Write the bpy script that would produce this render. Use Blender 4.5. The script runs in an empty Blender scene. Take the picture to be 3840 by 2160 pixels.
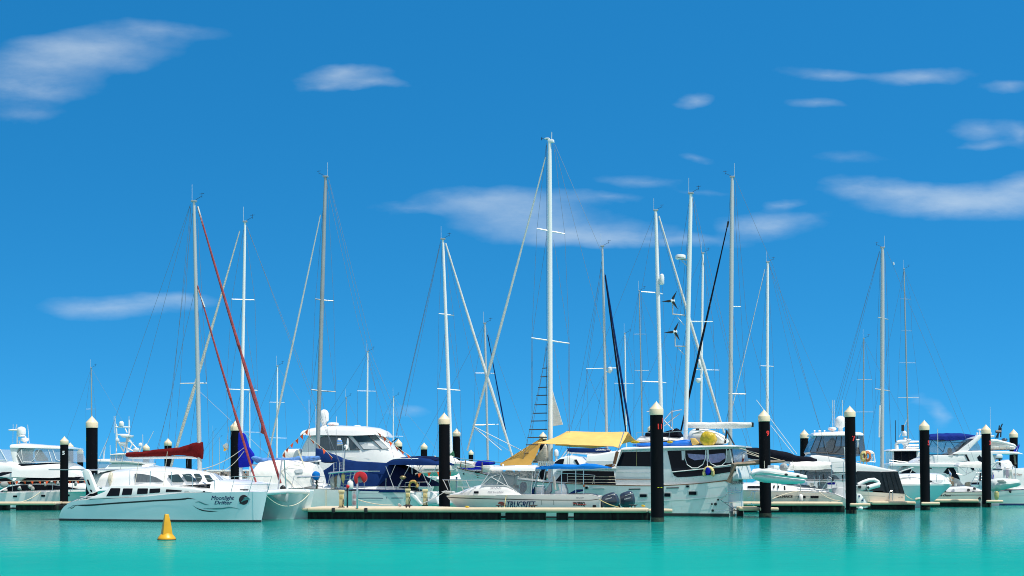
import bpy, bmesh, math, random
from mathutils import Vector, Matrix
from math import sin, cos, pi, radians, sqrt, atan2
random.seed(7)
SC = bpy.context.scene
COL = SC.collection
# ---------------------------------------------------------------- camera constants (photo measured in 3840x2160 pixels)
F, CX, HY, CH = 6000.0, 1920.0, 1770.0, 2.3
def R(ox, oy, s):
    return lambda *pts: [(ox + p[0] / s, oy + p[1] / s) for p in pts]
r1, r2, r3, r4, r5 = [R(k, 1500, 2.587) for k in (0, 500, 1000, 1500, 2000)]
r6, r7, r8 = [R(k, 1500, 3.15) for k in (2500, 2900, 3340)]
q1, q2 = R(0, 1560, 4.025), R(340, 1560, 4.025)
q3, q4, q5, q6 = R(680, 1600, 4.025), R(1160, 1700, 5.572), R(1480, 1600, 4.5275), R(1880, 1580, 3.8136)
u1, u2, u3 = R(500, 650, 1.449), R(1400, 850, 1.449), R(1900, 450, 1.208)
u5 = R(2900, 850, 1.8117)

def lerp(a, b, t): return a + (b - a) * t
def interp(pts, x):
    if x <= pts[0][0]: return pts[0][1]
    for a, b in zip(pts, pts[1:]):
        if x <= b[0]:
            return lerp(a[1], b[1], (x - a[0]) / max(b[0] - a[0], 1e-9))
    return pts[-1][1]
def smooth_interp(pts, x):
    # Catmull-Rom style interpolation of a polyline y(x)
    if x <= pts[0][0]: return pts[0][1]
    if x >= pts[-1][0]: return pts[-1][1]
    for i in range(len(pts) - 1):
        if x <= pts[i + 1][0]:
            p0, p1 = pts[i], pts[i + 1]
            h = max(p1[0] - p0[0], 1e-9)
            def sl(k):
                if k <= 0: return (pts[1][1] - pts[0][1]) / max(pts[1][0] - pts[0][0], 1e-9)
                if k >= len(pts) - 1: return (pts[-1][1] - pts[-2][1]) / max(pts[-1][0] - pts[-2][0], 1e-9)
                a = (pts[k][1] - pts[k - 1][1]) / max(pts[k][0] - pts[k - 1][0], 1e-9)
                b = (pts[k + 1][1] - pts[k][1]) / max(pts[k + 1][0] - pts[k][0], 1e-9)
                return 0 if a * b <= 0 else 2 * a * b / (a + b)
            m0, m1 = sl(i) * h, sl(i + 1) * h
            t = (x - p0[0]) / h
            return (2*t**3 - 3*t*t + 1) * p0[1] + (t**3 - 2*t*t + t) * m0 + (-2*t**3 + 3*t*t) * p1[1] + (t**3 - t*t) * m1
def rnd(poly, r, n=4):
    out = []
    N = len(poly)
    for i in range(N):
        p0, p, p1 = Vector(poly[i - 1]), Vector(poly[i]), Vector(poly[(i + 1) % N])
        d0, d1 = (p0 - p), (p1 - p)
        k = min(r, d0.length * .45, d1.length * .45)
        a, b = p + d0.normalized() * k, p + d1.normalized() * k
        for j in range(n + 1):
            t = j / n
            q = a * (1 - t) ** 2 + p * 2 * t * (1 - t) + b * t * t
            out.append((q[0], q[1]))
    return out

# ---------------------------------------------------------------- materials
def s2l(c):
    return tuple(((v / 255) / 12.92 if v / 255 <= .04045 else ((v / 255 + .055) / 1.055) ** 2.4) for v in c)
MATS = {}
def mat(name, col, rough=.4, metal=0.0, var=.08, scale=3.0, bump=0.0, bscale=12.0, spec=.5, stain=None, coat=0.0, trans=0.0, stretch=(1, 1, 1)):
    if name in MATS: return MATS[name]
    m = bpy.data.materials.new(name); m.use_nodes = True
    nt = m.node_tree; N = nt.nodes; L = nt.links
    b = N['Principled BSDF']
    tc = N.new('ShaderNodeTexCoord')
    mp = N.new('ShaderNodeMapping'); mp.inputs['Scale'].default_value = stretch
    L.new(tc.outputs['Object'], mp.inputs['Vector'])
    nz = N.new('ShaderNodeTexNoise'); nz.inputs['Scale'].default_value = scale; nz.inputs['Detail'].default_value = 5
    L.new(mp.outputs['Vector'], nz.inputs['Vector'])
    rp = N.new('ShaderNodeValToRGB')
    rp.color_ramp.elements[0].position = .3; rp.color_ramp.elements[1].position = .7
    rp.color_ramp.elements[0].color = (*[c * (1 - var) for c in col], 1)
    rp.color_ramp.elements[1].color = (*[min(1, c * (1 + var * .6)) for c in col], 1)
    L.new(nz.outputs['Fac'], rp.inputs['Fac'])
    out = rp.outputs['Color']
    if stain:
        n2 = N.new('ShaderNodeTexNoise'); n2.inputs['Scale'].default_value = stain[1]; n2.inputs['Detail'].default_value = 6
        mp2 = N.new('ShaderNodeMapping'); mp2.inputs['Scale'].default_value = (3, 3, .5)
        L.new(tc.outputs['Object'], mp2.inputs['Vector']); L.new(mp2.outputs['Vector'], n2.inputs['Vector'])
        r2_ = N.new('ShaderNodeValToRGB'); r2_.color_ramp.elements[0].position = stain[2]; r2_.color_ramp.elements[1].position = stain[2] + .2
        r2_.color_ramp.elements[0].color = (0, 0, 0, 1); r2_.color_ramp.elements[1].color = (stain[3],) * 3 + (1,)
        L.new(n2.outputs['Fac'], r2_.inputs['Fac'])
        mx = N.new('ShaderNodeMix'); mx.data_type = 'RGBA'
        L.new(r2_.outputs['Color'], mx.inputs['Factor']); L.new(out, mx.inputs['A']); mx.inputs['B'].default_value = (*stain[0], 1)
        out = mx.outputs['Result']
    L.new(out, b.inputs['Base Color'])
    b.inputs['Roughness'].default_value = rough; b.inputs['Metallic'].default_value = metal
    b.inputs['Specular IOR Level'].default_value = spec
    b.inputs['Coat Weight'].default_value = coat
    if bump:
        n3 = N.new('ShaderNodeTexNoise'); n3.inputs['Scale'].default_value = bscale; n3.inputs['Detail'].default_value = 4
        L.new(mp.outputs['Vector'], n3.inputs['Vector'])
        bp = N.new('ShaderNodeBump'); bp.inputs['Strength'].default_value = bump; bp.inputs['Distance'].default_value = .05
        L.new(n3.outputs['Fac'], bp.inputs['Height']); L.new(bp.outputs['Normal'], b.inputs['Normal'])
    if trans:
        t = N.new('ShaderNodeBsdfTranslucent'); L.new(out, t.inputs['Color'])
        ms = N.new('ShaderNodeMixShader'); ms.inputs[0].default_value = trans
        L.new(b.outputs[0], ms.inputs[1]); L.new(t.outputs[0], ms.inputs[2])
        L.new(ms.outputs[0], N['Material Output'].inputs['Surface'])
    MATS[name] = m
    return m
def vinyl(name, col, clear=.6, rough=.08):
    m = bpy.data.materials.new(name); m.use_nodes = True
    nt = m.node_tree; N = nt.nodes; L = nt.links
    b = N['Principled BSDF']; b.inputs['Base Color'].default_value = (*col, 1); b.inputs['Roughness'].default_value = rough
    nz = N.new('ShaderNodeTexNoise'); nz.inputs['Scale'].default_value = 2.2; nz.inputs['Detail'].default_value = 3
    bp = N.new('ShaderNodeBump'); bp.inputs['Strength'].default_value = .15; bp.inputs['Distance'].default_value = .05
    tc = N.new('ShaderNodeTexCoord'); L.new(tc.outputs['Object'], nz.inputs['Vector'])
    L.new(nz.outputs['Fac'], bp.inputs['Height']); L.new(bp.outputs['Normal'], b.inputs['Normal'])
    t = N.new('ShaderNodeBsdfTransparent'); t.inputs['Color'].default_value = (.93, .95, .96, 1)
    ms = N.new('ShaderNodeMixShader'); ms.inputs[0].default_value = clear
    L.new(b.outputs[0], ms.inputs[1]); L.new(t.outputs[0], ms.inputs[2])
    L.new(ms.outputs[0], N['Material Output'].inputs['Surface'])
    return m
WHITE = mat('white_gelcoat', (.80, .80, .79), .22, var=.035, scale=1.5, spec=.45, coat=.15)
WARM = mat('cream_gelcoat', (.74, .70, .63), .25, var=.05, scale=1.2)
AQUA = mat('white_hull_water_tint', (.66, .76, .80), .2, var=.03, scale=1.0, coat=.2)  # white hull with the blue-green bounce off the water put into its colour
OLDWH = mat('weathered_white_paint', (.72, .74, .73), .35, var=.06, scale=2, stain=((.42, .36, .25), 2.2, .62, .35))
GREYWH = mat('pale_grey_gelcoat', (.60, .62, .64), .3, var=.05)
CREAM = mat('cream_plastic', (.60, .49, .33), .5, var=.08, stain=((.4, .3, .18), 2.5, .62, .35))
CAPM = mat('cream_pile_cap', (.80, .66, .45), .45, var=.06, scale=2, stain=((.45, .35, .22), 2.0, .66, .4))
DECKM = mat('cream_concrete_deck', (.68, .57, .41), .7, var=.1, scale=4, bump=.2)
FLOATM = mat('black_float_plastic', (.006, .007, .009), .6, spec=.15, var=.3, scale=3, bump=.3, bscale=5, stain=((.02, .05, .035), 2.0, .5, .8))
PILEM = mat('black_pile_sleeve', (.004, .0045, .007), .6, spec=.08, var=.35, scale=2.2, stretch=(1, 1, .12), stain=((.022, .022, .022), 1.3, .62, .4))
WEED = mat('weed_growth', (.02, .035, .022), .8, var=.4, scale=9, bump=.8)
BLACK = mat('black_rubber', (.012, .012, .014), .5)
WINDOW = mat('dark_tinted_glass', (.006, .010, .017), .06, var=.3, scale=1.0, spec=.10)
WINDGREY = mat('grey_curtained_glass', (.10, .13, .15), .06, var=.25, scale=6, stretch=(6, 1, .3))
GREENGL = mat('green_tinted_glass', (.03, .055, .06), .04, var=.3, scale=2)
SCREEN = mat('white_window_screen', (.55, .58, .60), .3, var=.12, scale=8)
VINYL = vinyl('clear_vinyl', (.62, .66, .70), .62)
SMOKE = vinyl('smoky_vinyl', (.10, .12, .15), .38)
FAINT = vinyl('windscreen_glass', (.25, .31, .33), .66, .03)
NAVY = mat('navy_canvas', (.006, .026, .115), .85, var=.18, scale=2, bump=.6, bscale=3, spec=.08)
DKNAVY = mat('darkened_navy_canvas', (.006, .010, .045), .85, var=.2, scale=2, bump=.6, bscale=3, spec=.08)  # darker copy of the navy; carries the aft awning's shade in its colour
BLKCAN = mat('black_canvas', (.008, .010, .018), .85, var=.3, scale=3, bump=.7, bscale=4, spec=.08)
CHARC = mat('charcoal_canvas', (.022, .032, .042), .85, var=.2, scale=2, bump=.4, spec=.1)
ROYAL = mat('royal_blue_canvas', (.010, .018, .38), .8, var=.15, scale=2, bump=.6, bscale=4, spec=.1)
BLUE = mat('bright_blue_canvas', (.004, .15, .50), .8, var=.12, scale=2, bump=.5, bscale=5, spec=.1)
FADED = mat('faded_blue_canvas', (.10, .25, .58), .8, var=.5, scale=5, bump=.8, bscale=6)
RED = mat('dark_red_canvas', (.13, .008, .009), .85, var=.25, scale=3, bump=.7, bscale=5, spec=.08)
REDF = mat('faded_red_canvas', (.30, .045, .05), .75, var=.3, scale=4, bump=.5)
YELCAN = mat('yellow_awning_canvas', (.86, .58, .19), .85, spec=.1, var=.10, scale=1.6, bump=.5, bscale=2.5, trans=.2)
YELDK = mat('shaded_yellow_canvas', (.52, .30, .055), .8, var=.12, scale=1.6, bump=.5, bscale=2.5, trans=.12)  # darker copy of the awning yellow, with the foredeck awning's shade in it
YELB = mat('yellow_vinyl_cover', (.62, .42, .015), .4, var=.3, scale=5, bump=.8, bscale=7)
YELLOW = mat('yellow_buoy_plastic', (.72, .36, .010), .4, var=.12, scale=2.5, stain=((.45, .25, .03), 3, .62, .5))
CANVAS = mat('white_canvas', (.74, .73, .70), .8, var=.08, scale=3, bump=.6, bscale=4)
GREYCAN = mat('grey_canvas', (.36, .37, .36), .8, var=.15, scale=4, bump=.6)
PURPLE = mat('lilac_curtain_cloth', (.30, .26, .46), .8, var=.25, scale=7, bump=.6)
SAIL = mat('white_furled_sail', (.76, .76, .73), .75, var=.10, scale=4, bump=.12, spec=.1, trans=.25)
BEIGESAIL = mat('beige_furled_sail', (.60, .57, .50), .75, var=.15, scale=4, bump=.5)
ALU = mat('mast_aluminium', (.56, .58, .58), .42, metal=.35, var=.10, scale=.8, stretch=(1, 1, .2))
DKALU = mat('dark_anodised_mast', (.36, .39, .40), .45, metal=.35, var=.12, scale=.8)
MASTW = mat('white_painted_mast', (.80, .81, .80), .32, var=.07, scale=.9, stretch=(1, 1, .25), stain=((.4, .42, .42), 1.2, .64, .5))
STEEL = mat('stainless_steel', (.62, .64, .66), .25, metal=.85)
WIRE = mat('rigging_wire', (.16, .20, .24), .5, metal=.3)
WIREW = mat('pale_rigging_rope', (.66, .68, .68), .6)
ROPE = mat('cream_rope', (.62, .57, .45), .8, var=.2, scale=30)
WOOD = mat('varnished_timber', (.20, .085, .035), .5, var=.3, scale=6, stretch=(1, 1, 6))
OLDWOOD = mat('weathered_timber', (.22, .17, .12), .7, var=.3, scale=6)
BRASS = mat('tarnished_brass', (.32, .24, .12), .4, metal=.6)
REDP = mat('red_plastic', (.55, .012, .018), .35, var=.1)
ORANGE = mat('orange_pennant', (.88, .15, .05), .7, var=.12, trans=.35, spec=.1)
TANBUOY = mat('tan_lifebuoy_cover', (.55, .34, .09), .7, var=.2, scale=6, bump=.5)
LEMON = mat('pale_yellow_cover', (.62, .52, .22), .7, var=.2, scale=5, bump=.5)
PED = mat('yellowed_pedestal_plastic', (.66, .58, .32), .5, var=.08, stain=((.32, .14, .04), 2.5, .60, .7))
GREENC = mat('green_canvas', (.01, .10, .05), .8)
COWL = mat('blue_grey_cowling', (.035, .05, .08), .22, var=.15, coat=.4)
INKN = mat('navy_lettering', (.012, .02, .12), .4)
INKB = mat('black_lettering', (.012, .012, .016), .4)
INKR = mat('red_lettering', (.80, .03, .02), .4)
INKY = mat('yellow_lettering', (.65, .6, .02), .4)
INKW = mat('white_lettering', (.8, .8, .8), .4)
TEALM = mat('teal_decal', (.09, .25, .27), .35)
MAROON = mat('maroon_decal', (.045, .010, .022), .35)
ANTIF = mat('dark_antifouling', (.012, .018, .022), .6, var=.3, scale=4)
GREYP = mat('grey_hypalon', (.45, .48, .47), .5, var=.08)
WHITEP = mat('white_hypalon', (.74, .76, .74), .42, var=.06, bump=.1)
ORED = mat('orange_hose', (.55, .16, .05), .6)
ROCK = mat('breakwater_rock', (.22, .20, .18), .9, var=.5, scale=.6, bump=.8, bscale=2)

# ---------------------------------------------------------------- objects
def link(o):
    COL.objects.link(o); return o
def tag(o, label=None, cat=None, group=None, kind=None):
    if label: o['label'] = label
    if cat: o['category'] = cat
    if group: o['group'] = group
    if kind: o['kind'] = kind
    return o
class B:
    """collects geometry for ONE mesh object"""
    def __init__(s): s.bm = bmesh.new()
    def face(s, pts):
        vs = [s.bm.verts.new(p) for p in pts]
        return s.bm.faces.new(vs)
    def prism(s, near, far):
        n = len(near)
        a = [s.bm.verts.new(p) for p in near]; b = [s.bm.verts.new(p) for p in far]
        s.bm.faces.new(a); s.bm.faces.new(list(reversed(b)))
        for i in range(n):
            s.bm.faces.new((a[i], b[i], b[(i + 1) % n], a[(i + 1) % n]))
        return s
    def loft(s, rings, closed=True, caps=True):
        rv = [[s.bm.verts.new(p) for p in r] for r in rings]
        for a, b in zip(rv, rv[1:]):
            n = len(a)
            for i in range(n if closed else n - 1):
                try: s.bm.faces.new((a[i], a[(i + 1) % n], b[(i + 1) % n], b[i]))
                except ValueError: pass
        if caps and closed:
            s.bm.faces.new(list(reversed(rv[0]))); s.bm.faces.new(rv[-1])
        return s
    def tube(s, pts, r, n=6):
        pts = [Vector(p) for p in pts]
        rs = r if isinstance(r, (list, tuple)) else [r] * len(pts)
        rings = []
        up = Vector((0, 0, 1))
        for i, p in enumerate(pts):
            d = (pts[min(i + 1, len(pts) - 1)] - pts[max(i - 1, 0)])
            if d.length < 1e-9: d = Vector((1, 0, 0))
            d.normalize()
            ref = up if abs(d.z) < .95 else Vector((0, 1, 0))
            a = d.cross(ref).normalized(); b = a.cross(d).normalized()
            rings.append([p + (a * cos(2 * pi * k / n) + b * sin(2 * pi * k / n)) * rs[i] for k in range(n)])
        return s.loft(rings)
    def box(s, c, d, rot=None):
        m = Matrix.Translation(c)
        if rot is not None: m = m @ rot
        m = m @ Matrix.Diagonal((d[0], d[1], d[2], 1))
        bmesh.ops.create_cube(s.bm, size=1, matrix=m); return s
    def lathe(s, c, prof, n=20):
        """prof: (z, radius) from bottom to top around vertical axis at c"""
        rings = [[(c[0] + max(r, 1e-4) * cos(2 * pi * k / n), c[1] + max(r, 1e-4) * sin(2 * pi * k / n), z) for k in range(n)] for z, r in prof]
        return s.loft(rings)
    def ell(s, c, rad, n=12):
        m = Matrix.Translation(c) @ Matrix.Diagonal((rad[0], rad[1], rad[2], 1))
        bmesh.ops.create_uvsphere(s.bm, u_segments=n, v_segments=max(6, n // 2 + 2), radius=1, matrix=m); return s
    def lump(s, amp, fq=2.0):
        from mathutils import noise
        for v in s.bm.verts:
            q = v.co * fq
            v.co += Vector((noise.noise(q), noise.noise(q + Vector((9, 0, 0))), noise.noise(q + Vector((0, 17, 0))))) * amp
        return s
    def build(s, name, m, parent=None, bevel=0, seg=2, ang=35, label=None):
        bm = s.bm
        bmesh.ops.remove_doubles(bm, verts=bm.verts, dist=1e-5)
        bmesh.ops.recalc_face_normals(bm, faces=bm.faces)
        if bevel:
            es = [e for e in bm.edges if len(e.link_faces) == 2 and e.calc_face_angle(0) > radians(30)]
            try: bmesh.ops.bevel(bm, geom=es, offset=bevel, segments=seg, affect='EDGES', profile=.5, clamp_overlap=True)
            except Exception: pass
        me = bpy.data.meshes.new(name); bm.to_mesh(me); bm.free()
        for p in me.polygons: p.use_smooth = True
        me.set_sharp_from_angle(angle=radians(ang))
        me.materials.append(m)
        o = bpy.data.objects.new(name, me); link(o)
        if parent is not None: o.parent = parent
        if label: o['label'] = label
        return o
class Fr:
    """frame of one thing: origin on the water, local x to the right, local y away, turned by yaw (right end nearer when positive)"""
    def __init__(s, px, Z, yaw=0.0, z=0.0):
        a = radians(yaw); s.Z = Z; s.yaw = a
        s.O = Vector(((px - CX) / F * Z, Z, z))
        s.ex = Vector((cos(a), -sin(a), 0)); s.ey = Vector((sin(a), cos(a), 0)); s.root = None
    def at(s, px, py, yl=0.0):
        d = Vector(((px - CX) / F, 1, -(py - HY) / F)); o = Vector((0, 0, CH))
        t = (yl - (o - s.O).dot(s.ey)) / d.dot(s.ey)
        p = o + d * t - s.O
        return Vector((p.dot(s.ex), yl, p.z))
    def P(s, pts, yl=0.0):
        return [s.at(p[0], p[1], p[2] if len(p) > 2 else yl) for p in pts]
    def m(s, px): return px * s.Z / F
    def thing(s, name, label, cat, group=None):
        o = bpy.data.objects.new(name, None); link(o); o.empty_display_size = .3
        o.location = s.O; o.rotation_euler = (0, 0, -s.yaw)
        s.root = o
        return tag(o, label, cat, group)
    def single(s, o, label, cat, group=None):
        o.location = s.O; o.rotation_euler = (0, 0, -s.yaw)
        return tag(o, label, cat, group)

class Hull:
    def __init__(s, fr, sheer, wl, beam, bow='R', ts=.85, pm=2.4, flare=.80, zb=-.4, yc=0.0, n=30, stem=1.0):
        s.fr, s.sheer, s.wl, s.hb, s.bow, s.ts, s.pm, s.flare, s.zb, s.yc, s.n, s.stem = fr, sheer, wl, beam / 2, bow, ts, pm, flare, zb, yc, n, stem
    def shape(s, u):
        q = u if s.bow == 'R' else 1 - u
        if q < .45: b = s.ts + (1 - s.ts) * sin(pi / 2 * q / .45); w = b
        else:
            t = (q - .45) / .55
            b = max(1 - t ** s.pm, .012); w = max(1 - t ** (s.pm * .62), .008)
        return s.hb * b, s.hb * w * s.flare
    def row(s, u, v):
        b, w = s.shape(u)
        px = lerp(s.sheer[0][0], s.sheer[-1][0], u)
        p = s.fr.at(px, smooth_interp(s.sheer, px), s.yc - b)
        xw = s.fr.at(lerp(s.wl[0], s.wl[1], u), 1900, s.yc - w).x
        z = lerp(p.z, s.zb, v)
        zt = p.z / max(p.z - s.zb, .01)            # v of the waterline
        k = min(v / max(zt, .01), 1.15)
        return Vector((lerp(p.x, xw, k), s.yc - lerp(b, w, min(k, 1) ** 1.25), z))
    def on(s, px, py, off=.012):
        y = s.yc - s.hb
        for _ in range(6):
            p = s.fr.at(px, py, y)
            lo, hi = 0.0, 1.0
            zs = None
            for _k in range(18):
                u = (lo + hi) / 2
                top = s.row(u, 0)
                v = min(max((top.z - p.z) / max(top.z - s.zb, .01), 0), 1)
                if s.row(u, v).x < p.x: lo = u
                else: hi = u
            y = s.row(u, v).y
        p = s.fr.at(px, py, y - off)
        return p
    def build(s, name, m, parent, deckm=None, deckdrop=.04, rows=7, lip=0.0):
        b = B(); rings = []
        us = [i / s.n for i in range(s.n + 1)]
        # refine near both ends
        us = sorted(set(us + [.01, .02, .98, .99]))
        for u in us:
            near = [s.row(u, k / rows) for k in range(rows + 1)]
            far = [Vector((p.x, 2 * s.yc - p.y, p.z)) for p in reversed(near)]
            rings.append(near + far)
        b.loft(rings, closed=False, caps=False)
        bm = b.bm
        bm.verts.ensure_lookup_table()
        n = len(rings[0])
        for k in (0, len(rings) - 1):
            vs = [bm.verts[k * n + i] for i in range(n)]
            try: bm.faces.new(vs)
            except ValueError: pass
        hull = b.build(name, m, parent, ang=50)
        if deckm:
            d = B(); dr = []
            for u in us:
                p = s.row(u, 0)
                h = (p.y - s.yc) * .985
                z = p.z - deckdrop
                dr.append([Vector((p.x, s.yc + h * k, z + .05 * (1 - k * k))) for k in (1, .5, 0, -.5, -1)])
            d.loft(dr, closed=False, caps=False)
            d.build('deck', deckm, parent, ang=60)
        return hull
    def stripe(s, pts, w, name, m, parent, n=24, off=.014, taper=None):
        """ribbon following px polyline pts on the near side; w in px"""
        b = B(); x0, x1 = pts[0][0], pts[-1][0]
        up, dn = [], []
        for i in range(n + 1):
            t = i / n; x = lerp(x0, x1, t); y = smooth_interp(pts, x)
            k = w * (interp(taper, t) if taper else 1)
            up.append(s.on(x, y - k / 2, off)); dn.append(s.on(x, y + k / 2, off))
        rings = [[u_, d_] for u_, d_ in zip(up, dn)]
        b.loft(rings, closed=False, caps=False)
        return b.build(name, m, parent)
    def patch(s, poly, name, m, parent, off=.014, depth=.03):
        near = [s.on(x, y, off) for x, y in poly]
        far = [p + Vector((0, depth, 0)) for p in near]
        return B().prism(near, far).build(name, m, parent)
    def belt(s, z0, z1, name, m, parent, off=.012, both=True):
        """band round the hull between two heights"""
        b = B()
        us = [i / 40 for i in range(41)]
        for sg in ((1, -1) if both else (1,)):
            rings = []
            for u in us:
                t = s.row(u, 0).z
                r = []
                for z in (z1, z0):
                    p = s.row(u, min(max((t - z) / (t - s.zb), 0), 1))
                    y = s.yc + sg * (p.y - off - s.yc)
                    r.append(Vector((p.x, y, z)))
                rings.append(r)
            b.loft(rings, closed=False, caps=False)
        return b.build(name, m, parent)
class Slab:
    """extruded side profile (px polygon) between near y0 and far y1, leaning inwards by tum"""
    def __init__(s, fr, poly, y0, y1, tum=0.0):
        s.fr, s.y0, s.y1, s.tum = fr, y0, y1, tum
        s.zr = min(fr.at(x, y, y0).z for x, y in poly)
        s.near = [s.face(x, y, 0) for x, y in poly]
    def face(s, px, py, off=.012):
        y = s.y0
        for _ in range(3):
            p = s.fr.at(px, py, y); y = s.y0 + s.tum * (p.z - s.zr)
        return s.fr.at(px, py, y - off)
    def build(s, name, m, parent, bevel=0, seg=2, label=None):
        far = [Vector((p.x, s.y1 - s.tum * (p.z - s.zr), p.z)) for p in s.near]
        return B().prism(s.near, far).build(name, m, parent, bevel, seg, label=label)
    def pane(s, poly, name, m, parent, off=.012, depth=.03, r=0, both=True):
        if r: poly = rnd(poly, r)
        near = [s.face(x, y, off) for x, y in poly]
        far = [p + Vector((0, depth, 0)) for p in near]
        return B().prism(near, far).build(name, m, parent)
    def line(s, pts, rpx, name, m, parent, off=.02):
        return B().tube([s.face(x, y, off) for x, y in pts], rpx * s.fr.Z / F, 6).build(name, m, parent)
class House(Slab):
    """smooth superstructure: top and bottom px polylines, rounded section with roof camber"""
    def __init__(s, fr, top, bot, y0, y1, tum=.12, camber=.12, rad=.12, n=30, nose=None, lump=0, sil=False):
        s.sil = sil
        s.fr, s.top, s.bot, s.y0, s.y1, s.tum, s.camber, s.rad, s.n, s.nose, s.lump = fr, top, bot, y0, y1, tum, camber, rad, n, nose, lump
    def ins(s, px):
        if not s.nose: return 0
        side, amt, st = s.nose
        t = (px - s.top[0][0]) / (s.top[-1][0] - s.top[0][0])
        if side == 'L': t = 1 - t
        return amt * max(0, (t - st) / (1 - st)) ** 2
    def base(s, px):
        return s.fr.at(px, interp(s.bot, px), s.y0 + s.ins(px)).z
    def face(s, px, py, off=.012, ring=False):
        y = s.y0
        for _ in range(9):
            q = px
            if s.sil and not ring:  # profile traced on the centre line: find the ring this near-side pixel lies on
                q = px + (s.fr.at(px, HY, y).x - s.fr.at(px, HY, (s.y0 + s.y1) / 2).x) * F / s.fr.Z
            i_ = s.ins(q)
            zb = s.fr.at(q if s.sil else px, interp(s.bot, q), s.y0 + i_).z
            p = s.fr.at(px, py, y); yn = s.y0 + i_ + s.tum * max(p.z - zb, 0)
            y = (y + yn) / 2 if _ < 8 else yn
        return s.fr.at(px, py, y - off)
    def build(s, name, m, parent, bevel=0, seg=2, label=None):
        xs = sorted(set([lerp(s.top[0][0], s.top[-1][0], i / s.n) for i in range(s.n + 1)] + [p[0] for p in s.top]))
        yc = (s.y0 + s.y1) / 2
        rings = []
        for px in xs:
            zb = s.base(px)
            t = s.face(px, interp(s.top, px), 0, True)
            if s.sil: t = s.fr.at(px, interp(s.top, px), yc); t.z -= s.camber * .8
            h = max(t.z - zb, .01); w = (yc - s.y0 - s.ins(px))
            wt = w - s.tum * h
            r = min(s.rad, h * .6, wt * .6); c = s.camber * min(1, h / .3)
            half = [(-w, zb), (-(w - s.tum * h * .5), zb + h * .5), (-(w - s.tum * (h - r)), zb + h - r),
                    (-(wt - r * .29), zb + h - r * .29), (-(wt - r), zb + h), (-(wt - r) * .5, zb + h + c * .72), (0, zb + h + c)]
            sec = half + [(-y, z) for y, z in reversed(half[:-1])]
            rings.append([Vector((t.x, yc + y, z)) for y, z in sec])
        b = B().loft(rings)
        if s.lump: b.lump(s.lump, 2.5)
        return b.build(name, m, parent, ang=40, label=label)
def sausage(fr, st, yl, wy, n=12, sq=1.0, lump=0.0, sub=3):
    """loft of ovals; st: (px, ytop, ybot); wy: half width in local y (or list)"""
    b = B(); rings = []
    xs = [p[0] for p in st]
    X = []
    for a, c in zip(xs, xs[1:]):
        X += [lerp(a, c, k / sub) for k in range(sub)]
    X.append(xs[-1])
    T = [(p[0], p[1]) for p in st]; Bt = [(p[0], p[2]) for p in st]
    for i, x in enumerate(X):
        t, d = fr.at(x, smooth_interp(T, x), yl), fr.at(x, smooth_interp(Bt, x), yl)
        h = (t.z - d.z) / 2; c = (t + d) / 2
        w = interp([(p[0], q) for p, q in zip(st, wy)], x) if isinstance(wy, (list, tuple)) else wy
        ring = []
        for k in range(n):
            a = 2 * pi * k / n
            ca, sa = cos(a), sin(a)
            ring.append(Vector((c.x, c.y + w * math.copysign(abs(ca) ** sq, ca), c.z + h * math.copysign(abs(sa) ** sq, sa))))
        rings.append(ring)
    b.loft(rings)
    if lump: b.lump(lump, 3)
    return b
def dome(fr, px, prof, yl=0, n=20):
    """lathe from px silhouette: prof (py, half width px) from top to bottom"""
    b = B()
    P = [(fr.at(px, py, yl).z, fr.m(w)) for py, w in reversed(prof)]
    c = fr.at(px, prof[0][0], yl)
    return b.lathe((c.x, c.y), P, n)
DOME = [(0, 0), (.03, .30), (.10, .62), (.22, .86), (.36, .98), (.5, 1.0), (.92, 1.0), (1.0, .93)]
def radome(fr, px, y0, y1, hw, yl=0, parent=None, name='radar_dome', m=None):
    return dome(fr, px, [(lerp(y0, y1, t), hw * k) for t, k in DOME], yl).build(name, m or WHITE, parent or fr.root)
def line(fr, pts, r, name, m, parent=None, yl=0, n=5):
    return B().tube(fr.P(pts, yl), r, n).build(name, m, parent if parent is not None else fr.root)
def stay(fr, p, q, r=.0085, m=None, yl=0):
    return line(fr, [p, q], r, 'stay', m or WIRE, yl=yl, n=4)
def sag(fr, p, q, drop, r, name, m, yl=0, n=10, parent=None):
    a, b_ = fr.P([p, q], yl)
    pts = [a.lerp(b_, i / n) + Vector((0, 0, -drop * 4 * (i / n) * (1 - i / n))) for i in range(n + 1)]
    return B().tube(pts, r, 5).build(name, m, parent if parent is not None else fr.root)
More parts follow.
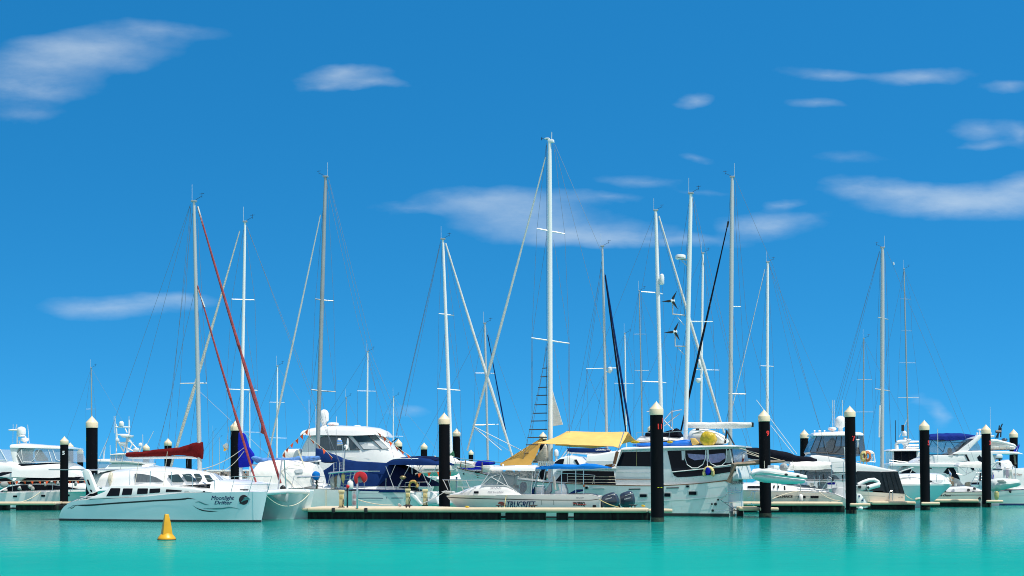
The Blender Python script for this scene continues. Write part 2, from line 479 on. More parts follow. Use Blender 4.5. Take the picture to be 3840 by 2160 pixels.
def mast(fr, top, bot, wpx, spreaders=(), yl=0, m=None, head=True, taper=.72, vane='R', name='mast'):
    a, b_ = fr.at(top[0], top[1], yl), fr.at(bot[0], bot[1], yl)
    r = fr.m(wpx) / 2
    k = B()
    ts = [0, .06, .3, .7, 1]
    k.tube([a.lerp(b_, t) for t in ts], [r * taper * .8, r * taper, r * (taper + .15), r, r], 12)
    mo = k.build(name, m or ALU, fr.root)
    for sp in spreaders:
        (xl, y_l), (xr, y_r) = sp[0], sp[1]
        t = ((y_l + y_r) / 2 - top[1]) / (bot[1] - top[1])
        c = a.lerp(b_, t); mx = lerp(top[0], bot[0], t)
        for x, y, sg in ((xl, y_l, -1), (xr, y_r, 1)):
            if abs(x - mx) < 4: continue
            B().tube([c, fr.at(x, y, yl + sg * .35)], [max(r * .34, .022), max(r * .24, .016)], 6).build('spreader', m or ALU, mo)
    if head:
        h = B(); z = fr.m(1)
        h.box(a + Vector((0, 0, .03)), (r * 2.4, r * 1.6, .09))
        h.build('masthead', DKALU, mo, bevel=.015)
        sg = 1 if vane == 'R' else -1
        v = B()
        e = a + Vector((sg * .42, 0, .26))
        v.tube([a + Vector((0, 0, .05)), e], .010, 5)
        v.tube([e + Vector((0, 0, -.08)), e + Vector((0, 0, .16))], .009, 5)
        v.tube([e + Vector((-.12, 0, .1)), e + Vector((.12, 0, .12))], .010, 5)
        v.build('wind_vane', BLACK, mo)
        B().tube([a + Vector((-sg * r, 0, .05)), a + Vector((-sg * r, 0, .85))], .009, 4).build('antenna', WIREW, mo)
    return mo
def furled(fr, top, bot, w0, w1, name, m, yl0=0, yl1=0, bulge=.7, parent=None):
    a, b_ = fr.at(top[0], top[1], yl0), fr.at(bot[0], bot[1], yl1)
    n = 16; pts, rs = [], []
    for i in range(n + 1):
        t = i / n
        s_ = lerp(w0, w1, min(1, t / bulge)) if t < bulge else lerp(w1, w1 * .62, (t - bulge) / (1 - bulge))
        pts.append(a.lerp(b_, t) + Vector((0, 0, -.25 * sin(pi * t) * .3)))
        rs.append(fr.m(s_) / 2 * (1 + .07 * sin(i * 2.4)))
    return B().tube(pts, rs, 8).build(name, m, parent or fr.root)
def text_mesh(body, shear=0.0, bold=0.0):
    cu = bpy.data.curves.new('lettering', 'FONT'); cu.body = body; cu.shear = shear; cu.offset = bold
    cu.resolution_u = 3
    o = bpy.data.objects.new('lettering', cu); link(o)
    dg = bpy.context.evaluated_depsgraph_get()
    me = bpy.data.meshes.new_from_object(o.evaluated_get(dg))
    bpy.data.objects.remove(o); bpy.data.curves.remove(cu)
    return me
def lettering(surf, body, pxL, pxR, yb, m, parent, hpx=None, shear=0.0, bold=.01, name='lettering', off=.02, ybR=None, fr=None, dbl=0.0):
    """text whose baseline runs between two photo pixels on a surface function"""
    a, b_ = surf(pxL, yb, off), surf(pxR, ybR if ybR is not None else yb, off)
    me = text_mesh(body, shear, bold)
    xs = [v.co.x for v in me.vertices]; ys = [v.co.y for v in me.vertices]
    x0, w = min(xs), max(max(xs) - min(xs), 1e-6)
    d = (b_ - a); k = d.length / w
    up = surf(pxL, yb - 12, off) - a
    up.normalize()
    hk = k
    if hpx: hk = hpx / 12 * (surf(pxL, yb - 12, off) - a).length / max(max(ys), .3)
    for v in me.vertices:
        v.co = a + d * ((v.co.x - x0) / w) + up * (v.co.y * hk)
    if dbl:                          # heavier strokes: the same glyphs again, a hair to the right
        bm = bmesh.new(); bm.from_mesh(me)
        g = bmesh.ops.duplicate(bm, geom=bm.verts[:] + bm.edges[:] + bm.faces[:])
        nrm_ = (b_ - a).cross(up).normalized()
        for v in g['geom']:
            if isinstance(v, bmesh.types.BMVert): v.co += d.normalized() * dbl + nrm_ * .004
        bm.to_mesh(me); bm.free()
    me.materials.append(m)
    o = bpy.data.objects.new(name, me); link(o); o.parent = parent
    return o
def plane_surf(fr, yl):
    return lambda x, y, off=.012: fr.at(x, y, yl - off)
# ================================================================ camera, sky, sun
cam = bpy.data.cameras.new('camera'); camo = link(bpy.data.objects.new('camera', cam))
cam.sensor_fit = 'HORIZONTAL'; cam.sensor_width = 36; cam.lens = F / 3840 * 36
cam.shift_y = (HY - 1080) / 3840
cam.clip_start = .5; cam.clip_end = 20000
camo.location = (0, 0, CH); camo.rotation_euler = (pi / 2, 0, 0)
SC.camera = camo
SUN_EL, SUN_AZ = radians(66), radians(54)         # azimuth measured from straight behind the camera, to the right
sdir = Vector((sin(SUN_AZ) * cos(SUN_EL), -cos(SUN_AZ) * cos(SUN_EL), sin(SUN_EL)))
sl = bpy.data.lights.new('sun', 'SUN'); so = link(bpy.data.objects.new('sun', sl))
sl.energy = 5.0; sl.angle = radians(.5); sl.color = (1, .94, .83)
so.rotation_euler = sdir.to_track_quat('Z', 'Y').to_euler(); so.location = (0, 0, 80)

w = bpy.data.worlds.new('World'); SC.world = w; w.use_nodes = True
nt = w.node_tree; N = nt.nodes; L = nt.links
N.clear()
def node(t, **k):
    n = N.new(t)
    for a, v in k.items(): setattr(n, a, v)
    return n
def math_(op, a, b=None, clamp=False):
    n = node('ShaderNodeMath', operation=op); n.use_clamp = clamp
    for i, v in enumerate((a, b)):
        if v is None: continue
        if hasattr(v, 'is_linked') or hasattr(v, 'links'): L.new(v, n.inputs[i])
        else: n.inputs[i].default_value = v
    return n.outputs[0]
outw = node('ShaderNodeOutputWorld')
tc = node('ShaderNodeTexCoord')
sep = node('ShaderNodeSeparateXYZ'); L.new(tc.outputs['Generated'], sep.inputs[0])
X, Y, Z_ = sep.outputs
# the sky is looked up a little higher than the true elevation: the tropical horizon in the photograph stays deep blue
zc = math_('MAXIMUM', Z_, 0.0)
z2 = math_('ADD', math_('MULTIPLY', zc, 1.8), .21)
cmb = node('ShaderNodeCombineXYZ'); L.new(X, cmb.inputs[0]); L.new(Y, cmb.inputs[1]); L.new(z2, cmb.inputs[2])
nrm = node('ShaderNodeVectorMath', operation='NORMALIZE'); L.new(cmb.outputs[0], nrm.inputs[0])
sky = node('ShaderNodeTexSky', sky_type='NISHITA')
sky.sun_disc = False; sky.sun_elevation = SUN_EL; sky.sun_rotation = radians(180) - SUN_AZ
sky.air_density = 1.0; sky.dust_density = .3; sky.ozone_density = 3.0; sky.altitude = 0
L.new(nrm.outputs[0], sky.inputs[0])
grd = node('ShaderNodeMix', data_type='RGBA', blend_type='MULTIPLY'); grd.inputs['Factor'].default_value = 1
L.new(sky.outputs[0], grd.inputs['A']); grd.inputs['B'].default_value = (.62, 1.24, 1.43, 1)
hs = node('ShaderNodeHueSaturation'); hs.inputs['Saturation'].default_value = 1.12; L.new(grd.outputs['Result'], hs.inputs['Color'])
bg = node('ShaderNodeBackground'); bg.inputs['Strength'].default_value = SKYS = .125
L.new(hs.outputs['Color'], bg.inputs['Color'])
# thin fair-weather clouds, fixed in direction
yy = math_('MAXIMUM', Y, .05)
U, V = math_('DIVIDE', X, yy), math_('DIVIDE', Z_, yy)
cv = node('ShaderNodeCombineXYZ'); L.new(U, cv.inputs[0]); L.new(V, cv.inputs[1])
def noise_(scale, detail, sx, sy, rough=.55):
    mp = node('ShaderNodeMapping'); mp.inputs['Scale'].default_value = (sx, sy, 1); L.new(cv.outputs[0], mp.inputs['Vector'])
    n = node('ShaderNodeTexNoise'); n.inputs['Scale'].default_value = scale; n.inputs['Detail'].default_value = detail; n.inputs['Roughness'].default_value = rough
    L.new(mp.outputs[0], n.inputs['Vector']); return n
wn = noise_(9, 5, 1, 2.2)
wv = node('ShaderNodeVectorMath', operation='SUBTRACT'); L.new(wn.outputs['Color'], wv.inputs[0]); wv.inputs[1].default_value = (.5, .5, .5)
ws = node('ShaderNodeVectorMath', operation='MULTIPLY'); L.new(wv.outputs[0], ws.inputs[0]); ws.inputs[1].default_value = (.075, .026, 0)
wp = node('ShaderNodeVectorMath', operation='ADD'); L.new(cv.outputs[0], wp.inputs[0]); L.new(ws.outputs[0], wp.inputs[1])
CL = [(320, 190, 300, 66, .50), (180, 250, 330, 50, .36), (90, 325, 280, 56, .42), (60, 415, 200, 44, .24), (560, 125, 300, 46, .24),
      (1290, 285, 190, 40, .50), (1190, 318, 130, 22, .25), (1410, 318, 140, 20, .30),
      (430, 1142, 250, 52, .46), (640, 1125, 190, 26, .25),
      (1800, 745, 300, 45, .40), (1950, 800, 300, 60, .42), (2170, 865, 400, 50, .46), (2450, 885, 420, 30, .36), (1500, 765, 180, 24, .18),
      (3320, 700, 250, 50, .55), (3500, 755, 340, 66, .62), (3720, 730, 260, 78, .58), (3830, 670, 130, 66, .45),
      (2920, 830, 210, 48, .52), (2975, 757, 80, 22, .26),
      (3070, 270, 200, 28, .34), (3480, 280, 220, 38, .40), (3820, 322, 110, 24, .25),
      (2592, 363, 85, 28, .40), (3080, 392, 130, 24, .24), (3670, 475, 140, 56, .24), (3825, 500, 80, 56, .28), (3660, 538, 140, 18, .22),
      (2600, 598, 90, 20, .18), (2380, 690, 190, 30, .22), (2260, 750, 160, 24, .24), (3200, 590, 180, 40, .13), (2640, 720, 200, 20, .13),
      (1535, 1555, 75, 24, .22), (3490, 1540, 60, 60, .20), (3440, 1490, 40, 30, .12)]
tot = None
for cx, cy, rx, ry, st in CL:
    s_ = node('ShaderNodeVectorMath', operation='SUBTRACT'); L.new(wp.outputs[0], s_.inputs[0]); s_.inputs[1].default_value = ((cx - CX) / F, (HY - cy) / F, 0)
    m_ = node('ShaderNodeVectorMath', operation='MULTIPLY'); L.new(s_.outputs[0], m_.inputs[0]); m_.inputs[1].default_value = (F / rx, F / ry, 0)
    l_ = node('ShaderNodeVectorMath', operation='LENGTH'); L.new(m_.outputs[0], l_.inputs[0])
    r_ = node('ShaderNodeMapRange', interpolation_type='LINEAR'); L.new(l_.outputs['Value'], r_.inputs[0])
    r_.inputs[1].default_value = 1.38; r_.inputs[2].default_value = .0; r_.inputs[3].default_value = 0; r_.inputs[4].default_value = 1
    e_ = math_('MULTIPLY', math_('POWER', r_.outputs[0], 1.7), st)
    tot = e_ if tot is None else math_('ADD', tot, e_)
fn = noise_(15, 8, 1, 3.0, .66)
fb = noise_(5, 3, 1, 2.0, .5)
fr_ = math_('ADD', math_('MULTIPLY', fn.outputs['Fac'], 1.7), math_('MULTIPLY', fb.outputs['Fac'], 1.1))
t_ = math_('MULTIPLY', tot, math_('MAXIMUM', math_('SUBTRACT', fr_, .80), 0))
t_ = math_('MAXIMUM', math_('SUBTRACT', t_, .02), 0)
alpha = math_('MULTIPLY', math_('SUBTRACT', 1.0, math_('EXPONENT', math_('MULTIPLY', t_, -3.0))), .60)
alpha = math_('MULTIPLY', alpha, math_('GREATER_THAN', Y, .05))
bgc = node('ShaderNodeBackground'); bgc.inputs['Color'].default_value = (.80, .90, .95, 1); bgc.inputs['Strength'].default_value = 1.0
mixw = node('ShaderNodeMixShader'); L.new(alpha, mixw.inputs[0]); L.new(bg.outputs[0], mixw.inputs[1]); L.new(bgc.outputs[0], mixw.inputs[2])
# unseen bright clouds added behind the camera as neutral fill light
mpb = node('ShaderNodeMapping'); mpb.inputs['Scale'].default_value = (1, 1, 2.2); L.new(tc.outputs['Generated'], mpb.inputs['Vector'])
nb_ = node('ShaderNodeTexNoise'); nb_.inputs['Scale'].default_value = 2.6; nb_.inputs['Detail'].default_value = 4; L.new(mpb.outputs[0], nb_.inputs['Vector'])
nr_ = node('ShaderNodeMapRange', interpolation_type='SMOOTHSTEP'); L.new(nb_.outputs['Fac'], nr_.inputs[0]); nr_.inputs[1].default_value = .36; nr_.inputs[2].default_value = .56; nr_.inputs[3].default_value = .15; nr_.inputs[4].default_value = .85
br_ = node('ShaderNodeMapRange', interpolation_type='SMOOTHSTEP'); L.new(Y, br_.inputs[0]); br_.inputs[1].default_value = .05; br_.inputs[2].default_value = -.35; br_.inputs[3].default_value = 0; br_.inputs[4].default_value = 1
ab = math_('MULTIPLY', nr_.outputs[0], br_.outputs[0])
bgb = node('ShaderNodeBackground'); bgb.inputs['Color'].default_value = (1.0, .98, .95, 1); bgb.inputs['Strength'].default_value = .85
mixb = node('ShaderNodeMixShader'); L.new(ab, mixb.inputs[0]); L.new(mixw.outputs[0], mixb.inputs[1]); L.new(bgb.outputs[0], mixb.inputs[2])
L.new(mixb.outputs[0], outw.inputs['Surface'])
SC.view_settings.view_transform = 'Standard'; SC.view_settings.look = 'None'; SC.view_settings.gamma = 1; SC.view_settings.exposure = 0
SC.cycles.max_bounces = 8; SC.cycles.transparent_max_bounces = 12; SC.cycles.caustics_reflective = False; SC.cycles.caustics_refractive = False
SC.cycles.use_denoising = True; SC.cycles.pixel_filter_type = 'BLACKMAN_HARRIS'; SC.cycles.filter_width = 1.0; SC.cycles.sample_clamp_indirect = 4; SC.cycles.use_adaptive_sampling = False
try: SC.cycles.denoiser = 'OPENIMAGEDENOISE'
except Exception: pass

# ================================================================ water
def water_material():
    m = bpy.data.materials.new('turquoise_sea_water'); m.use_nodes = True
    nt = m.node_tree; N = nt.nodes; L = nt.links
    N.remove(N['Principled BSDF'])
    tc = N.new('ShaderNodeTexCoord')
    def nz(scale, detail, sc, rough=.6):
        mp = N.new('ShaderNodeMapping'); mp.inputs['Scale'].default_value = sc; L.new(tc.outputs['Object'], mp.inputs['Vector'])
        n = N.new('ShaderNodeTexNoise'); n.inputs['Scale'].default_value = scale; n.inputs['Detail'].default_value = detail; n.inputs['Roughness'].default_value = rough
        L.new(mp.outputs[0], n.inputs['Vector']); return n.outputs['Fac']
    big = nz(.05, 4, (1, 1.6, 1)); rp = N.new('ShaderNodeValToRGB')
    rp.color_ramp.elements[0].position = .35; rp.color_ramp.elements[1].position = .65
    rp.color_ramp.elements[0].color = (.006, .262, .236, 1); rp.color_ramp.elements[1].color = (.008, .300, .256, 1)
    L.new(big, rp.inputs['Fac'])
    def bump(h, st, dist, prev=None):
        b = N.new('ShaderNodeBump'); b.inputs['Strength'].default_value = st; b.inputs['Distance'].default_value = dist
        L.new(h, b.inputs['Height'])
        if prev: L.new(prev, b.inputs['Normal'])
        return b.outputs['Normal']
    nb = bump(nz(.45, 3, (1, 1.5, 1)), 1.0, .022)
    nb = bump(nz(1.6, 4, (1, 1.4, 1)), 1.0, .024, nb)
    nb = bump(nz(7, 3, (1, 1.3, 1)), 1.0, .006, nb)
    d = N.new('ShaderNodeBsdfDiffuse'); L.new(rp.outputs[0], d.inputs['Color'])
    rb = bump(nz(.8, 5, (.55, 1.3, 1)), 1.0, .13); rb = bump(nz(4.0, 4, (.45, 1.2, 1)), 1.0, .035, rb); L.new(rb, d.inputs['Normal'])
    g = N.new('ShaderNodeBsdfGlossy'); g.inputs['Roughness'].default_value = .035; g.inputs['Color'].default_value = (.92, 1.0, .95, 1)
    L.new(nb, g.inputs['Normal'])
    # patches of calmer and rougher water change how much the surface mirrors
    soft = bump(nz(.9, 4, (.5, 1.6, 1)), 1.0, .006)
    lw = N.new('ShaderNodeFresnel'); lw.inputs['IOR'].default_value = 1.33; L.new(soft, lw.inputs['Normal'])
    mr = N.new('ShaderNodeMapRange'); mr.interpolation_type = 'SMOOTHSTEP'; L.new(lw.outputs[0], mr.inputs[0])
    mr.inputs[1].default_value = .735; mr.inputs[2].default_value = .81; mr.inputs[3].default_value = .05; mr.inputs[4].default_value = .66
    ms = N.new('ShaderNodeMixShader'); L.new(mr.outputs[0], ms.inputs[0]); L.new(d.outputs[0], ms.inputs[1]); L.new(g.outputs[0], ms.inputs[2])
    L.new(ms.outputs[0], N['Material Output'].inputs['Surface'])
    return m
b = B()
b.face([(-3000, -40, 0), (3000, -40, 0), (6000, 9000, 0), (-6000, 9000, 0)])
tag(b.build('sea_water', water_material()), 'flat turquoise sea water of the marina basin', 'water', kind='structure')

# ================================================================ breakwater (a long wall of boulders far behind the boats)
from mathutils import noise as mnoise
bf = Fr(800, 560)
b = B()
x = -75.0
rngb = random.Random(3)
while x < 170:
    for row in range(4):
        for k in range(2):
            r = rngb.uniform(.55, 1.25)
            z = .15 + row * .62 + rngb.uniform(-.2, .2)
            y = row * 1.1 + k * 1.3 + rngb.uniform(-.5, .5)
            n0 = len(b.bm.verts)
            bmesh.ops.create_icosphere(b.bm, subdivisions=1, radius=1, matrix=Matrix.Translation((x + rngb.uniform(-.7, .7), y, z)) @ Matrix.Rotation(rngb.uniform(0, 3), 4, 'Y') @ Matrix.Diagonal((r * 1.3, r, r * .75, 1)))
            b.bm.verts.ensure_lookup_table()
            for v in b.bm.verts[n0:]:
                v.co += Vector((rngb.uniform(-1, 1), rngb.uniform(-1, 1), rngb.uniform(-1, 1))) * .16 * r
    x += 1.15
o = b.build('breakwater', ROCK, None, ang=5)
bf.single(o, 'low grey and brown boulder breakwater far behind the boats', 'breakwater')

# ================================================================ piles
def pile(px, ytop, wpx, Z, label, lean=0, numbers=(), group='black piles with cream cone caps', pyb=None):
    f = Fr(px, Z); root = f.thing('mooring_pile', label, 'mooring pile', f, ) if False else f.thing('mooring_pile', label, 'mooring pile', group)
    R_ = f.m(wpx) / 2; zt = f.at(px, ytop).z
    ln = lean
    def cx(z): return ln * (z / zt)
    hc, hb = R_ * 1.22, R_ * .98
    zs = zt - hc - hb
    n = 26
    b = B()
    rings = []
    for z, r in ((-1.6, R_ * 1.0), (.0, R_), (.35, R_), (zs * .5, R_), (zs + .02, R_)):
        rings.append([(cx(z) + r * cos(2 * pi * k / n), r * sin(2 * pi * k / n), z) for k in range(n)])
    b.loft(rings); b.build('sleeve', PILEM, root)
    b = B(); rings = []
    for z, r in ((zs, R_ * 1.03), (zs + .015, R_ * 1.07), (zs + hb - .02, R_ * 1.07), (zs + hb, R_ * 1.04), (zt - .04, R_ * .06), (zt, .004)):
        rings.append([(cx(z) + r * cos(2 * pi * k / n), r * sin(2 * pi * k / n), z) for k in range(n)])
    b.loft(rings); b.build('cap', CAPM, root)
    b = B(); rings = []
    for z, r in ((-.5, R_ * 1.02), (.02, R_ * 1.03), (.12, R_ * 1.015), (.2, R_ * 1.002)):
        rings.append([(cx(z) + r * cos(2 * pi * k / n), r * sin(2 * pi * k / n), z) for k in range(n)])
    b.loft(rings); b.build('weed_band', WEED, root)
    for (txt, ang, pyb_, hpx, m_) in numbers:
        me = text_mesh(txt, 0, .035)
        h = f.m(hpx); z0 = f.at(px, pyb_).z
        ys = [v.co.y for v in me.vertices]; xs = [v.co.x for v in me.vertices]
        k = h / max(ys); xm = (min(xs) + max(xs)) / 2
        for v in me.vertices:
            a = radians(ang) + (v.co.x - xm) * k / R_
            zz = z0 + v.co.y * k
            v.co = Vector((cx(zz) + sin(a) * (R_ + .008), -cos(a) * (R_ + .008), zz))
        me.materials.append(m_); o = link(bpy.data.objects.new('lettering', me)); o.parent = root
    return root
PG = 'black piles with cream cone caps'
pile(2466, 1503, 49, 74.0, 'black pile with red 11 at the end of the front pontoon', -.06, [('11', 26, 1609, 19, INKR), ('11', 74, 1586, 18, INKR)])
_p = [o for o in COL.objects if o.get('label', '').startswith('black pile with red 11')][0]
_r = 24.5 * 74.0 / F
for a0, a1 in ((0, 18), (28, 55)):
    b = B(); zz = CH - (1828 - HY) / F * 74
    pr = lambda a, r, dz: Vector((sin(radians(a)) * r - .03, -cos(radians(a)) * r, zz + dz))
    b.prism([pr(a, _r + .008, -.014) for a in range(a0, a1, 3)] + [pr(a, _r + .008, .014) for a in reversed(range(a0, a1, 3))], [pr(a, _r - .01, -.014) for a in range(a0, a1, 3)] + [pr(a, _r - .01, .014) for a in reversed(range(a0, a1, 3))])
    b.build('height_mark', INKY, _p)
pile(2872, 1534, 42.5, 81.8, 'black pile with red 9 behind the hanging grey dinghy', -.10, [('9', 28, 1634, 19, INKR), ('1', 74, 1608, 16, INKR)])
pile(3192, 1520.6, 39.5, 88.6, 'black pile with red 7 in front of the dome topped sportfisher', -.08, [('7', 30, 1653, 18, INKR), ('1', 76, 1632, 15, INKR)])
pile(3470, 1574, 36, 96.2, 'black pile with red 5 beside the navy flybridge awning', -.07, [('5', 42, 1669, 17, INKR)])
pile(3700, 1590, 33.5, 104.2, 'black pile with red 3 at the right end of the last pontoon', -.05, [('3', 42, 1668, 16, INKR)])
pile(1667, 1546, 41.5, 84.6, 'thick black pile between the fishing boat bow and the navy bimini', -.02)
pile(344, 1558, 42.5, 83.6, 'thick black pile with a faint yellow 1 behind the catamaran stern', .01, [('1', -62, 1654, 16, INKY)])
pile(240, 1634.5, 30, 97.6, 'black pile with white 5 at the end of the left pontoon', .02, [('5', 5, 1705, 14, INKW)])
pile(882, 1577, 35, 103, 'black pile half hidden by the royal blue sail cover')
pile(263, 1658, 24, 122, 'black pile just right of the pile with white 5')
pile(301, 1678.6, 22, 132, 'thin far black pile left of the pile with yellow 1')
pile(548, 1662, 25, 124, 'black pile behind the thin end of the dark red sail cover')
pile(630, 1642, 27, 117, 'black pile behind the beige furled sail and red sail cover')
pile(708, 1668, 22, 140, 'black pile hidden above by the red sail cover, near its mast')
pile(1494, 1645, 27, 119, 'black pile just right of the white cruiser windscreen')
pile(1590, 1658.5, 24.5, 127, 'black pile above the navy bimini')
pile(1631, 1707, 17, 185, 'tiny far pile cap peeping over the navy bimini')
pile(1712, 1605.5, 28, 113, 'black pile beside the mast with the green cover')
pile(1766, 1685.5, 18, 178, 'small far pile behind the ketch bow')
pile(2036, 1618, 27, 118, 'black pile behind the shaded yellow foredeck awning')
pile(2443, 1588, 28, 126, 'far pile mostly hidden behind the pile with red 11')
pile(3016, 1609.5, 31, 110, 'black pile above the navy sail cover')
pile(3801, 1608, 30, 131, 'black pile behind the white cruiser overhang at far right')

# ================================================================ pontoons
def bar(b, p, q, r, sq=.75, n=14, hy=None):
    """horizontal rounded beam"""
    p, q = Vector(p), Vector(q); d = (q - p).normalized(); s = d.cross(Vector((0, 0, 1)))
    rings = []
    L_ = (q - p).length
    for t, k in ((0, .7), (.03 / L_, .95), (.1 / L_, 1), (1 - .1 / L_, 1), (1 - .03 / L_, .95), (1, .7)):
        c = p.lerp(q, t)
        rings.append([c + (s * math.copysign(abs(cos(a)) ** sq, cos(a)) * (hy or r) + Vector((0, 0, 1)) * math.copysign(abs(sin(a)) ** sq, sin(a)) * r) * k for a in [2 * pi * i / n for i in range(n)]])
    b.loft(rings)
def dock(pxL, pxR, Z, yaw, label, yt, yb, back=1.9, poly=None, gaps=(), guide=True, joints=(), floatend=None, beamend=None):
    """yt,yb: top and bottom of the front beam in px"""
    f = Fr((pxL + pxR) / 2, Z, yaw); root = f.thing('floating_pontoon', label, 'pontoon', 'floating pontoons with cream edges')
    xl, xr = f.at(pxL, 1900).x, f.at(pxR, 1900).x
    pxm = (pxL + pxR) / 2
    zt, zb = f.at(pxm, yt).z, f.at(pxm, yb).z
    r = (zt - zb) / 2; zc = (zt + zb) / 2
    xe = f.at(beamend, 1900).x if beamend else xr
    cuts = [xl] + [f.at(j, 1900).x for j in joints] + [xe]
    for a, c in zip(cuts, cuts[1:]):
        b = B(); bar(b, (a + .03, r * .8, zc), (c - .03, r * .8, zc), r, hy=r * .9); b.build('edge_beam', CREAM, root)
    for c in cuts[1:-1]:
        b = B(); b.box((c, r * .5, zc - .03), (.16, r * 1.9, r * 2.3)); b.build('joint_bracket', BLACK, root, bevel=.03)
    pts = poly or [(xl, r), (xe, r), (xe, back), (xl, back)]
    b = B(); b.prism([(x, y, zt - .03) for x, y in pts], [(x, y, zt - .16) for x, y in pts]); b.build('deck', DECKM, root, bevel=.02)
    # back edge beam
    b = B(); bk = pts[2][1] - .06
    bar(b, (max(xl, pts[3][0]), bk, zc), (xe, bk, zc), r * .96); b.build('edge_beam', CREAM, root)
    # floats
    spans, x0 = [], xl
    fe = f.at(floatend, 1900).x if floatend else xe
    for g0, g1 in gaps:
        spans.append((x0, f.at(g0, 1900).x)); x0 = f.at(g1, 1900).x
    spans.append((x0, fe))
    for a, c in spans:
        n = max(1, round((c - a) / 2.4)); w_ = (c - a) / n
        for i in range(n):
            b = B(); b.box(((a + (i + .5) * w_), r * .5 + .1 + back * .46, zb / 2 - .12), (w_ - .015, back * .92, zb + .24))
            b.build('float', FLOATM, root, bevel=.035)
    return f, root, zt, zb, zc, r
def pile_guide(f, root, pxa, pxb, pile_px, pile_r, zc, r, yfront):
    """cream roller hoop that keeps a pontoon on its pile"""
    a, c = f.at(pxa, 1900).x, f.at(pxb, 1900).x
    b = B(); bar(b, (a, yfront, zc), (c, yfront, zc), r * .9); g = b.build('pile_guide', CREAM, root)
    b = B(); bar(b, (a + .1, yfront + pile_r * 2.9, zc), (c - .1, yfront + pile_r * 2.9, zc), r * .8); b.build('guide_bar', CREAM, g)
    b = B(); bar(b, (c - .32, yfront - .06, zc), (c - .32, yfront + pile_r * 3, zc), r * .92); b.build('roller', CREAM, g)
    for x in (a + .02, a + .22):
        b = B(); b.box((x, yfront + .12, zc - .45), (.09, .09, .9)); b.build('guide_bracket', FLOATM, g)
# front pontoon
f, root, zt, zb, zc, r = dock(1150, 2430, 76.9, 5, 'long front pontoon with black floats in front of the fishing boat', 1904.5, 1922, back=1.5,
    poly=[(-8.6, .1), (8.2, .1), (8.2, 1.5), (-.6, 1.9), (-2.6, 5.0), (-8.6, 5.2)], gaps=((1869, 1893), (2041, 2085), (2126, 2150)), joints=(1250, 1372), beamend=2428, floatend=2440)
pile_guide(f, root, 2432, 2521, 2466, .30, zc, r, -.42)
FD = f
dock(2770, 3218, 90.6, 3, 'pontoon with black floats under the cream yacht beside pile 7', 1882.5, 1896.5, floatend=3170, beamend=3162)
f, root, zt, zb, zc, r = dock(2770, 2850, 82.2, 3, 'short pontoon end at pile 9 beside the ketch stern', 1901, 1916, back=1.4, floatend=2790)
pile_guide(f, root, 2846, 2916, 2872, .29, zc, r, -.42)
f = Fr(3192, 88.6, 3); f.root = [o for o in COL.objects if o.get('label', '').startswith('pontoon with black')][0]
f2 = Fr((2770 + 3218) / 2, 90.6, 3); p0 = f2.at(3192, 1890, 0)
pile_guide(f2, f.root, 3162, 3236, 3192, .29, f2.at(2994, 1889.5).z, f2.m(7), -2.4 + .0)
f, root, zt, zb, zc, r = dock(3268, 3440, 97.2, 3, 'pontoon behind pile 7 carrying the charcoal cockpit cover boat', 1880, 1893.5, floatend=3434, beamend=3436)
pile_guide(f, root, 3438, 3506, 3470, .28, zc, r, -1.35)
f, root, zt, zb, zc, r = dock(3495, 3676, 105.6, 3, 'farthest pontoon at right between piles 5 and 3', 1872.5, 1884.5, floatend=3680, beamend=3672)
pile_guide(f, root, 3674, 3736, 3700, .28, zc, r, -1.75)
f, root, zt, zb, zc, r = dock(-40, 206, 95.4, -2, 'left pontoon with cream edge in front of the white flybridge cruiser', 1882.5, 1894.5, gaps=((7, 56),), beamend=206, floatend=236)
pile_guide(f, root, 208, 270, 240, .26, zc, r, 1.55)

# ================================================================ yellow marker buoy
f = Fr(625, F * CH / (2025 - HY))
root = f.thing('marker_buoy', 'yellow tapered four sided marker buoy floating in front of the catamaran', 'buoy')
k = f.m(1)
b = B(); rot = Matrix.Rotation(radians(27), 4, 'Z')
rings = []
for z, r_ in ((.02, 20.5 * k), (.12, 19 * k), (.55, 13.4 * k), (96 * k, 7 * k), (97.5 * k, 6.5 * k)):
    rings.append([rot @ Vector((r_ * sx, r_ * sy, z)) for sx, sy in ((-1, -1), (1, -1), (1, 1), (-1, 1))])
b.loft(rings); b.build('pillar', YELLOW, root, bevel=.018)
b = B(); b.lathe((0, 0), [(-.22, 28 * k), (-.02, 34 * k), (.05, 34 * k), (.09, 32 * k), (.17, 25 * k), (.25, 15 * k)], 28); b.build('float_collar', YELLOW, root)
b = B(); b.lathe((0, 0), [(-.03, 34.6 * k), (.02, 34.8 * k), (.03, 34.2 * k)], 28); b.build('waterline_growth', WEED, root)
# ================================================================ generic parts for motor cruisers
def rail(f, pts, yl, r=.018, posts=(), drop=18, name='handrail'):
    B().tube(f.P(pts, yl), r, 6).build(name, STEEL, f.root)
    for x in posts:
        y = interp(pts, x); line(f, [(x, y), (x, y + drop)], r * .85, 'stanchion', STEEL, yl=yl)
def radar(f, px, y0, y1, hw, yl=0, txt=None):
    """flat open-array style drum radar"""
    o = dome(f, px, [(y0, hw * .55), (lerp(y0, y1, .12), hw * .93), (lerp(y0, y1, .45), hw), (lerp(y0, y1, .62), hw * .94), (lerp(y0, y1, .8), hw * .55), (y1, hw * .3)], yl).build('radar', WHITE, f.root)
    return o
def whip(f, p, q, yl=0, r=.016): return line(f, [p, q], r, 'whip_antenna', WIREW, yl=yl)

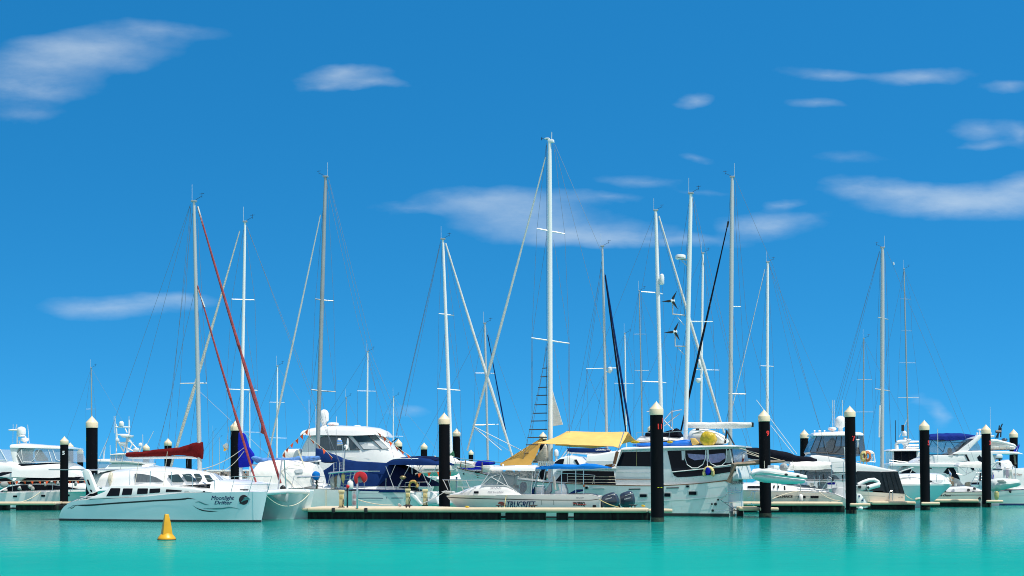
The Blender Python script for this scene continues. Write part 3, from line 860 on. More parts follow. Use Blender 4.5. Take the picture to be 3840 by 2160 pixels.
# ================================================================ B1: white flybridge cruiser at left
f = Fr(150, 101, 2); root = f.thing('motor_cruiser', 'white flybridge cruiser with clear curtains behind the pile with white 5', 'motor yacht')
H = Hull(f, r1((-120, 905), (300, 894), (600, 886), (835, 884), (985, 880)), (-40, 365), 3.9, 'R', ts=.92, pm=2.6, flare=.95)
H.build('hull', WHITE, root, WHITE)
for x, y in ((145, 936), (418, 930), (655, 926)):
    H.patch(rnd(r1((x - 20, y - 10), (x + 20, y - 10), (x + 20, y + 9), (x - 18, y + 9)), 2), 'portlight', WINDOW, root)
H.belt(-.3, .1, 'antifouling_band', ANTIF, root)
h = House(f, r1((-60, 905), (40, 850), (150, 826), (350, 808), (560, 800), (760, 812), (900, 850), (960, 878)), r1((-60, 908), (960, 884)), -1.75, 1.75, tum=.25, camber=.06)
h.build('deckhouse', WHITE, root)
h.pane(r1((2, 890), (90, 840), (200, 826), (350, 822), (520, 828), (660, 842), (762, 862), (600, 868), (300, 878), (100, 886)), 'window', WINDOW, root, off=.03)
s = Slab(f, r1((110, 800), (190, 800), (240, 750), (790, 745), (735, 800), (600, 815), (190, 815)), -1.45, 1.45, .1); s.build('windscreen', WINDOW, root)
# flybridge body
h = House(f, r1((120, 600), (200, 640), (450, 622), (600, 615), (680, 650), (760, 705), (806, 742)), r1((60, 742), (250, 752), (500, 757), (640, 748), (806, 750)), -1.95, 1.95, tum=.18, camber=.1, rad=.2, nose=('R', .9, .5))
h.build('flybridge', WHITE, root)
Slab(f, rnd(r1((90, 450), (100, 432), (150, 425), (200, 445), (165, 490), (160, 560), (190, 640), (200, 700), (215, 752), (135, 752), (128, 620)), 8), -1.7, 1.7, .1).build('flybridge_arch', WHITE, root, bevel=.08)
Slab(f, r1((-10, 745), (135, 700), (250, 752), (180, 790), (130, 790), (160, 760)), -1.7, 1.7).build('cockpit_overhang', WHITE, root, bevel=.05)
roof = House(f, r1((100, 440), (160, 428), (250, 432), (400, 442), (585, 452), (660, 466)), r1((100, 462), (660, 474)), -1.6, 1.6, tum=.3, camber=.1, rad=.1)
roof.build('hardtop', WHITE, root)
c = Slab(f, r1((168, 520), (200, 480), (260, 466), (650, 474), (690, 600), (400, 612), (215, 612)), -1.62, 1.62, .1); c.build('clear_curtain', VINYL, root)
for pts in (((206, 478), (215, 560), (225, 598), (300, 600), (330, 575), (385, 475)), ((468, 478), (505, 600)), ((510, 478), (545, 580), (580, 590)), ((168, 520), (215, 612), (690, 602))):
    c.line(r1(*pts), 1.1, 'curtain_frame', WHITE, root)
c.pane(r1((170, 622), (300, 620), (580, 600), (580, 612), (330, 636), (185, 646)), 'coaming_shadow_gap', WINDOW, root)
Slab(f, r1((330, 510), (350, 480), (420, 570), (425, 590), (345, 595)), -.5, .5).build('helm_seat', GREYWH, root, bevel=.05)
c.pane([(q1((288, 893))[0][0] + 4.4 * cos(a), q1((288, 893))[0][1] + 2.6 * sin(a)) for a in [i * pi / 8 for i in range(16)]], 'badge', INKN, root, off=.2, depth=.25)
radome(f, *[r1((208, 0))[0][0], r1((0, 257))[0][1], r1((0, 335))[0][1], 16.5])
dome(f, r1((208, 0))[0][0], [(r1((0, 330))[0][1], 14), (r1((0, 350))[0][1], 15), (r1((0, 358))[0][1], 8)]).build('dome_base', WHITE, root)
radar(f, r1((240, 0))[0][0], r1((0, 366))[0][1], r1((0, 412))[0][1], 15.5)
for a, b_ in (((168, 345), (168, 425)), ((168, 345), (235, 348)), ((188, 395), (192, 425)), ((250, 390), (254, 425)), ((246, 350), (250, 400))):
    line(f, r1(a, b_), .05, 'radar_mast', WHITE)
line(f, r1((110, 292), (150, 290), (160, 240)), .02, 'antenna_bracket', WIREW)
for a, b_ in (((127, 235), (125, 420)), ((163, 232), (165, 425)), ((268, 240), (284, 420))): whip(f, r1(a)[0], r1(b_)[0])
B().ell(f.at(*r1((130, 292))[0]), (.35, .3, .06)).build('gps_antenna', WHITE, root)
rail(f, r1((0, 795), (120, 788), (800, 782), (960, 800)), -1.85, .018, [p[0] for p in r1((120, 0), (510, 0), (705, 0), (850, 0))], 37)
f1 = f
def bunting(label, f, pts, yl, n, size, m=ORANGE, skip=()):
    """string of small triangular pennants (one thing)"""
    P = f.P(pts, yl)
    root = bpy.data.objects.new('pennant_string', None); link(root); root.location = f.O; root.rotation_euler = (0, 0, -f.yaw)
    tag(root, label, 'bunting')
    B().tube(P, .012, 4).build('cord', ROPE, root)
    L_ = [0]
    for a, b_ in zip(P, P[1:]): L_.append(L_[-1] + (b_ - a).length)
    rg = random.Random(n)
    for i in range(n):
        d = L_[-1] * (i + .5) / n
        k = max(j for j in range(len(L_)) if L_[j] <= d); k = min(k, len(P) - 2)
        c = P[k].lerp(P[k + 1], (d - L_[k]) / max(L_[k + 1] - L_[k], 1e-6))
        u = (P[k + 1] - P[k]).normalized(); s = f.m(size); tw = rg.uniform(-.5, .5)
        a, b_, t = c - u * s * .5, c + u * s * .5, c + Vector((rg.uniform(-.2, .5) * s, tw * s, -s * 1.05))
        k_ = B(); o_ = Vector((0, .012, 0)); k_.prism([a, b_, t], [a + o_, b_ + o_, t + o_]); k_.build('pennant', m, root)
bunting('row of orange pennants along the rail of the left flybridge cruiser', f, r1((-20, 797), (120, 787), (500, 785), (800, 780), (1010, 792)), -1.95, 14, 12)
# bags and fenders dangling on the rail
for i, (x, y, sx, sy) in enumerate(((40, 820, 40, 30), (55, 880, 22, 20), (190, 855, 18, 22), (290, 840, 26, 22), (318, 862, 16, 20), (438, 815, 12, 20), (500, 795, 13, 14), (560, 808, 16, 16), (735, 812, 14, 18), (975, 855, 14, 12))):
    b = B(); b.ell(f.at(*r1((x, y))[0], -2.05), (f.m(sx / 2.587), .14, f.m(sy / 2.587))); b.lump(.06, 5)
    o = b.build('mesh_bag', GREYCAN)
    f.single(o, 'crumpled grey mesh bag tied to the rail of the left flybridge cruiser', 'bag', 'mesh bags on the cruiser rail')
p = f.at(*r1((395, 890))[0], -1.98); q = f.at(*r1((90, 988))[0], -3.6)
b = B(); b.tube([p.lerp(q, i / 12) + Vector((0, 0, -.25 * 4 * (i / 12) * (1 - i / 12))) for i in range(13)], .03, 6); f.single(b.build('mooring_rope', ROPE), 'cream mooring rope sagging from the left flybridge cruiser to its pontoon', 'rope')

# ================================================================ B0: cruiser cut by the left edge
f = Fr(-60, 112, 0); root = f.thing('motor_cruiser', 'white motor cruiser cut off by the left edge of the picture', 'motor yacht')
H = Hull(f, [(-420, 1835), (-100, 1832), (60, 1826)], (-400, 20), 4, 'R'); H.build('hull', WHITE, root, WHITE)
h = House(f, r1((-500, 605), (-50, 600), (60, 605), (115, 615), (132, 690)), r1((-500, 760), (40, 745), (132, 700)), -1.8, 1.8, tum=.1, camber=.1, rad=.25); h.build('flybridge', WHITE, root)
h2 = House(f, r1((-400, 770), (100, 745), (160, 760), (200, 840)), r1((-400, 860), (200, 850)), -1.5, 1.5); h2.build('deckhouse', WHITE, root)
h2.pane(r1((-300, 790), (60, 755), (140, 790), (150, 820), (-300, 830)), 'window', WINDOW, root)
h.pane(r1((-100, 740), (20, 700), (128, 698), (130, 715), (40, 740)), 'window', WINDOW, root, off=.05)
c = Slab(f, r1((-300, 480), (2, 478), (65, 592), (60, 600), (-300, 600)), -1.5, 1.5, .1); c.build('clear_curtain', VINYL, root)
c.line(r1((2, 478), (65, 592)), 1.5, 'curtain_frame', WHITE, root); c.line(r1((-20, 585), (72, 582)), 1.5, 'curtain_frame', WHITE, root)

# ================================================================ B2: game boat with tower
f = Fr(470, 121, 4); root = f.thing('game_fishing_boat', 'white game fishing boat with a tall pipe tuna tower', 'fishing boat')
H = Hull(f, [(330, 1842), (420, 1836), (560, 1832), (640, 1832)], (340, 620), 4.2, 'L', ts=.9); H.build('hull', WHITE, root, WHITE)
h = House(f, q2((60, 880), (100, 860), (190, 805), (260, 740), (330, 705), (480, 700), (620, 715), (790, 740), (880, 760)), q2((60, 960), (880, 900)), -1.8, 1.8, tum=.2, camber=.08); h.build('deckhouse', WHITE, root)
h.pane(q2((95, 910), (140, 850), (290, 846), (440, 880), (490, 915)), 'window', WINDOW, root, off=.04)
h2 = House(f, q2((60, 960), (100, 925), (300, 930), (520, 935), (800, 950)), q2((60, 1110), (800, 1090)), -1.95, 1.95); h2.build('foredeck', WHITE, root)
fb = House(f, q2((285, 690), (300, 682), (500, 680), (780, 708)), q2((285, 712), (500, 712), (780, 728)), -1.7, 1.7, tum=-.2, camber=.0, rad=.05); fb.build('flybridge_coaming', WARM, root)
c = Slab(f, q2((300, 600), (310, 575), (560, 560), (780, 640), (780, 710), (500, 690), (300, 690)), -1.5, 1.5); c.build('clear_curtain', VINYL, root)
for pts in (((375, 570), (372, 680)), ((480, 565), (470, 685)), ((630, 585), (640, 700)), ((300, 600), (300, 690))): c.line(q2(*pts), 1.4, 'curtain_frame', WARM, root)
c.pane(rnd(q2((400, 590), (460, 580), (462, 650), (405, 652)), 3), 'window', VINYL, root); c.line(q2((402, 590), (460, 580), (464, 650), (405, 654), (402, 590)), 1.2, 'window_frame', WHITE, root)
t = House(f, q2((295, 578), (420, 562), (560, 566)), q2((295, 588), (560, 578)), -1.6, 1.6, camber=.06); t.build('hardtop', WARM, root)
for a, b_ in (((385, 120), (388, 560)), ((580, 60), (580, 330)), ((375, 165), (595, 168)), ((410, 280), (585, 280)), ((385, 170), (410, 390)), ((580, 330), (600, 390)), ((600, 390), (690, 480)), ((420, 400), (500, 545)),
              ((430, 420), (670, 540)), ((640, 400), (560, 560)), ((550, 330), (500, 530)), ((545, 390), (550, 560)), ((410, 400), (520, 400)), ((520, 190), (550, 250)), ((490, 290), (545, 330)), ((560, 380), (620, 385))):
    line(f, q2(a, b_), .05, 'tower_pipe', WHITE, yl=0)
Slab(f, q2((440, 290), (580, 285), (575, 320), (470, 325)), -.6, .6).build('tower_platform', WHITE, root, bevel=.04)
Slab(f, q2((372, 340), (410, 335), (415, 385), (375, 380)), -.3, .1).build('tower_box', WHITE, root, bevel=.04)
Slab(f, q2((548, 330), (580, 330), (578, 390), (550, 395)), -.3, .1).build('tower_box', WHITE, root, bevel=.04)
Slab(f, q2((412, 398), (520, 398), (490, 430), (430, 430)), -.5, .5).build('tower_seat', WHITE, root, bevel=.04)
radome(f, *q2((465, 0))[0][:1], q2((0, 75))[0][1], q2((0, 152))[0][1], 9.3)
radome(f, *q2((752, 0))[0][:1], q2((0, 402))[0][1], q2((0, 455))[0][1], 7)
radar(f, q2((692, 0))[0][0], q2((0, 480))[0][1], q2((0, 540))[0][1], 12)
line(f, q2((770, 455), (735, 540)), .05, 'dome_post', WHITE)
for a, b_ in (((352, 0), (356, 260)), ((374, 0), (376, 180)), ((578, 0), (578, 100)), ((785, 280), (790, 480)), ((950, 230), (855, 420))): whip(f, q2(a)[0], q2(b_)[0], r=.022)
# canopy boat further behind
f = Fr(405, 134, 4); root = f.thing('motor_cruiser', 'far white cruiser with a clear curtained canopy just right of pile with yellow 1', 'motor yacht')
H = Hull(f, [(320, 1822), (500, 1818)], (330, 490), 3.6, 'L'); H.build('hull', WHITE, root, WHITE)
t = House(f, q2((60, 670), (100, 655), (220, 655), (290, 672)), q2((60, 685), (290, 690)), -1.4, 1.4, camber=.1); t.build('canopy', WHITE, root)
c = Slab(f, q2((70, 682), (285, 685), (280, 800), (90, 800)), -1.35, 1.35); c.build('clear_curtain', VINYL, root)
House(f, q2((50, 810), (120, 795), (300, 795), (330, 830)), q2((50, 1000), (330, 1000)), -1.6, 1.6).build('cabin', WHITE, root)
for a, b_ in (((265, 328), (128, 630)), ((222, 450), (200, 650)), ((205, 480), (190, 650)), ((292, 440), (296, 580))): whip(f, q2(a)[0], q2(b_)[0], r=.025)
# ================================================================ B4a: yacht with royal blue sail cover (bow left, behind the catamaran)
f = Fr(960, 87.2, 9); root = f.thing('sailing_yacht', 'white yacht with a royal blue mast cover and white canvas cockpit tent', 'sailing yacht')
sheer = [(620, 1818), (800, 1824), (1000, 1830), (1193, 1834), (1260, 1837), (1306, 1842)]
H = Hull(f, sheer, (660, 1276), 3.4, 'L', ts=.74, pm=2.2, flare=.95); H.build('hull', OLDWH, root, WHITE, deckdrop=-.03)
Slab(f, q4((480, 870), (570, 862), (625, 1130), (420, 1130), (400, 960)), -1.25, 1.0).build('transom', OLDWH, root, bevel=.06)
House(f, [(800, 1820), (860, 1806), (960, 1800), (1100, 1806), (1240, 1826)], [(800, 1836), (1240, 1838)], -1.35, 1.35, tum=.3, camber=.1).build('coachroof', WHITE, root)
tent = House(f, q3((990, 850), (1015, 760), (1062, 640), (1110, 590), (1250, 562), (1500, 558)) + r2((1560, 620), (1660, 640), (1725, 662), (1738, 740)),
             q3((990, 860), (1180, 890)) + r2((1400, 855), (1560, 858), (1738, 835)), -1.45, 1.45, tum=.28, camber=.22, rad=.3, n=40, lump=.05)
tent.build('cockpit_tent', CANVAS, root)
tent.pane(rnd(r2((1564, 676), (1640, 670), (1645, 703), (1576, 709)), 2), 'tent_window', SCREEN, root, off=.05)
tent.line(r2((1432, 690), (1470, 740), (1560, 838)), .9, 'tent_seam', ROPE, root, off=.04); tent.line(r2((1432, 690), (1520, 640), (1640, 632)), .8, 'tent_seam', ROPE, root, off=.04)
tent.pane(q3((945, 845), (1010, 745), (1040, 745), (1010, 850)), 'side_curtain', VINYL, root, off=.05)
mo = mast(f, (919, 833), (902, 1812), 13.5, [((869, 1122), (956, 1125)), ((848, 1459), (966, 1464))], m=MASTW, vane='R')
Slab(f, q3((855, 85), (895, 80), (945, 110), (975, 200), (1010, 310), (1085, 415), (1078, 480), (1060, 580), (1000, 605), (860, 622), (845, 300)), -.16, .16).build('mast_sail_cover', ROYAL, root, bevel=.09, seg=3)
st = [(*a, b_[1]) for a, b_ in zip(q3((1065, 440), (1130, 438), (1250, 470), (1400, 478)) + r2((1480, 560), (1620, 548), (1760, 540), (1806, 545)),
                                   q3((1065, 500), (1130, 545), (1250, 568), (1400, 565)) + r2((1480, 605), (1620, 598), (1760, 588), (1806, 580)))]
sausage(f, st, 0, .2, n=14, lump=.07, sub=5).build('boom_sail_cover', FADED, root)
line(f, q3((1070, 570), (1100, 585)) + r2((1500, 612), (1820, 590)), .06, 'boom', MASTW)
furled(f, (899, 866), (632, 1780), 4, 14, 'furled_genoa', BEIGESAIL)
for p, q in (((925, 850), (1290, 1780)), ((927, 850), (1170, 1500)), ((920, 860), (956, 1124)), ((956, 1124), (966, 1462)), ((966, 1462), (985, 1830)), ((914, 860), (869, 1123)), ((869, 1123), (849, 1460)), ((849, 1460), (862, 1830)), ((910, 1130), (862, 1462)), ((912, 1140), (960, 1462)), ((905, 1466), (820, 1830)), ((1170, 1500), (1300, 1790))):
    stay(f, p, q)
stay(f, r3((300, 490))[0], r3((430, 800))[0], .02, ROPE, yl=-1); stay(f, r2((1600, 480))[0], r2((1690, 720))[0], .03, ROPE, yl=-.6)
# pushpit, outboard, davit arch and stern clutter
for pts in (((270, 870), (300, 745), (560, 742), (540, 860)), ((365, 870), (380, 742)), ((290, 800), (550, 800))):
    line(f, r3(*pts), .018, 'pushpit', STEEL, yl=-1.3)
arch_pts = ((600, 700), (620, 705), (980, 690))
sp = House(f, r3((612, 698), (700, 692), (800, 688), (985, 686)), r3((612, 706), (985, 694)), -1.4, 1.2, tum=0, camber=.02, rad=.02); sp.build('solar_panel', DKALU, root)
line(f, r3((600, 712), (800, 690), (985, 692)), .045, 'arch_rail', STEEL, yl=-1.42)
for a, b_ in (((620, 705), (585, 880)), ((640, 705), (665, 870)), ((700, 700), (690, 880)), ((740, 700), (745, 880)), ((820, 700), (800, 800)), ((860, 700), (830, 790))):
    line(f, r3(a, b_), .03, 'arch_leg', STEEL, yl=-1.1)
for a, b_ in (((640, 760), (850, 770)), ((620, 810), (830, 820)), ((750, 740), (850, 720))): line(f, r3(a, b_), .02, 'arch_brace', STEEL, yl=-1.1)
line(f, r3((760, 480), (748, 690)), .035, 'turbine_pole', STEEL, yl=-.6)
wt = B(); wt.ell(f.at(*r3((770, 450))[0], -.6), (f.m(9), f.m(6), f.m(7))); wt = wt.build('wind_turbine', WHITE, root)
c0 = f.at(*r3((786, 448))[0], -.6)
for a in (88, 208, 328):
    d = Vector((.12 * cos(radians(a)), .5 * cos(radians(a)), sin(radians(a)))) * f.m(29)
    B().tube([c0, c0 + d * .5, c0 + d], [.05, .07, .03], 5).build('blade', WHITE, wt)
for x in (652, 706):
    line(f, r3((x, 700), (x, 608), (x + 27, 604), (x + 27, 668), (x + 3, 668)), .022, 'frame_antenna', STEEL, yl=-.9)
def blob(f, px, py, sx, sy, yl, name, m, label, cat, lumpy=.05, group=None):
    b = B(); b.ell(f.at(px, py, yl), (f.m(sx), f.m(min(sx, sy)) * .8, f.m(sy)), 14)
    if lumpy: b.lump(lumpy, 4)
    return f.single(b.build(name, m), label, cat, group)
ob = B(); ob.ell(f.at(*r3((480, 735))[0], -1.35), (f.m(15), .22, f.m(16)), 14); ob.lump(.09, 4); ob = ob.build('outboard_motor', BLUE)
f.single(ob, 'outboard motor under a bright blue cover on the white tent yacht', 'outboard motor')
line(f, r3((485, 770), (487, 880)), .05, 'motor_leg', BLACK, ob, yl=-1.4); line(f, r3((470, 800), (500, 830)), .03, 'clamp', BLACK, ob, yl=-1.4)
def bottle(f, px, y0, y1, hw, yl, m, label):
    b = dome(f, px, [(y0, hw * .3), (lerp(y0, y1, .12), hw * .35), (lerp(y0, y1, .2), hw * .75), (lerp(y0, y1, .35), hw), (lerp(y0, y1, .85), hw), (y1, hw * .8)], yl)
    return f.single(b.build('gas_bottle', m), label, 'gas bottle')
bottle(f, r3((812, 0))[0][0], r3((0, 768))[0][1], r3((0, 862))[0][1], 11.5, -1.3, WHITE, 'white gas bottle on the stern rail beside the red hose reel')
for (x, y, sx, sy, m_, lab) in ((640, 800, 10, 26, GREYCAN, 'tall grey bag strapped to the stern arch of the tent yacht'), (700, 790, 8, 24, GREYWH, 'pale grey roll strapped beside the tall grey bag'), (742, 760, 7, 18, LEMON, 'yellow strap bundle hanging under the solar panel of the tent yacht'), (672, 785, 7, 22, OLDWOOD, 'brown bundle between the two grey bags on the stern arch')):
    blob(f, *r3((x, y))[0], sx, sy, -1.25, 'gear_bag', m_, lab, 'bag')
blob(f, *r3((786, 848))[0], 4, 4.5, -1.45, 'red_float', REDP, 'small red float hanging beside the white gas bottle', 'float', 0)
for x in (568, 580):
    sag(f, r3((x, 870))[0], r3((x, 1030))[0], 0, .02, 'stern_line', ROPE, yl=-1.75)
lettering(plane_surf(f, -1.27), 'NEMESIS', *[p[0] for p in q4((505, 0), (575, 0))], q4((0, 900))[0][1], INKN, root, hpx=4, ybR=q4((0, 1050))[0][1]) if False else None
# striped flag
def flag(f, poly, yl, m, label, stripes=(), staff=None):
    ro = bpy.data.objects.new('flag', None); link(ro); ro.location = f.O; ro.rotation_euler = (0, 0, -f.yaw); tag(ro, label, 'flag')
    def cloth(pl, off, name, m_):
        n = f.P(pl, yl - off); fa = [p + Vector((0, .012, 0)) for p in n]
        for i, (p, q) in enumerate(zip(n, fa)):
            k = .05 * sin(i * 1.9); p.y += k; q.y += k
        B().prism(n, fa).build(name, m_, ro)
    cloth(poly, 0, 'cloth', m)
    for pl, m_ in stripes: cloth(pl, .012, 'stripe', m_)
    if staff: line(f, staff, .018, 'staff', STEEL, ro, yl=yl + .02)
flag(f, r3((690, 372), (715, 370), (738, 438), (682, 440)), -.8, CANVAS, 'white and blue striped flag flying over the tent yacht stern', [(r3((686, 388), (728, 388), (732, 404), (684, 404)), FADED), (r3((684, 412), (735, 412), (737, 424), (683, 424)), FADED)], staff=r3((745, 690), (738, 440)))
# yellow-white flag on the yacht's shroud
f3 = Fr(850, 92, 0)
flag(f3, q3((690, 238), (715, 300), (712, 330), (690, 355), (660, 330), (625, 300), (640, 270)), 0, SAIL, 'small white and yellow flag on a halyard in front of the far masts', [(q3((628, 295), (660, 330), (690, 350), (660, 368), (632, 370), (645, 335)), YELLOW)], staff=q3((715, 0), (690, 238)))
stay_o = None

# ================================================================ B4b: yacht with navy boom tent (stern right)
f = Fr(1330, 93.4, 16); root = f.thing('sailing_yacht', 'white yacht with navy boom tent and navy bimini, stern at the pontoon', 'sailing yacht')
sheer = [(985, 1828), (1200, 1836), (1320, 1840), (1480, 1845), (1545, 1848), (1600, 1846), (1643, 1850)]
H = Hull(f, sheer, (1035, 1612), 3.5, 'L', ts=.78, pm=2.2, flare=.96); H.build('hull', WHITE, root, WHITE, deckdrop=.02)
H.stripe(r3((790, 955), (1000, 952), (1130, 953)), 2.6, 'hull_stripe', INKN, root); H.stripe(r3((1210, 951), (1325, 951)), 2.6, 'hull_stripe', INKN, root); H.stripe(r3((1158, 940), (1168, 960)), 3, 'hull_mark', INKN, root, n=4)
Slab(f, r3((800, 862), (1345, 872), (1345, 898), (800, 896)), -1.72, -1.69).build('weather_cloth', NAVY, root)
H.stripe(r3((800, 908), (1345, 912)), 1.6, 'toe_rail', ALU, root)
House(f, [(1120, 1838), (1160, 1818), (1300, 1816), (1480, 1822), (1560, 1846)], [(1120, 1846), (1560, 1852)], -1.3, 1.3, tum=.3).build('coachroof', WHITE, root)
# scoop transom
Slab(f, r3((1395, 905), (1450, 890), (1600, 888), (1640, 920), (1672, 1005), (1660, 1025), (1470, 1025)), -1.55, 1.1).build('transom', WHITE, root, bevel=.08)
Slab(f, r3((1385, 925), (1420, 905), (1510, 1015), (1490, 1028)), -1.66, -1.4).build('transom_wing', WHITE, root, bevel=.04)
Slab(f, r3((1550, 975), (1640, 935), (1655, 1000), (1560, 1020)), -1.62, -1.54).build('transom_step', GREYWH, root, bevel=.04)
lettering(plane_surf(f, -1.56), 'SCORPIO', *[p[0] for p in r3((1498, 0), (1580, 0))], r3((0, 952))[0][1], INKB, root, hpx=4)
mo = mast(f, (1221, 664), (1188, 1800), 16.5, [((1182, 1121), (1251, 1129)), ((1167, 1461), (1259, 1469))], m=DKALU, vane='L', taper=.8)
tent = Slab(f, r3((470, 462), (540, 500), (640, 540), (700, 572), (800, 592), (1000, 603), (1150, 612), (1245, 640), (1170, 760), (1090, 830), (940, 848), (700, 850), (560, 845), (480, 800), (440, 760), (520, 700), (600, 650), (660, 600), (560, 610), (475, 590)), -1.25, 1.25, .42)
tent.build('boom_tent', NAVY, root, bevel=.06)
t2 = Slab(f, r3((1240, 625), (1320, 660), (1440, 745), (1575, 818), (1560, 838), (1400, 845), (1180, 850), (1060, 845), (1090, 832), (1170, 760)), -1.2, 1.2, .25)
t2.build('shaded_aft_awning', DKNAVY, root, bevel=.05)  # shade on the tent's right side, put in as a darker navy
bm_ = House(f, r3((1145, 618), (1200, 582), (1320, 568), (1450, 566), (1560, 578), (1668, 618)), r3((1145, 628), (1420, 632), (1668, 632)), -1.45, 1.45, tum=.3, camber=.14, rad=.1, lump=.03)
bm_.build('bimini', NAVY, root)
bm2 = House(f, r3((1290, 568), (1420, 552), (1560, 556), (1640, 578)), r3((1290, 576), (1640, 590)), -1.0, 1.2, tum=.3, camber=.12); bm2.build('bimini', DKNAVY, root)
line(f, r3((1225, 572), (1330, 566), (1470, 570)), .03, 'bimini_rail', WHITE, yl=-1.3)
for pts in (((1155, 640), (1245, 880)), ((1250, 630), (1197, 752)), ((1390, 632), (1248, 885)), ((1470, 612), (1590, 880)), ((1535, 612), (1440, 730)), ((1405, 560), (1412, 720)), ((1650, 630), (1560, 850))):
    line(f, r3(*pts), .022, 'bimini_pole', STEEL, yl=-1.35)
for pts in (((1150, 870), (1160, 845), (1340, 840)), ((1340, 880), (1345, 800), (1560, 795), (1600, 850), (1590, 890)), ((1480, 880), (1480, 800)), ((1345, 840), (1585, 842))):
    line(f, r3(*pts), .018, 'pushpit', STEEL, yl=-1.45)
for x in (948, 1158): line(f, r3((x, 760), (x - 3, 885)), .016, 'stanchion', STEEL, yl=-1.6)
line(f, r3((800, 845), (948, 838), (1240, 842)), .008, 'lifeline', WIREW, yl=-1.6)
bq = B(); bq.ell(f.at(*r3((1322, 752))[0], -1.5), (f.m(12.5), .2, f.m(7.5)), 16); bq = bq.build('barbecue', BRASS, root); line(f, r3((1322, 775), (1250, 870)), .02, 'bracket', STEEL, bq, yl=-1.5); line(f, r3((1318, 775), (1262, 880)), .02, 'bracket', STEEL, bq, yl=-1.5)
furled(f, (1202, 806), (1000, 1735), 4, 9, 'furled_jib', SAIL)
for p, q in (((1231, 672), (1384, 1320)), ((1233, 672), (1400, 1320)), ((1390, 1320), (1600, 1830)), ((1228, 690), (1251, 1128)), ((1251, 1128), (1259, 1468)), ((1259, 1468), (1262, 1750)), ((1218, 700), (1183, 1124)), ((1183, 1124), (1168, 1464)), ((1168, 1464), (1150, 1810)),
             ((1213, 1135), (1170, 1464)), ((1215, 1135), (1256, 1466)), ((1205, 1470), (1080, 1810)), ((1206, 1475), (1260, 1810)), ((1222, 680), (1340, 1200)), ((1340, 1200), (1478, 1720))):
    stay(f, p, q)
def horseshoe(f, px, py, w, h, yl, m, label, up=True):
    s = 1 if up else -1
    pts = []
    for i in range(17):
        a = radians(-28 + 236 * i / 16)
        pts.append(f.at(px + w * cos(a), py - s * h * sin(a), yl))
    t = f.m(w * .36)
    b = B(); b.tube(pts, [t * (.75 if i in (0, 16) else 1) for i in range(17)], 10); b.lump(.02, 6)
    return f.single(b.build('lifebuoy', m), label, 'lifebuoy')
horseshoe(f, *r3((1422, 832))[0], 14.5, 17, -1.62, TANBUOY, 'tan horseshoe lifebuoy on the stern rail above the dock pedestals')
bunting('line of orange pennants running from the white cruiser roof down to the navy bimini', f, r3((405, 275), (420, 372), (560, 480), (640, 560)) , -1.5, 5, 18)
bunting('line of orange pennants climbing from the blue boom cover to the white cruiser roof', f, r3((148, 550), (180, 490), (260, 410), (322, 355), (408, 275)), -.6, 6, 17)
bunting('line of orange pennants in front of the white cruiser windscreen', f, r3((1060, 300), (1150, 365), (1230, 430), (1310, 490), (1400, 550)), -1.2, 6, 17)
bunting('short line of orange pennants below the hanging white tender', f, r3((1440, 715), (1510, 705), (1600, 700), (1811, 690)), -1.7, 4, 16)

# ================================================================ B3: enclosed flybridge motor yacht with satellite dome
f = Fr(1310, 100.5, 7); root = f.thing('motor_cruiser', 'white enclosed motor cruiser with a large satellite dome above the navy tent', 'motor yacht')
H = Hull(f, [(1050, 1815), (1300, 1806), (1500, 1795), (1640, 1788)], (1060, 1600), 4.4, 'R', ts=.95, pm=2.4); H.build('hull', WHITE, root, WHITE)
h = House(f, r3((335, 520), (345, 440), (400, 342), (520, 335), (850, 335), (1060, 332), (1130, 400), (1195, 472), (1315, 565), (1420, 680), (1540, 790)), r3((335, 850), (900, 850), (1540, 800)), -1.95, 1.95, tum=.10, camber=.1, rad=.25, n=46, nose=('R', 1.5, .45))
h.build('superstructure', WHITE, root)
rf = House(f, r3((326, 325), (345, 298), (420, 281), (520, 270), (650, 261), (900, 269), (1050, 288), (1130, 315), (1160, 350)), r3((326, 335), (420, 345), (520, 340), (850, 345), (1060, 338), (1160, 360)), -1.95, 1.95, tum=.3, camber=.14, rad=.12, nose=('R', .8, .6)); rf.build('hardtop', WHITE, root)
House(f, r3((155, 510), (170, 490), (330, 488)), r3((155, 560), (330, 560)), -1.6, 1.6).build('cockpit_canopy', CANVAS, root)
h.pane(rnd(r3((515, 372), (535, 357), (590, 352), (780, 352), (815, 385), (908, 484), (600, 486), (530, 472), (512, 430)), 4), 'window', WINDGREY, root, off=.03)
h.line(r3((515, 372), (535, 357), (590, 352), (780, 352), (815, 385), (908, 484), (600, 486), (530, 472), (512, 430), (515, 372)), .8, 'window_frame', BLACK, root, off=.04)
h.pane(r3((835, 350), (972, 338), (1108, 472), (940, 478)), 'windscreen', SCREEN, root, off=.04); h.pane(r3((835, 350), (972, 338), (1040, 400), (890, 410)), 'windscreen', GREENGL, root, off=.055)
h.pane(r3((988, 337), (1052, 332), (1190, 472), (1120, 473)), 'windscreen', SCREEN, root, off=.04); h.pane(r3((990, 337), (1052, 332), (1100, 380), (1040, 385)), 'windscreen', GREENGL, root, off=.055)
h.line(r3((835, 350), (940, 478), (1190, 472)), .9, 'windscreen_frame', BLACK, root, off=.05); h.line(r3((980, 337), (1115, 472)), 1.0, 'windscreen_frame', BLACK, root, off=.06)
h.pane(r3((345, 600), (480, 600), (500, 780), (350, 780)), 'window', WINDOW, root, off=.03)
h.line(r3((770, 556), (865, 558)), 1.4, 'grab_rail', WHITE, root, off=.08)
h.line(r3((590, 560), (1000, 568)), .5, 'moulding_line', GREYWH, root, off=.02)
radome(f, r3((558, 0))[0][0], r3((0, 90))[0][1], r3((0, 205))[0][1], 17.5)
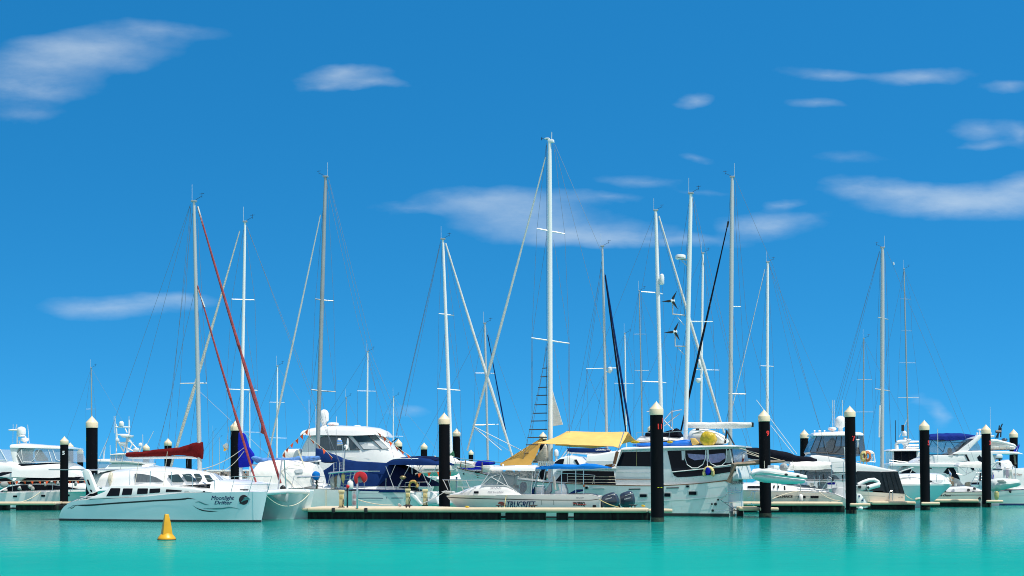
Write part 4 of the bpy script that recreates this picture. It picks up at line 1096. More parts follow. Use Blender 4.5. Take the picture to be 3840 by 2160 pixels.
dome(f, r3((556, 0))[0][0], [(r3((0, 205))[0][1], 15), (r3((0, 215))[0][1], 11), (r3((0, 240))[0][1], 9), (r3((0, 268))[0][1], 14)]).build('dome_base', WHITE, root)
o = radar(f, r3((645, 0))[0][0], r3((0, 217))[0][1], r3((0, 262))[0][1], 21.5)
lettering(lambda x, y, off=.02: f.at(x, y, -f.m(21.5) * .97), 'furuno', *[p[0] for p in r3((600, 0), (655, 0))], r3((0, 243))[0][1], INKR, o, hpx=3)
for a, b_ in (((475, 60), (478, 280)), ((410, 0), (412, 270)), ((678, 160), (678, 320))): whip(f, r3(a)[0], r3(b_)[0])
B().ell(f.at(*r3((880, 262))[0], 0), (.3, .2, .12)).build('searchlight', WHITE, root)
line(f, r3((1160, 400), (1200, 420), (1270, 370)), .035, 'wiper', BLACK, yl=-.8)

# ================================================================ B5: yacht with green boom cover, and the hanging tender
f = Fr(1735, 101.5, 12); root = f.thing('sailing_yacht', 'cream hulled yacht with weathered white mast and green sail cover', 'sailing yacht')
H = Hull(f, [(1555, 1797), (1735, 1797), (1850, 1793), (1945, 1786)], (1570, 1900), 3.7, 'R', ts=.8, pm=2.2); H.build('hull', WARM, root, WHITE)
House(f, [(1590, 1790), (1620, 1782), (1760, 1780), (1830, 1792)], [(1590, 1798), (1830, 1798)], -1.3, 1.3, tum=.3).build('coachroof', WHITE, root)
mo = mast(f, (1661, 898), (1694, 1780), 14.5, [((1645, 1176), (1702, 1183)), ((1640, 1458), (1726, 1464))], m=MASTW, vane='R', taper=.7)
sausage(f, [(x, a, b_) for x, a, b_ in ((1560, 1728, 1742), (1620, 1718, 1740), (1684, 1700, 1738), (1702, 1690, 1736))], 0, .2, lump=.05).build('sail_cover', GREENC, root)
furled(f, (1671, 912), (1922, 1712), 6, 12, 'furled_jib', SAIL)
for p, q in (((1652, 905), (1500, 1560)), ((1652, 905), (1520, 1560)), ((1655, 905), (1450, 1790)), ((1658, 915), (1646, 1178)), ((1646, 1178), (1641, 1460)), ((1641, 1460), (1639, 1790)), ((1668, 930), (1701, 1182)), ((1701, 1182), (1725, 1462)), ((1725, 1462), (1736, 1790)), ((1676, 1190), (1642, 1460)), ((1678, 1190), (1724, 1462)), ((1684, 1470), (1600, 1790)), ((1684, 1470), (1760, 1790)), ((1672, 915), (1800, 1500)), ((1652, 905), (1470, 1700))):
    stay(f, p, q)
rail(f, q5((480, 905), (740, 895)) , -1.8, .02, (), 10)
f = Fr(1640, 97.6, 3); root = f.thing('tender', 'white hard bottomed tender hanging level above the cream yacht beside the thick pile', 'dinghy')
st = [(1548, 1748, 1783), (1560, 1740, 1786), (1600, 1732, 1787), (1650, 1726, 1787), (1690, 1721, 1786), (1712, 1726, 1781), (1726, 1742, 1766)]
sausage(f, st, 0, [.55, .75, .8, .8, .75, .5, .1], n=16, sq=.8, sub=4).build('hull', WARM, root)
House(f, [(1552, 1744), (1600, 1728), (1690, 1714), (1718, 1730)], [(1552, 1752), (1718, 1738)], -.7, .7, tum=.4, camber=.1).build('cover', CANVAS, root)
line(f, [(1556, 1768), (1640, 1768), (1700, 1762), (1724, 1752)], .03, 'rub_rail', GREYP, yl=-.82)
line(f, q5((500, 712), (720, 712)), .03, 'rub_rail', GREYP, yl=-.82)
lettering(plane_surf(f, -.83), 'AT', *[p[0] for p in q5((692, 0), (745, 0))], q5((0, 768))[0][1], INKB, root, hpx=10)
for x in (1568, 1712): line(f, [(x, 1788), (x, 1840)], .06, 'cradle_leg', STEEL, yl=.2)
# ================================================================ the big catamaran in front
f = Fr(612, 77.6, 17); root = f.thing('catamaran', 'large white sailing catamaran with water-tinted hulls and dark red furled sails, nearest the camera', 'catamaran')
sheer = r1((577, 1120), (597, 1065), (640, 1018), (690, 990), (760, 974), (900, 965), (1300, 945)) + r2((517, 902), (800, 896), (1300, 890))
Y0 = -3.45
H = Hull(f, sheer, (223, 979), 1.75, 'R', ts=.72, pm=3.0, flare=.86, zb=-.35, yc=-2.6, n=44)
H.build('hull', AQUA, root, WHITE, deckdrop=.0)
H.belt(-.3, .10, 'antifouling_band', ANTIF, root)
# far hull: the same lines mirrored
def mirror_hull():
    b = B(); rings = []
    us = sorted(set([i / 44 for i in range(45)] + [.01, .02, .98, .99]))
    for u in us:
        near = [H.row(u, k / 7) for k in range(8)]
        a = [Vector((p.x, -p.y, p.z)) for p in near]
        c = [Vector((p.x, 2 * 2.6 + p.y, p.z)) for p in reversed(near)]
        rings.append(a + c)
    b.loft(rings, closed=False, caps=False)
    bm = b.bm; bm.verts.ensure_lookup_table(); n = len(rings[0])
    for k in (0, len(rings) - 1):
        bm.faces.new([bm.verts[k * n + i] for i in range(n)])
    b.build('hull', AQUA, root, ang=50)
    d = B()
    d.loft([[Vector((H.row(u, 0).x, 2.6 + (H.row(u, 0).y + 2.6) * k, H.row(u, 0).z + .02 * (1 - k * k))) for k in (1, .5, 0, -.5, -1)] for u in us], closed=False, caps=False)
    d.build('deck', WHITE, root, ang=60)
mirror_hull()
# bridge deck between the hulls
bd = Slab(f, [(400, 1850), (520, 1842), (760, 1832), (800, 1838), (870, 1846), (870, 1860), (760, 1874), (400, 1874)], -2.4, 2.4)
bd.build('bridge_deck', WHITE, root, bevel=.05)
# raised hull topsides with the lower windows (both sides)
side_poly = r1((830, 963), (905, 935), (1010, 890), (1078, 830), (1300, 826), (1600, 838)) + r2((470, 845), (590, 860), (700, 880), (760, 894), (600, 899), (470, 901)) + r1((1500, 932), (1200, 948))
tops = Slab(f, side_poly, -3.42, -1.75, .12)
tops.build('topsides', WHITE, root, bevel=.04)
far = [Vector((p.x, -p.y, p.z)) for p in tops.near]; far2 = [Vector((p.x, 1.75, p.z)) for p in tops.near]
B().prism(far2, far).build('topsides', WHITE, root, bevel=.04)
for k, poly in enumerate((((1030, 933), (1075, 855), (1168, 855), (1155, 930)), ((1180, 922), (1195, 857), (1287, 857), (1275, 920)),
             ((1328, 915), (1335, 857), (1435, 857), (1430, 910)), ((1448, 905), (1452, 860), (1555, 857), (1550, 898)), ((1607, 893), (1612, 865), (1765, 877), (1758, 890)))):
    tops.pane(r1(*poly), 'window', WINDOW, root, r=2.5)
tops.pane(r2((498, 882), (537, 882), (535, 900), (497, 900)), 'vent_louvre', GREYP, root)
tops.pane(r2((676, 880), (696, 880), (694, 893), (674, 893)), 'vent', BLACK, root, r=1.5)
# saloon cabin
cab = House(f, [(424, 1793)] + r1((1110, 695), (1150, 684), (1290, 672)) + r2((140, 655), (300, 652), (480, 668), (600, 682), (720, 708), (800, 752), (855, 806)),
            r1((1080, 838)) + [(560, 1826), (700, 1826)] + r2((855, 815)), -2.35, 2.35, tum=.22, camber=.22, rad=.22, n=40, nose=('R', .9, .45), sil=True)
cab.build('cabin', WHITE, root)
cab.pane(r2((10, 717), (25, 713), (80, 716), (150, 728), (220, 750), (292, 793), (250, 796), (25, 796)), 'window', WINDGREY, root, off=.06, r=2)
for poly in (((332, 731), (422, 719), (488, 795), (382, 799)), ((470, 717), (540, 714), (598, 788), (522, 792)), ((582, 716), (622, 713), (655, 750), (640, 788), (620, 790)), ((684, 728), (724, 728), (776, 795), (722, 797))):
    cab.pane(r2(*poly), 'window', GREENGL, root, off=.10, depth=.16, r=3)
cab.line(q2((825, 775), (960, 765), (1225, 780)), .9, 'roof_rail', STEEL, root, off=.05)
# foredeck
fd = House(f, [(792, 1806), (850, 1812), (915, 1823)], [(792, 1848), (915, 1850)], -2.5, 2.5, tum=.4, camber=.10, rad=.05)
fd.build('foredeck', WHITE, root)
net = bpy.data.materials.new('white_trampoline_net'); net.use_nodes = True
_n = net.node_tree.nodes; _l = net.node_tree.links; _t = _n.new('ShaderNodeBsdfTransparent'); _m = _n.new('ShaderNodeMixShader')
_n['Principled BSDF'].inputs['Base Color'].default_value = (.78, .78, .76, 1); _n['Principled BSDF'].inputs['Roughness'].default_value = .8
_c = _n.new('ShaderNodeTexCoord'); _w = _n.new('ShaderNodeTexChecker'); _w.inputs['Scale'].default_value = 40; _l.new(_c.outputs['Object'], _w.inputs['Vector'])
_l.new(_w.outputs['Fac'], _m.inputs[0]); _l.new(_n['Principled BSDF'].outputs[0], _m.inputs[1]); _l.new(_t.outputs[0], _m.inputs[2]); _l.new(_m.outputs[0], _n['Material Output'].inputs['Surface'])
p0, p1, p2 = f.at(912, 1824, 0), f.at(985, 1836, 0), f.at(1048, 1845, 0)
b = B(); b.loft([[Vector((p.x, y, p.z - .06 * (abs(y) < 1.2))) for y in (-2.3, -1, 0, 1, 2.3)] for p in (p0, p1, p2)], closed=False, caps=False); b.build('trampoline', net, root)  # net added in place of solid deck so sun reaches the tunnel
B().tube([(p0.x, 0, p0.z - .1), (p2.x + .1, 0, p2.z - .12)], .08, 8).build('longeron', WHITE, root)
for a, c in (((610, 838), (690, 848)), ((1055, 878), (1095, 884))):
    p = f.P(r2(a, c), -2.2)
    B().box((p[0] + p[1]) / 2 + Vector((0, 0, .05)), ((p[1] - p[0]).length, .5, .05)).build('hatch', WINDOW, root, bevel=.015)
# crossbeam, anchor fitting and bridle
bx = H.row(.965, 0); zc_ = bx.z - .06
b = B(); b.tube([(bx.x, -2.6, zc_), (bx.x, 0, zc_ + .05), (bx.x, 2.6, zc_)], .12, 12); b.build('crossbeam', WHITE, root)
b = B(); b.prism([Vector((bx.x - .9, -.12, zc_ - .05)), Vector((bx.x + .1, -.12, zc_ - .05)), Vector((bx.x + .05, -.12, zc_ - .45)), Vector((bx.x - .35, -.12, zc_ - .4))],
                 [Vector((bx.x - .9, .12, zc_ - .05)), Vector((bx.x + .1, .12, zc_ - .05)), Vector((bx.x + .05, .12, zc_ - .45)), Vector((bx.x - .35, .12, zc_ - .4))])
b.build('anchor_chute', GREYP, root, bevel=.03)
for s in (-1, 1):
    pts = [Vector((bx.x + .12, s * 2.4 * (1 - t) + s * .1 * t, zc_ - .1 - .55 * (1 - (1 - t) ** 2))) for t in [i / 10 for i in range(11)]]
    B().tube(pts, .022, 6).build('bridle_rope', ROPE, root)
for s in (-.45, .45):
    B().tube([(bx.x - .2, s, zc_ + .1), (bx.x - .15, s * .25, zc_ + 1.55), ], .035, 7).build('pulpit_frame', STEEL, root)
# stern arches and solar panel
arch = r1((795, 700), (805, 678), (828, 668), (858, 686), (936, 884), (870, 912), (845, 870))
for y0, y1 in ((-3.1, -2.85), (2.85, 3.1)):
    a = Slab(f, rnd(arch, 4), y0, y1)
    a.build('stern_arch', WHITE, root, bevel=.05)
    if y0 < 0:
        a.pane(r1((843, 772), (856, 772), (874, 822), (866, 830), (852, 808)), 'slot', WINDOW, root, r=2)
        a.pane(r1((868, 872), (882, 868), (896, 884), (886, 898)), 'slot', WINDOW, root, r=2)
b = B(); p, q = f.at(303, 1761, 0), f.at(478, 1762, 0)
b.box(((p + q) / 2), ((q - p).length, 5.6, .05)); b.build('solar_panel', DKALU, root, bevel=.01)
line(f, r1((785, 680), (1150, 678)), .025, 'targa_rail', STEEL, yl=-2.9)
line(f, r1((917, 710), (912, 870)), .03, 'davit_post', STEEL, yl=2.9)
for x0, y0_, x1, y1_ in ((650, 1010, 760, 960), (765, 965, 850, 935), (820, 940, 875, 905)):
    line(f, r1((x0, y0_), (x1, y1_)), .02, 'stern_rail', STEEL, yl=-3.0)
p = f.P(r1((755, 965), (840, 925)), -3.0)
b = B(); b.box((p[0] + p[1]) / 2 + Vector((0, .8, 0)), (.75, .9, .10)); b.build('swim_step', GREYP, root, bevel=.03)
# bundled ropes on the stern and mast foot
sausage(f, [(x, y0_, y1_) for (x, y0_), (_, y1_) in zip(r1((1060, 700), (1075, 690), (1090, 705)), r1((1060, 800), (1075, 828), (1090, 800)))], -2.3, .15, lump=.08).build('rope_bundle', ROPE, root)
sausage(f, [(x, y0_, y1_) for (x, y0_), (_, y1_) in zip(r2((615, 740), (645, 705), (690, 720)), r2((615, 805), (645, 812), (690, 800)))], -.3, .2, lump=.09).build('rope_bundle', ROPE, root)
# rig
mo = mast(f, (727.7, 757), (750, 1800), 16.5, [((675, 1438), (776, 1437))], m=ALU, vane='R')
boom = B().tube(f.P(r1((1250, 556)) + r2((0, 560), (520, 556), (640, 560))), f.m(5.5), 10).build('boom', WHITE, root)
st = [(*a, b_[1]) for a, b_ in zip(r1((1225, 538), (1240, 512), (1420, 498)) + r2((0, 507), (200, 486), (400, 462), (540, 432), (600, 412), (640, 402), (672, 404)),
                                   r1((1225, 548), (1240, 553), (1420, 553)) + r2((0, 552), (200, 550), (400, 540), (540, 545), (600, 560), (640, 570), (672, 571)))]
sausage(f, st, 0, [.05] + [.17] * 6 + [.2, .2, .12], n=14, lump=.05).build('sail_cover', RED, root)
furled(f, (741.5, 777), (1052, 1812), 6, 15, 'furled_jib', REDF, 0, 0)
furled(f, (741, 1071), (962, 1816), 5, 11, 'furled_staysail', REDF, 0, 0)
line(f, [(741.5, 775), (761, 845)], f.m(3.6), 'furler_top', SAIL)
line(f, [(743, 1085), (768, 1152)], f.m(3), 'furler_top', SAIL)
Slab(f, r2((1240, 232), (1258, 250), (1283, 338), (1255, 330), (1230, 318)), -.07, .07).build('jib_clew_flap', REDF, root, bevel=.03)
for s in ((1419, 790, 1455, 870),):
    sausage(f, [(x, y0_, y1_) for (x, y0_), (_, y1_) in zip(r2((1432, 838), (1450, 825), (1470, 838)), r2((1432, 882), (1450, 890), (1470, 882)))], 0, .12).build('furling_drum', BLACK, root)
for p, q in (((714, 766), (330, 1858)), ((714, 767), (440, 1800)), ((715, 774), (612, 1840)), ((716, 780), (676, 1438)), ((676, 1438), (640, 1840)), ((741, 820), (776, 1437)), ((776, 1437), (790, 1835)),
             ((735, 1100), (776, 1437)), ((730, 1090), (560, 1835)), ((742, 1440), (690, 1835)), ((724, 1445), (1150, 1842)), ((722, 800), (640, 1500)), ((640, 1500), (585, 1700))):
    stay(f, p, q)
stay(f, r2((50, 600))[0], r2((5, 885))[0], .014, ROPE, yl=-2.5); stay(f, r2((330, 500))[0], r2((285, 895))[0], .014, ROPE, yl=-2.5)
sag(f, r2((480, 680))[0], r2((1090, 450))[0], .35, .016, 'halyard', ROPE)
sag(f, r2((690, 690))[0], r2((1075, 495))[0], .45, .016, 'halyard', ROPE)
# stanchions, lifelines and pulpits
top_prev = None
for (xt, yt), (xb, yb) in ((q2((593, 822))[0], q2((590, 1040))[0]), (q2((903, 832))[0], q2((896, 1045))[0]), (q2((1222, 842))[0], q2((1212, 1060))[0]), (r2((573, 742))[0], r2((573, 848))[0]), (r2((790, 775))[0], r2((783, 880))[0])):
    line(f, [(xt, yt), (xb, yb)], .016, 'stanchion', STEEL, yl=-3.2)
    if top_prev: line(f, [top_prev, (xt, yt)], .006, 'lifeline', WIREW, yl=-3.2)
    top_prev = (xt, yt)
line(f, [top_prev] + r2((985, 742)), .006, 'lifeline', WIREW, yl=-3.2)
P1 = f.P(r2((948, 892), (985, 742)), -3.2) + f.P(r2((1165, 742)), -3.0) + f.P(r2((1342, 741)), -2.7) + f.P(r2((1302, 888)), -2.62)
B().tube(P1, .018, 6).build('bow_pulpit', STEEL, root)
line(f, r2((1125, 890), (1167, 742)), .016, 'stanchion', STEEL, yl=-3.0)
line(f, r2((965, 818), (1320, 818)), .010, 'lifeline', STEEL, yl=-2.95)
P2 = [Vector((p.x, -p.y, p.z)) for p in P1]
B().tube(P2, .018, 6).build('bow_pulpit', STEEL, root)
# decals
H.stripe(r1((742, 1021), (800, 1022), (1100, 1003), (1500, 977), (1811, 958)) + r2((520, 954), (602, 962)), 5.6, 'hull_stripe', INKB, root, n=60, taper=[(0, .3), (.05, 1), (.92, 1), (1, .1)])
def ribbon(pts, wmax, name, m):
    H.stripe(r2(*pts), wmax, name, m, root, n=22, taper=[(0, .12), (.35, 1), (.7, .8), (1, .08)])
ribbon(((600, 994), (632, 988), (665, 1000), (700, 1014), (738, 1019)), 5, 'wave_decal', TEALM)
ribbon(((577, 1024), (620, 1052), (690, 1075), (760, 1081), (818, 1080)), 4.2, 'wave_decal', INKB)
ribbon(((680, 1052), (760, 1056), (850, 1054), (930, 1044), (985, 1049), (1035, 1061)), 5.2, 'wave_decal', TEALM)
H.stripe(r1((657, 1050), (685, 1042), (705, 1026), (722, 1022)), 2.4, 'stern_decal', TEALM, root, n=10)
H.stripe(r1((685, 1052), (710, 1044), (724, 1028), (745, 1021)), 2.6, 'stern_decal', INKB, root, n=10)
lettering(H.on, 'Moonlight', *[p[0] for p in q3((450, 0), (793, 0))], q3((0, 1105))[0][1], INKN, root, hpx=15, shear=.28, bold=.0, dbl=.012)
lettering(H.on, 'Drifter', *[p[0] for p in q3((498, 0), (762, 0))], q3((0, 1174))[0][1], INKN, root, hpx=13.5, shear=.28, bold=.0, dbl=.012)
cx_, cy_ = q3((940, 1105))[0]
H.patch([(cx_ + 17.5 * cos(a), cy_ + 18.5 * sin(a)) for a in [2 * pi * i / 28 for i in range(28)]], 'moon_emblem', MAROON, root)
for pts in (((872, 1165), (905, 1130), (935, 1098), (965, 1078), (1010, 1085), (1025, 1100), (985, 1108), (945, 1118), (905, 1140), (885, 1150), (890, 1170)),
            ((930, 1085), (960, 1062), (1005, 1062), (1040, 1095), (1000, 1078), (965, 1078))):
    H.patch(q3(*pts), 'dolphin_emblem', TEALM, root, off=.024)
lettering(H.on, 'Sea 14', *[p[0] for p in r1((668, 0), (715, 0))], r1((0, 1165))[0][1], INKN, root, hpx=3, shear=.3)
# ================================================================ ketch with ratlines and yellow awnings (centre right)
f = Fr(2280, 86.4, 20); root = f.thing('ketch', 'long white two masted motor sailer with yellow awnings, its name SERENE on the stern', 'motor sailer')
sheer = [(1714, 1753), (1745, 1762), (1800, 1773), (1836, 1782), (1950, 1799), (2080, 1810)] + r5((800, 824), (1150, 830), (1500, 815), (1811, 787)) + [(2728, 1801)]
H = Hull(f, sheer, (1772, 2735), 4.5, 'L', ts=.84, pm=2.3, flare=.95, n=40); H.build('hull', OLDWH, root, WHITE, deckdrop=.10)
H.belt(-.35, .16, 'antifouling_band', ANTIF, root)
H.stripe([(x, y + 1) for x, y in sheer], 3.2, 'cap_rail', WOOD, root, n=70, off=.04)
H.stripe(r4((600, 700), (870, 770)) + r5((200, 905), (980, 990), (1150, 980), (1500, 962), (1811, 938)) + r6((560, 1150), (700, 1128)), 4.5, 'rubbing_strake', OLDWH, root, n=60, off=.07)
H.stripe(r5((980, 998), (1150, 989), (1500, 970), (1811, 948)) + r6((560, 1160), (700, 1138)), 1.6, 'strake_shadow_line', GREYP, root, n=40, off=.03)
def port(x0, y0, x1, y1, r=3, m=WINDOW):
    H.patch(rnd(r5((x0 - 9, y0 - 7), (x1 + 9, y0 - 7), (x1 + 9, y1 + 7), (x0 - 9, y1 + 7)), r + 1), 'portlight_frame', GREYP, root, off=.03)
    H.patch(rnd(r5((x0, y0), (x1, y0), (x1, y1), (x0, y1)), r), 'portlight', m, root, off=.04)
port(1033, 915, 1100, 942); port(1270, 905, 1330, 938); port(1508, 888, 1582, 920); port(1482, 828, 1510, 848, 5); port(502, 843, 528, 862, 5)
for x0, x1, y in ((575, 690, 860), (925, 1038, 865), (1290, 1410, 853)):
    H.patch(r5((x0, y - 4), (x1, y - 6), (x1, y + 4), (x0, y + 5)), 'vent_slot', INKB if x0 > 900 else GREYP, root, off=.03)
for x, y, rr in ((533, 1230, 11), (576, 1230, 17), (543, 1306, 14), (607, 1178, 12)):
    c = r6((x, y))[0]; k = rr / 3.15
    H.patch([(c[0] + k * cos(a), c[1] + k * sin(a)) for a in [i * pi / 8 for i in range(16)]], 'exhaust', BLACK, root, off=.04)
# lower deckhouse with long dark windows
dh = Slab(f, r5((100, 795), (150, 775), (228, 678), (300, 664), (760, 650), (830, 652), (830, 830), (400, 822)), -1.95, 1.95, .14); dh.build('deckhouse', OLDWH, root, bevel=.05)
dh.pane(r5((212, 788), (292, 690), (500, 688), (780, 692), (800, 822), (520, 815)), 'window', WINDOW, root)
House(f, r5((225, 675), (400, 655), (800, 648)), r5((225, 690), (800, 668)), -1.98, 1.98, tum=0, camber=.12, rad=.06).build('deckhouse_roof', WHITE, root)
rail(f, r5((200, 706), (500, 722), (595, 730)), -2.0, .016, [p[0] for p in r5((330, 0), (595, 0))], 36)
for y in (740, 768, 795): line(f, r5((330, y), (595, y + 5), (800, y + 6)), .012, 'guard_rail', ROPE, yl=-2.05)
line(f, r5((575, 815), (590, 735), (600, 735)), .02, 'boarding_gate', ROPE, yl=-2.06)
# upper wheelhouse and glazed aft cabin
up_poly = r5((790, 828), (800, 650), (850, 478), (1150, 462), (1500, 455)) + r6((680, 548), (770, 543), (800, 740), (840, 880), (846, 938), (720, 944)) + r5((1600, 812), (1150, 829))
up = Slab(f, up_poly, -1.95, 1.95, .10); up.build('wheelhouse', OLDWH, root, bevel=.05)
rf = House(f, r5((838, 478), (870, 462), (1150, 452), (1500, 446)) + r6((560, 538), (700, 534), (822, 540)), r5((838, 486), (1150, 470), (1500, 464)) + r6((700, 552), (822, 552)), -2.0, 2.0, tum=.15, camber=.16, rad=.06)
rf.build('roof', WHITE, root)
up.pane(r5((806, 640), (862, 506), (1148, 500), (1148, 645)), 'window', WINDOW, root, r=2)
up.line(r5((1004, 470), (1000, 640)), .6, 'window_bar', LEMON, root)
up.line(r5((800, 770), (1150, 770)), .9, 'panel_line', WOOD, root); up.line(r5((800, 700), (1000, 706), (1150, 704)), .8, 'handrail', STEEL, root, off=.06)
up.pane(r6((8, 600), (410, 590), (766, 575), (797, 745), (620, 790), (280, 825), (62, 845)), 'window', WINDOW, root, off=.015)
up.pane(r6((66, 858), (420, 822), (800, 780), (822, 840), (560, 880), (300, 905), (128, 914), (90, 895)), 'window', WINDOW, root, off=.015)
up.pane(r6((245, 633), (460, 648), (680, 625), (700, 680), (620, 735), (520, 745), (440, 700), (330, 712), (262, 680)), 'curtain', PURPLE, root, off=.022)
up.pane(r6((175, 600), (205, 600), (205, 710), (180, 710)), 'curtain', GREYWH, root, off=.022)
up.pane(r6((700, 600), (760, 590), (790, 720), (740, 745), (690, 740)), 'curtain', GREYCAN, root, off=.021)
for pts in (((213, 598), (215, 690), (245, 765), (300, 803), (365, 803), (425, 765), (458, 690), (462, 592)), ((490, 590), (495, 690), (525, 752), (585, 782), (650, 775), (700, 725), (711, 650), (706, 580)), ((478, 590), (482, 800)), ((62, 850), (420, 815), (855, 750)), ((745, 578), (775, 745))):
    up.line(r6(*pts), 1.8, 'curtain_frame', WHITE, root, off=.035)
for x, y in ((70, 905), (105, 935), (148, 940), (232, 935), (312, 930), (395, 920), (640, 895)):
    up.pane(r6((x - 6, y - 8), (x + 6, y - 8), (x, y + 12)), 'canvas_clip', GREYP, root)
e0, e1 = up.face(*r6((770, 575))[0], 0), up.face(*r6((798, 735))[0], 0)
k = Vector((.03, 0, 0)); ww = 1.75
B().prism([e0 + k, e1 + k, Vector((e1.x, ww, e1.z)) + k, Vector((e0.x, ww, e0.z)) + k], [e0 - k, e1 - k, Vector((e1.x, ww, e1.z)) - k, Vector((e0.x, ww, e0.z)) - k]).build('aft_curtain', mat('pale_vinyl_curtain', (.16, .24, .34), .12, var=.3, scale=3), root)
# transom lettering and stern ladder
xs = H.row(1.0, .1).x
ts = lambda px, py, off=.02: None
def on_transom(px, py, off=.03):
    d = Vector(((px - CX) / F, 1, -(py - HY) / F)); o = Vector((0, 0, CH)) - f.O
    A, n = f.ex, f.ex
    t = (xs + .05 - o.dot(n)) / d.dot(n)
    p = o + d * t
    return Vector((xs + .05 + off, p.dot(f.ey), p.z))
lettering(on_transom, 'SERENE', *[p[0] for p in r6((768, 0), (903, 0))], r6((0, 997))[0][1], INKB, root, hpx=12, bold=.01, dbl=.03, ybR=r6((0, 990))[0][1])
def lad(pts, r=.022, yo=0): B().tube([on_transom(*p, .12 + yo) for p in r6(*pts)], r, 6).build('stern_ladder', STEEL, root)
for pts in (((672, 1040), (675, 1080), (860, 1070), (862, 1035)), ((728, 1035), (728, 1078)), ((788, 1030), (788, 1075)), ((855, 1075), (855, 1300)), ((700, 1100), (610, 1180), (780, 1300)), ((545, 1308), (1090, 1300)), ((640, 1208), (850, 1204)), ((700, 1105), (850, 1090))): lad(pts)
for pts in (((945, 1100), (948, 1080), (1010, 1075), (1040, 1095), (1045, 1300)), ((1085, 1078), (1085, 1300)), ((905, 1130), (910, 1080), (1085, 1078)), ((860, 1150), (905, 1145)), ((860, 1235), (1080, 1225)), ((905, 1215), (985, 1295)), ((950, 1100), (950, 1190)), ((945, 1300), (1090, 1340))): lad(pts, .02, .3)
# wooden davits
for yo, tip in ((-1.2, (1390, 722)), (1.0, (1203, 705))):
    pp = [f.at(*r6((738, 978))[0], -2.28), f.at(*r6((795, 762))[0], -2.2)] if yo < 0 else f.P(r6((860, 960), (905, 755)), yo)
    e = f.at(*r6(tip)[0], yo)
    k = B(); k.tube([pp[0], pp[1], pp[1].lerp(e, .08), e], [.17, .17, .13, .07], 6); k.build('davit', OLDWOOD, root)
    line(f, r6((830, 560), (tip[0] - 10, tip[1])), .018, 'davit_line', ROPE, yl=yo); 
line(f, r6((835, 598), (1180, 700)), .018, 'davit_line', ROPE, yl=.9)
# bow: bowsprit rail, samson post, anchor chain
B().tube(f.P(q5((1065, 700), (1000, 520)), 0) + f.P(q5((1120, 545), (1500, 580), (1811, 610)), -1.2), .025, 6).build('bow_pulpit', STEEL, root)
for a, b_ in (((1200, 565), (1210, 745)), ((1485, 600), (1480, 790)), ((1130, 590), (1115, 690))): line(f, q5(a, b_), .03, 'stanchion', OLDWOOD, yl=-.9)
line(f, q5((1170, 640), (1500, 690), (1811, 715)), .015, 'guard_rail', WIREW, yl=-1.1)
H.patch(q5((1385, 820), (1400, 815), (1425, 860), (1405, 870)), 'hawse_hole', BRASS, root, off=.03)
H.patch(q5((1150, 770), (1165, 775), (1180, 815), (1168, 820)), 'anchor', BLACK, root, off=.05)
blob_ = B(); blob_.ell(f.at(*q5((1410, 765))[0], -.6), (f.m(14), .3, f.m(5))); blob_.lump(.08, 4); blob_.build('windlass', BLACK, root)
Slab(f, q5((1485, 655), (1620, 655), (1660, 780), (1485, 775)), -.9, .9).build('deck_locker', WARM, root, bevel=.05)
# masts and rig
mo = mast(f, (2061, 530), (2064, 1800), 19, [((2013, 857), (2118, 877)), ((1993, 1267), (2136, 1288))], m=MASTW, vane='L', taper=.86, head=False)
Slab(f, [(2052, 522), (2074, 522), (2076, 534), (2054, 534)], -.1, .1).build('masthead', MASTW, mo, bevel=.03)
B().ell(f.at(2052, 520, 0), (.17, .15, .045)).build('masthead_light', WHITE, mo)
line(f, [(2069, 524), (2069, 495)], .02, 'antenna', WIREW, mo); line(f, [(2055, 524), (2030, 519)], .015, 'wind_vane', BLACK, mo); line(f, [(2032, 514), (2031, 526)], .02, 'wind_vane', BLACK, mo)
furled(f, (2046, 590), (1752, 1690), 5, 12, 'furled_genoa', SAIL)
for p, q in (((2050, 535), (2046, 590)), ((2048, 545), (2014, 857)), ((2014, 857), (1994, 1267)), ((1994, 1267), (1990, 1790)), ((1996, 1267), (2000, 1790)), ((2050, 545), (2047, 1790)), ((2076, 540), (2118, 877)), ((2118, 877), (2135, 1288)), ((2135, 1288), (2136, 1790)), ((2133, 1288), (2128, 1790)),
             ((2080, 540), (2262, 960)), ((2082, 560), (2300, 1400)), ((2076, 900), (2134, 1285)), ((2050, 885), (1996, 1265)), ((2075, 1290), (2140, 1640)), ((2055, 1280), (1990, 1640)), ((1770, 1600), (1860, 1660)), ((1770, 1605), (1990, 1740))):
    stay(f, p, q)
line(f, r4((705, 245), (815, 245)), .03, 'genoa_pole', WHITE, yl=0)
line(f, r4((720, 262), (985, 488)), .022, 'sheet', WIREW, yl=-.4); line(f, r4((725, 262), (1190, 495)), .022, 'sheet', WIREW, yl=-.4)
# ratlines
rl = B().tube(f.P([(2048, 1295), (2037, 1379), (1960, 1735)], -1.0), .012, 5).build('ratline_shroud', WIRE, root)
B().tube(f.P([(2052, 1295), (2050, 1379), (2046, 1735)], .2), .012, 5).build('ratline_shroud', WIRE, root)
for i, y in enumerate((1380, 1412, 1452, 1482, 1517, 1549, 1578, 1610, 1640, 1667, 1698, 1729)):
    a = lerp(2037, 1960, (y - 1379) / 356) - 2
    line(f, [(a, y + 1, -1.0), (2051, y, .2)], .028, 'ratline', BLACK, root)
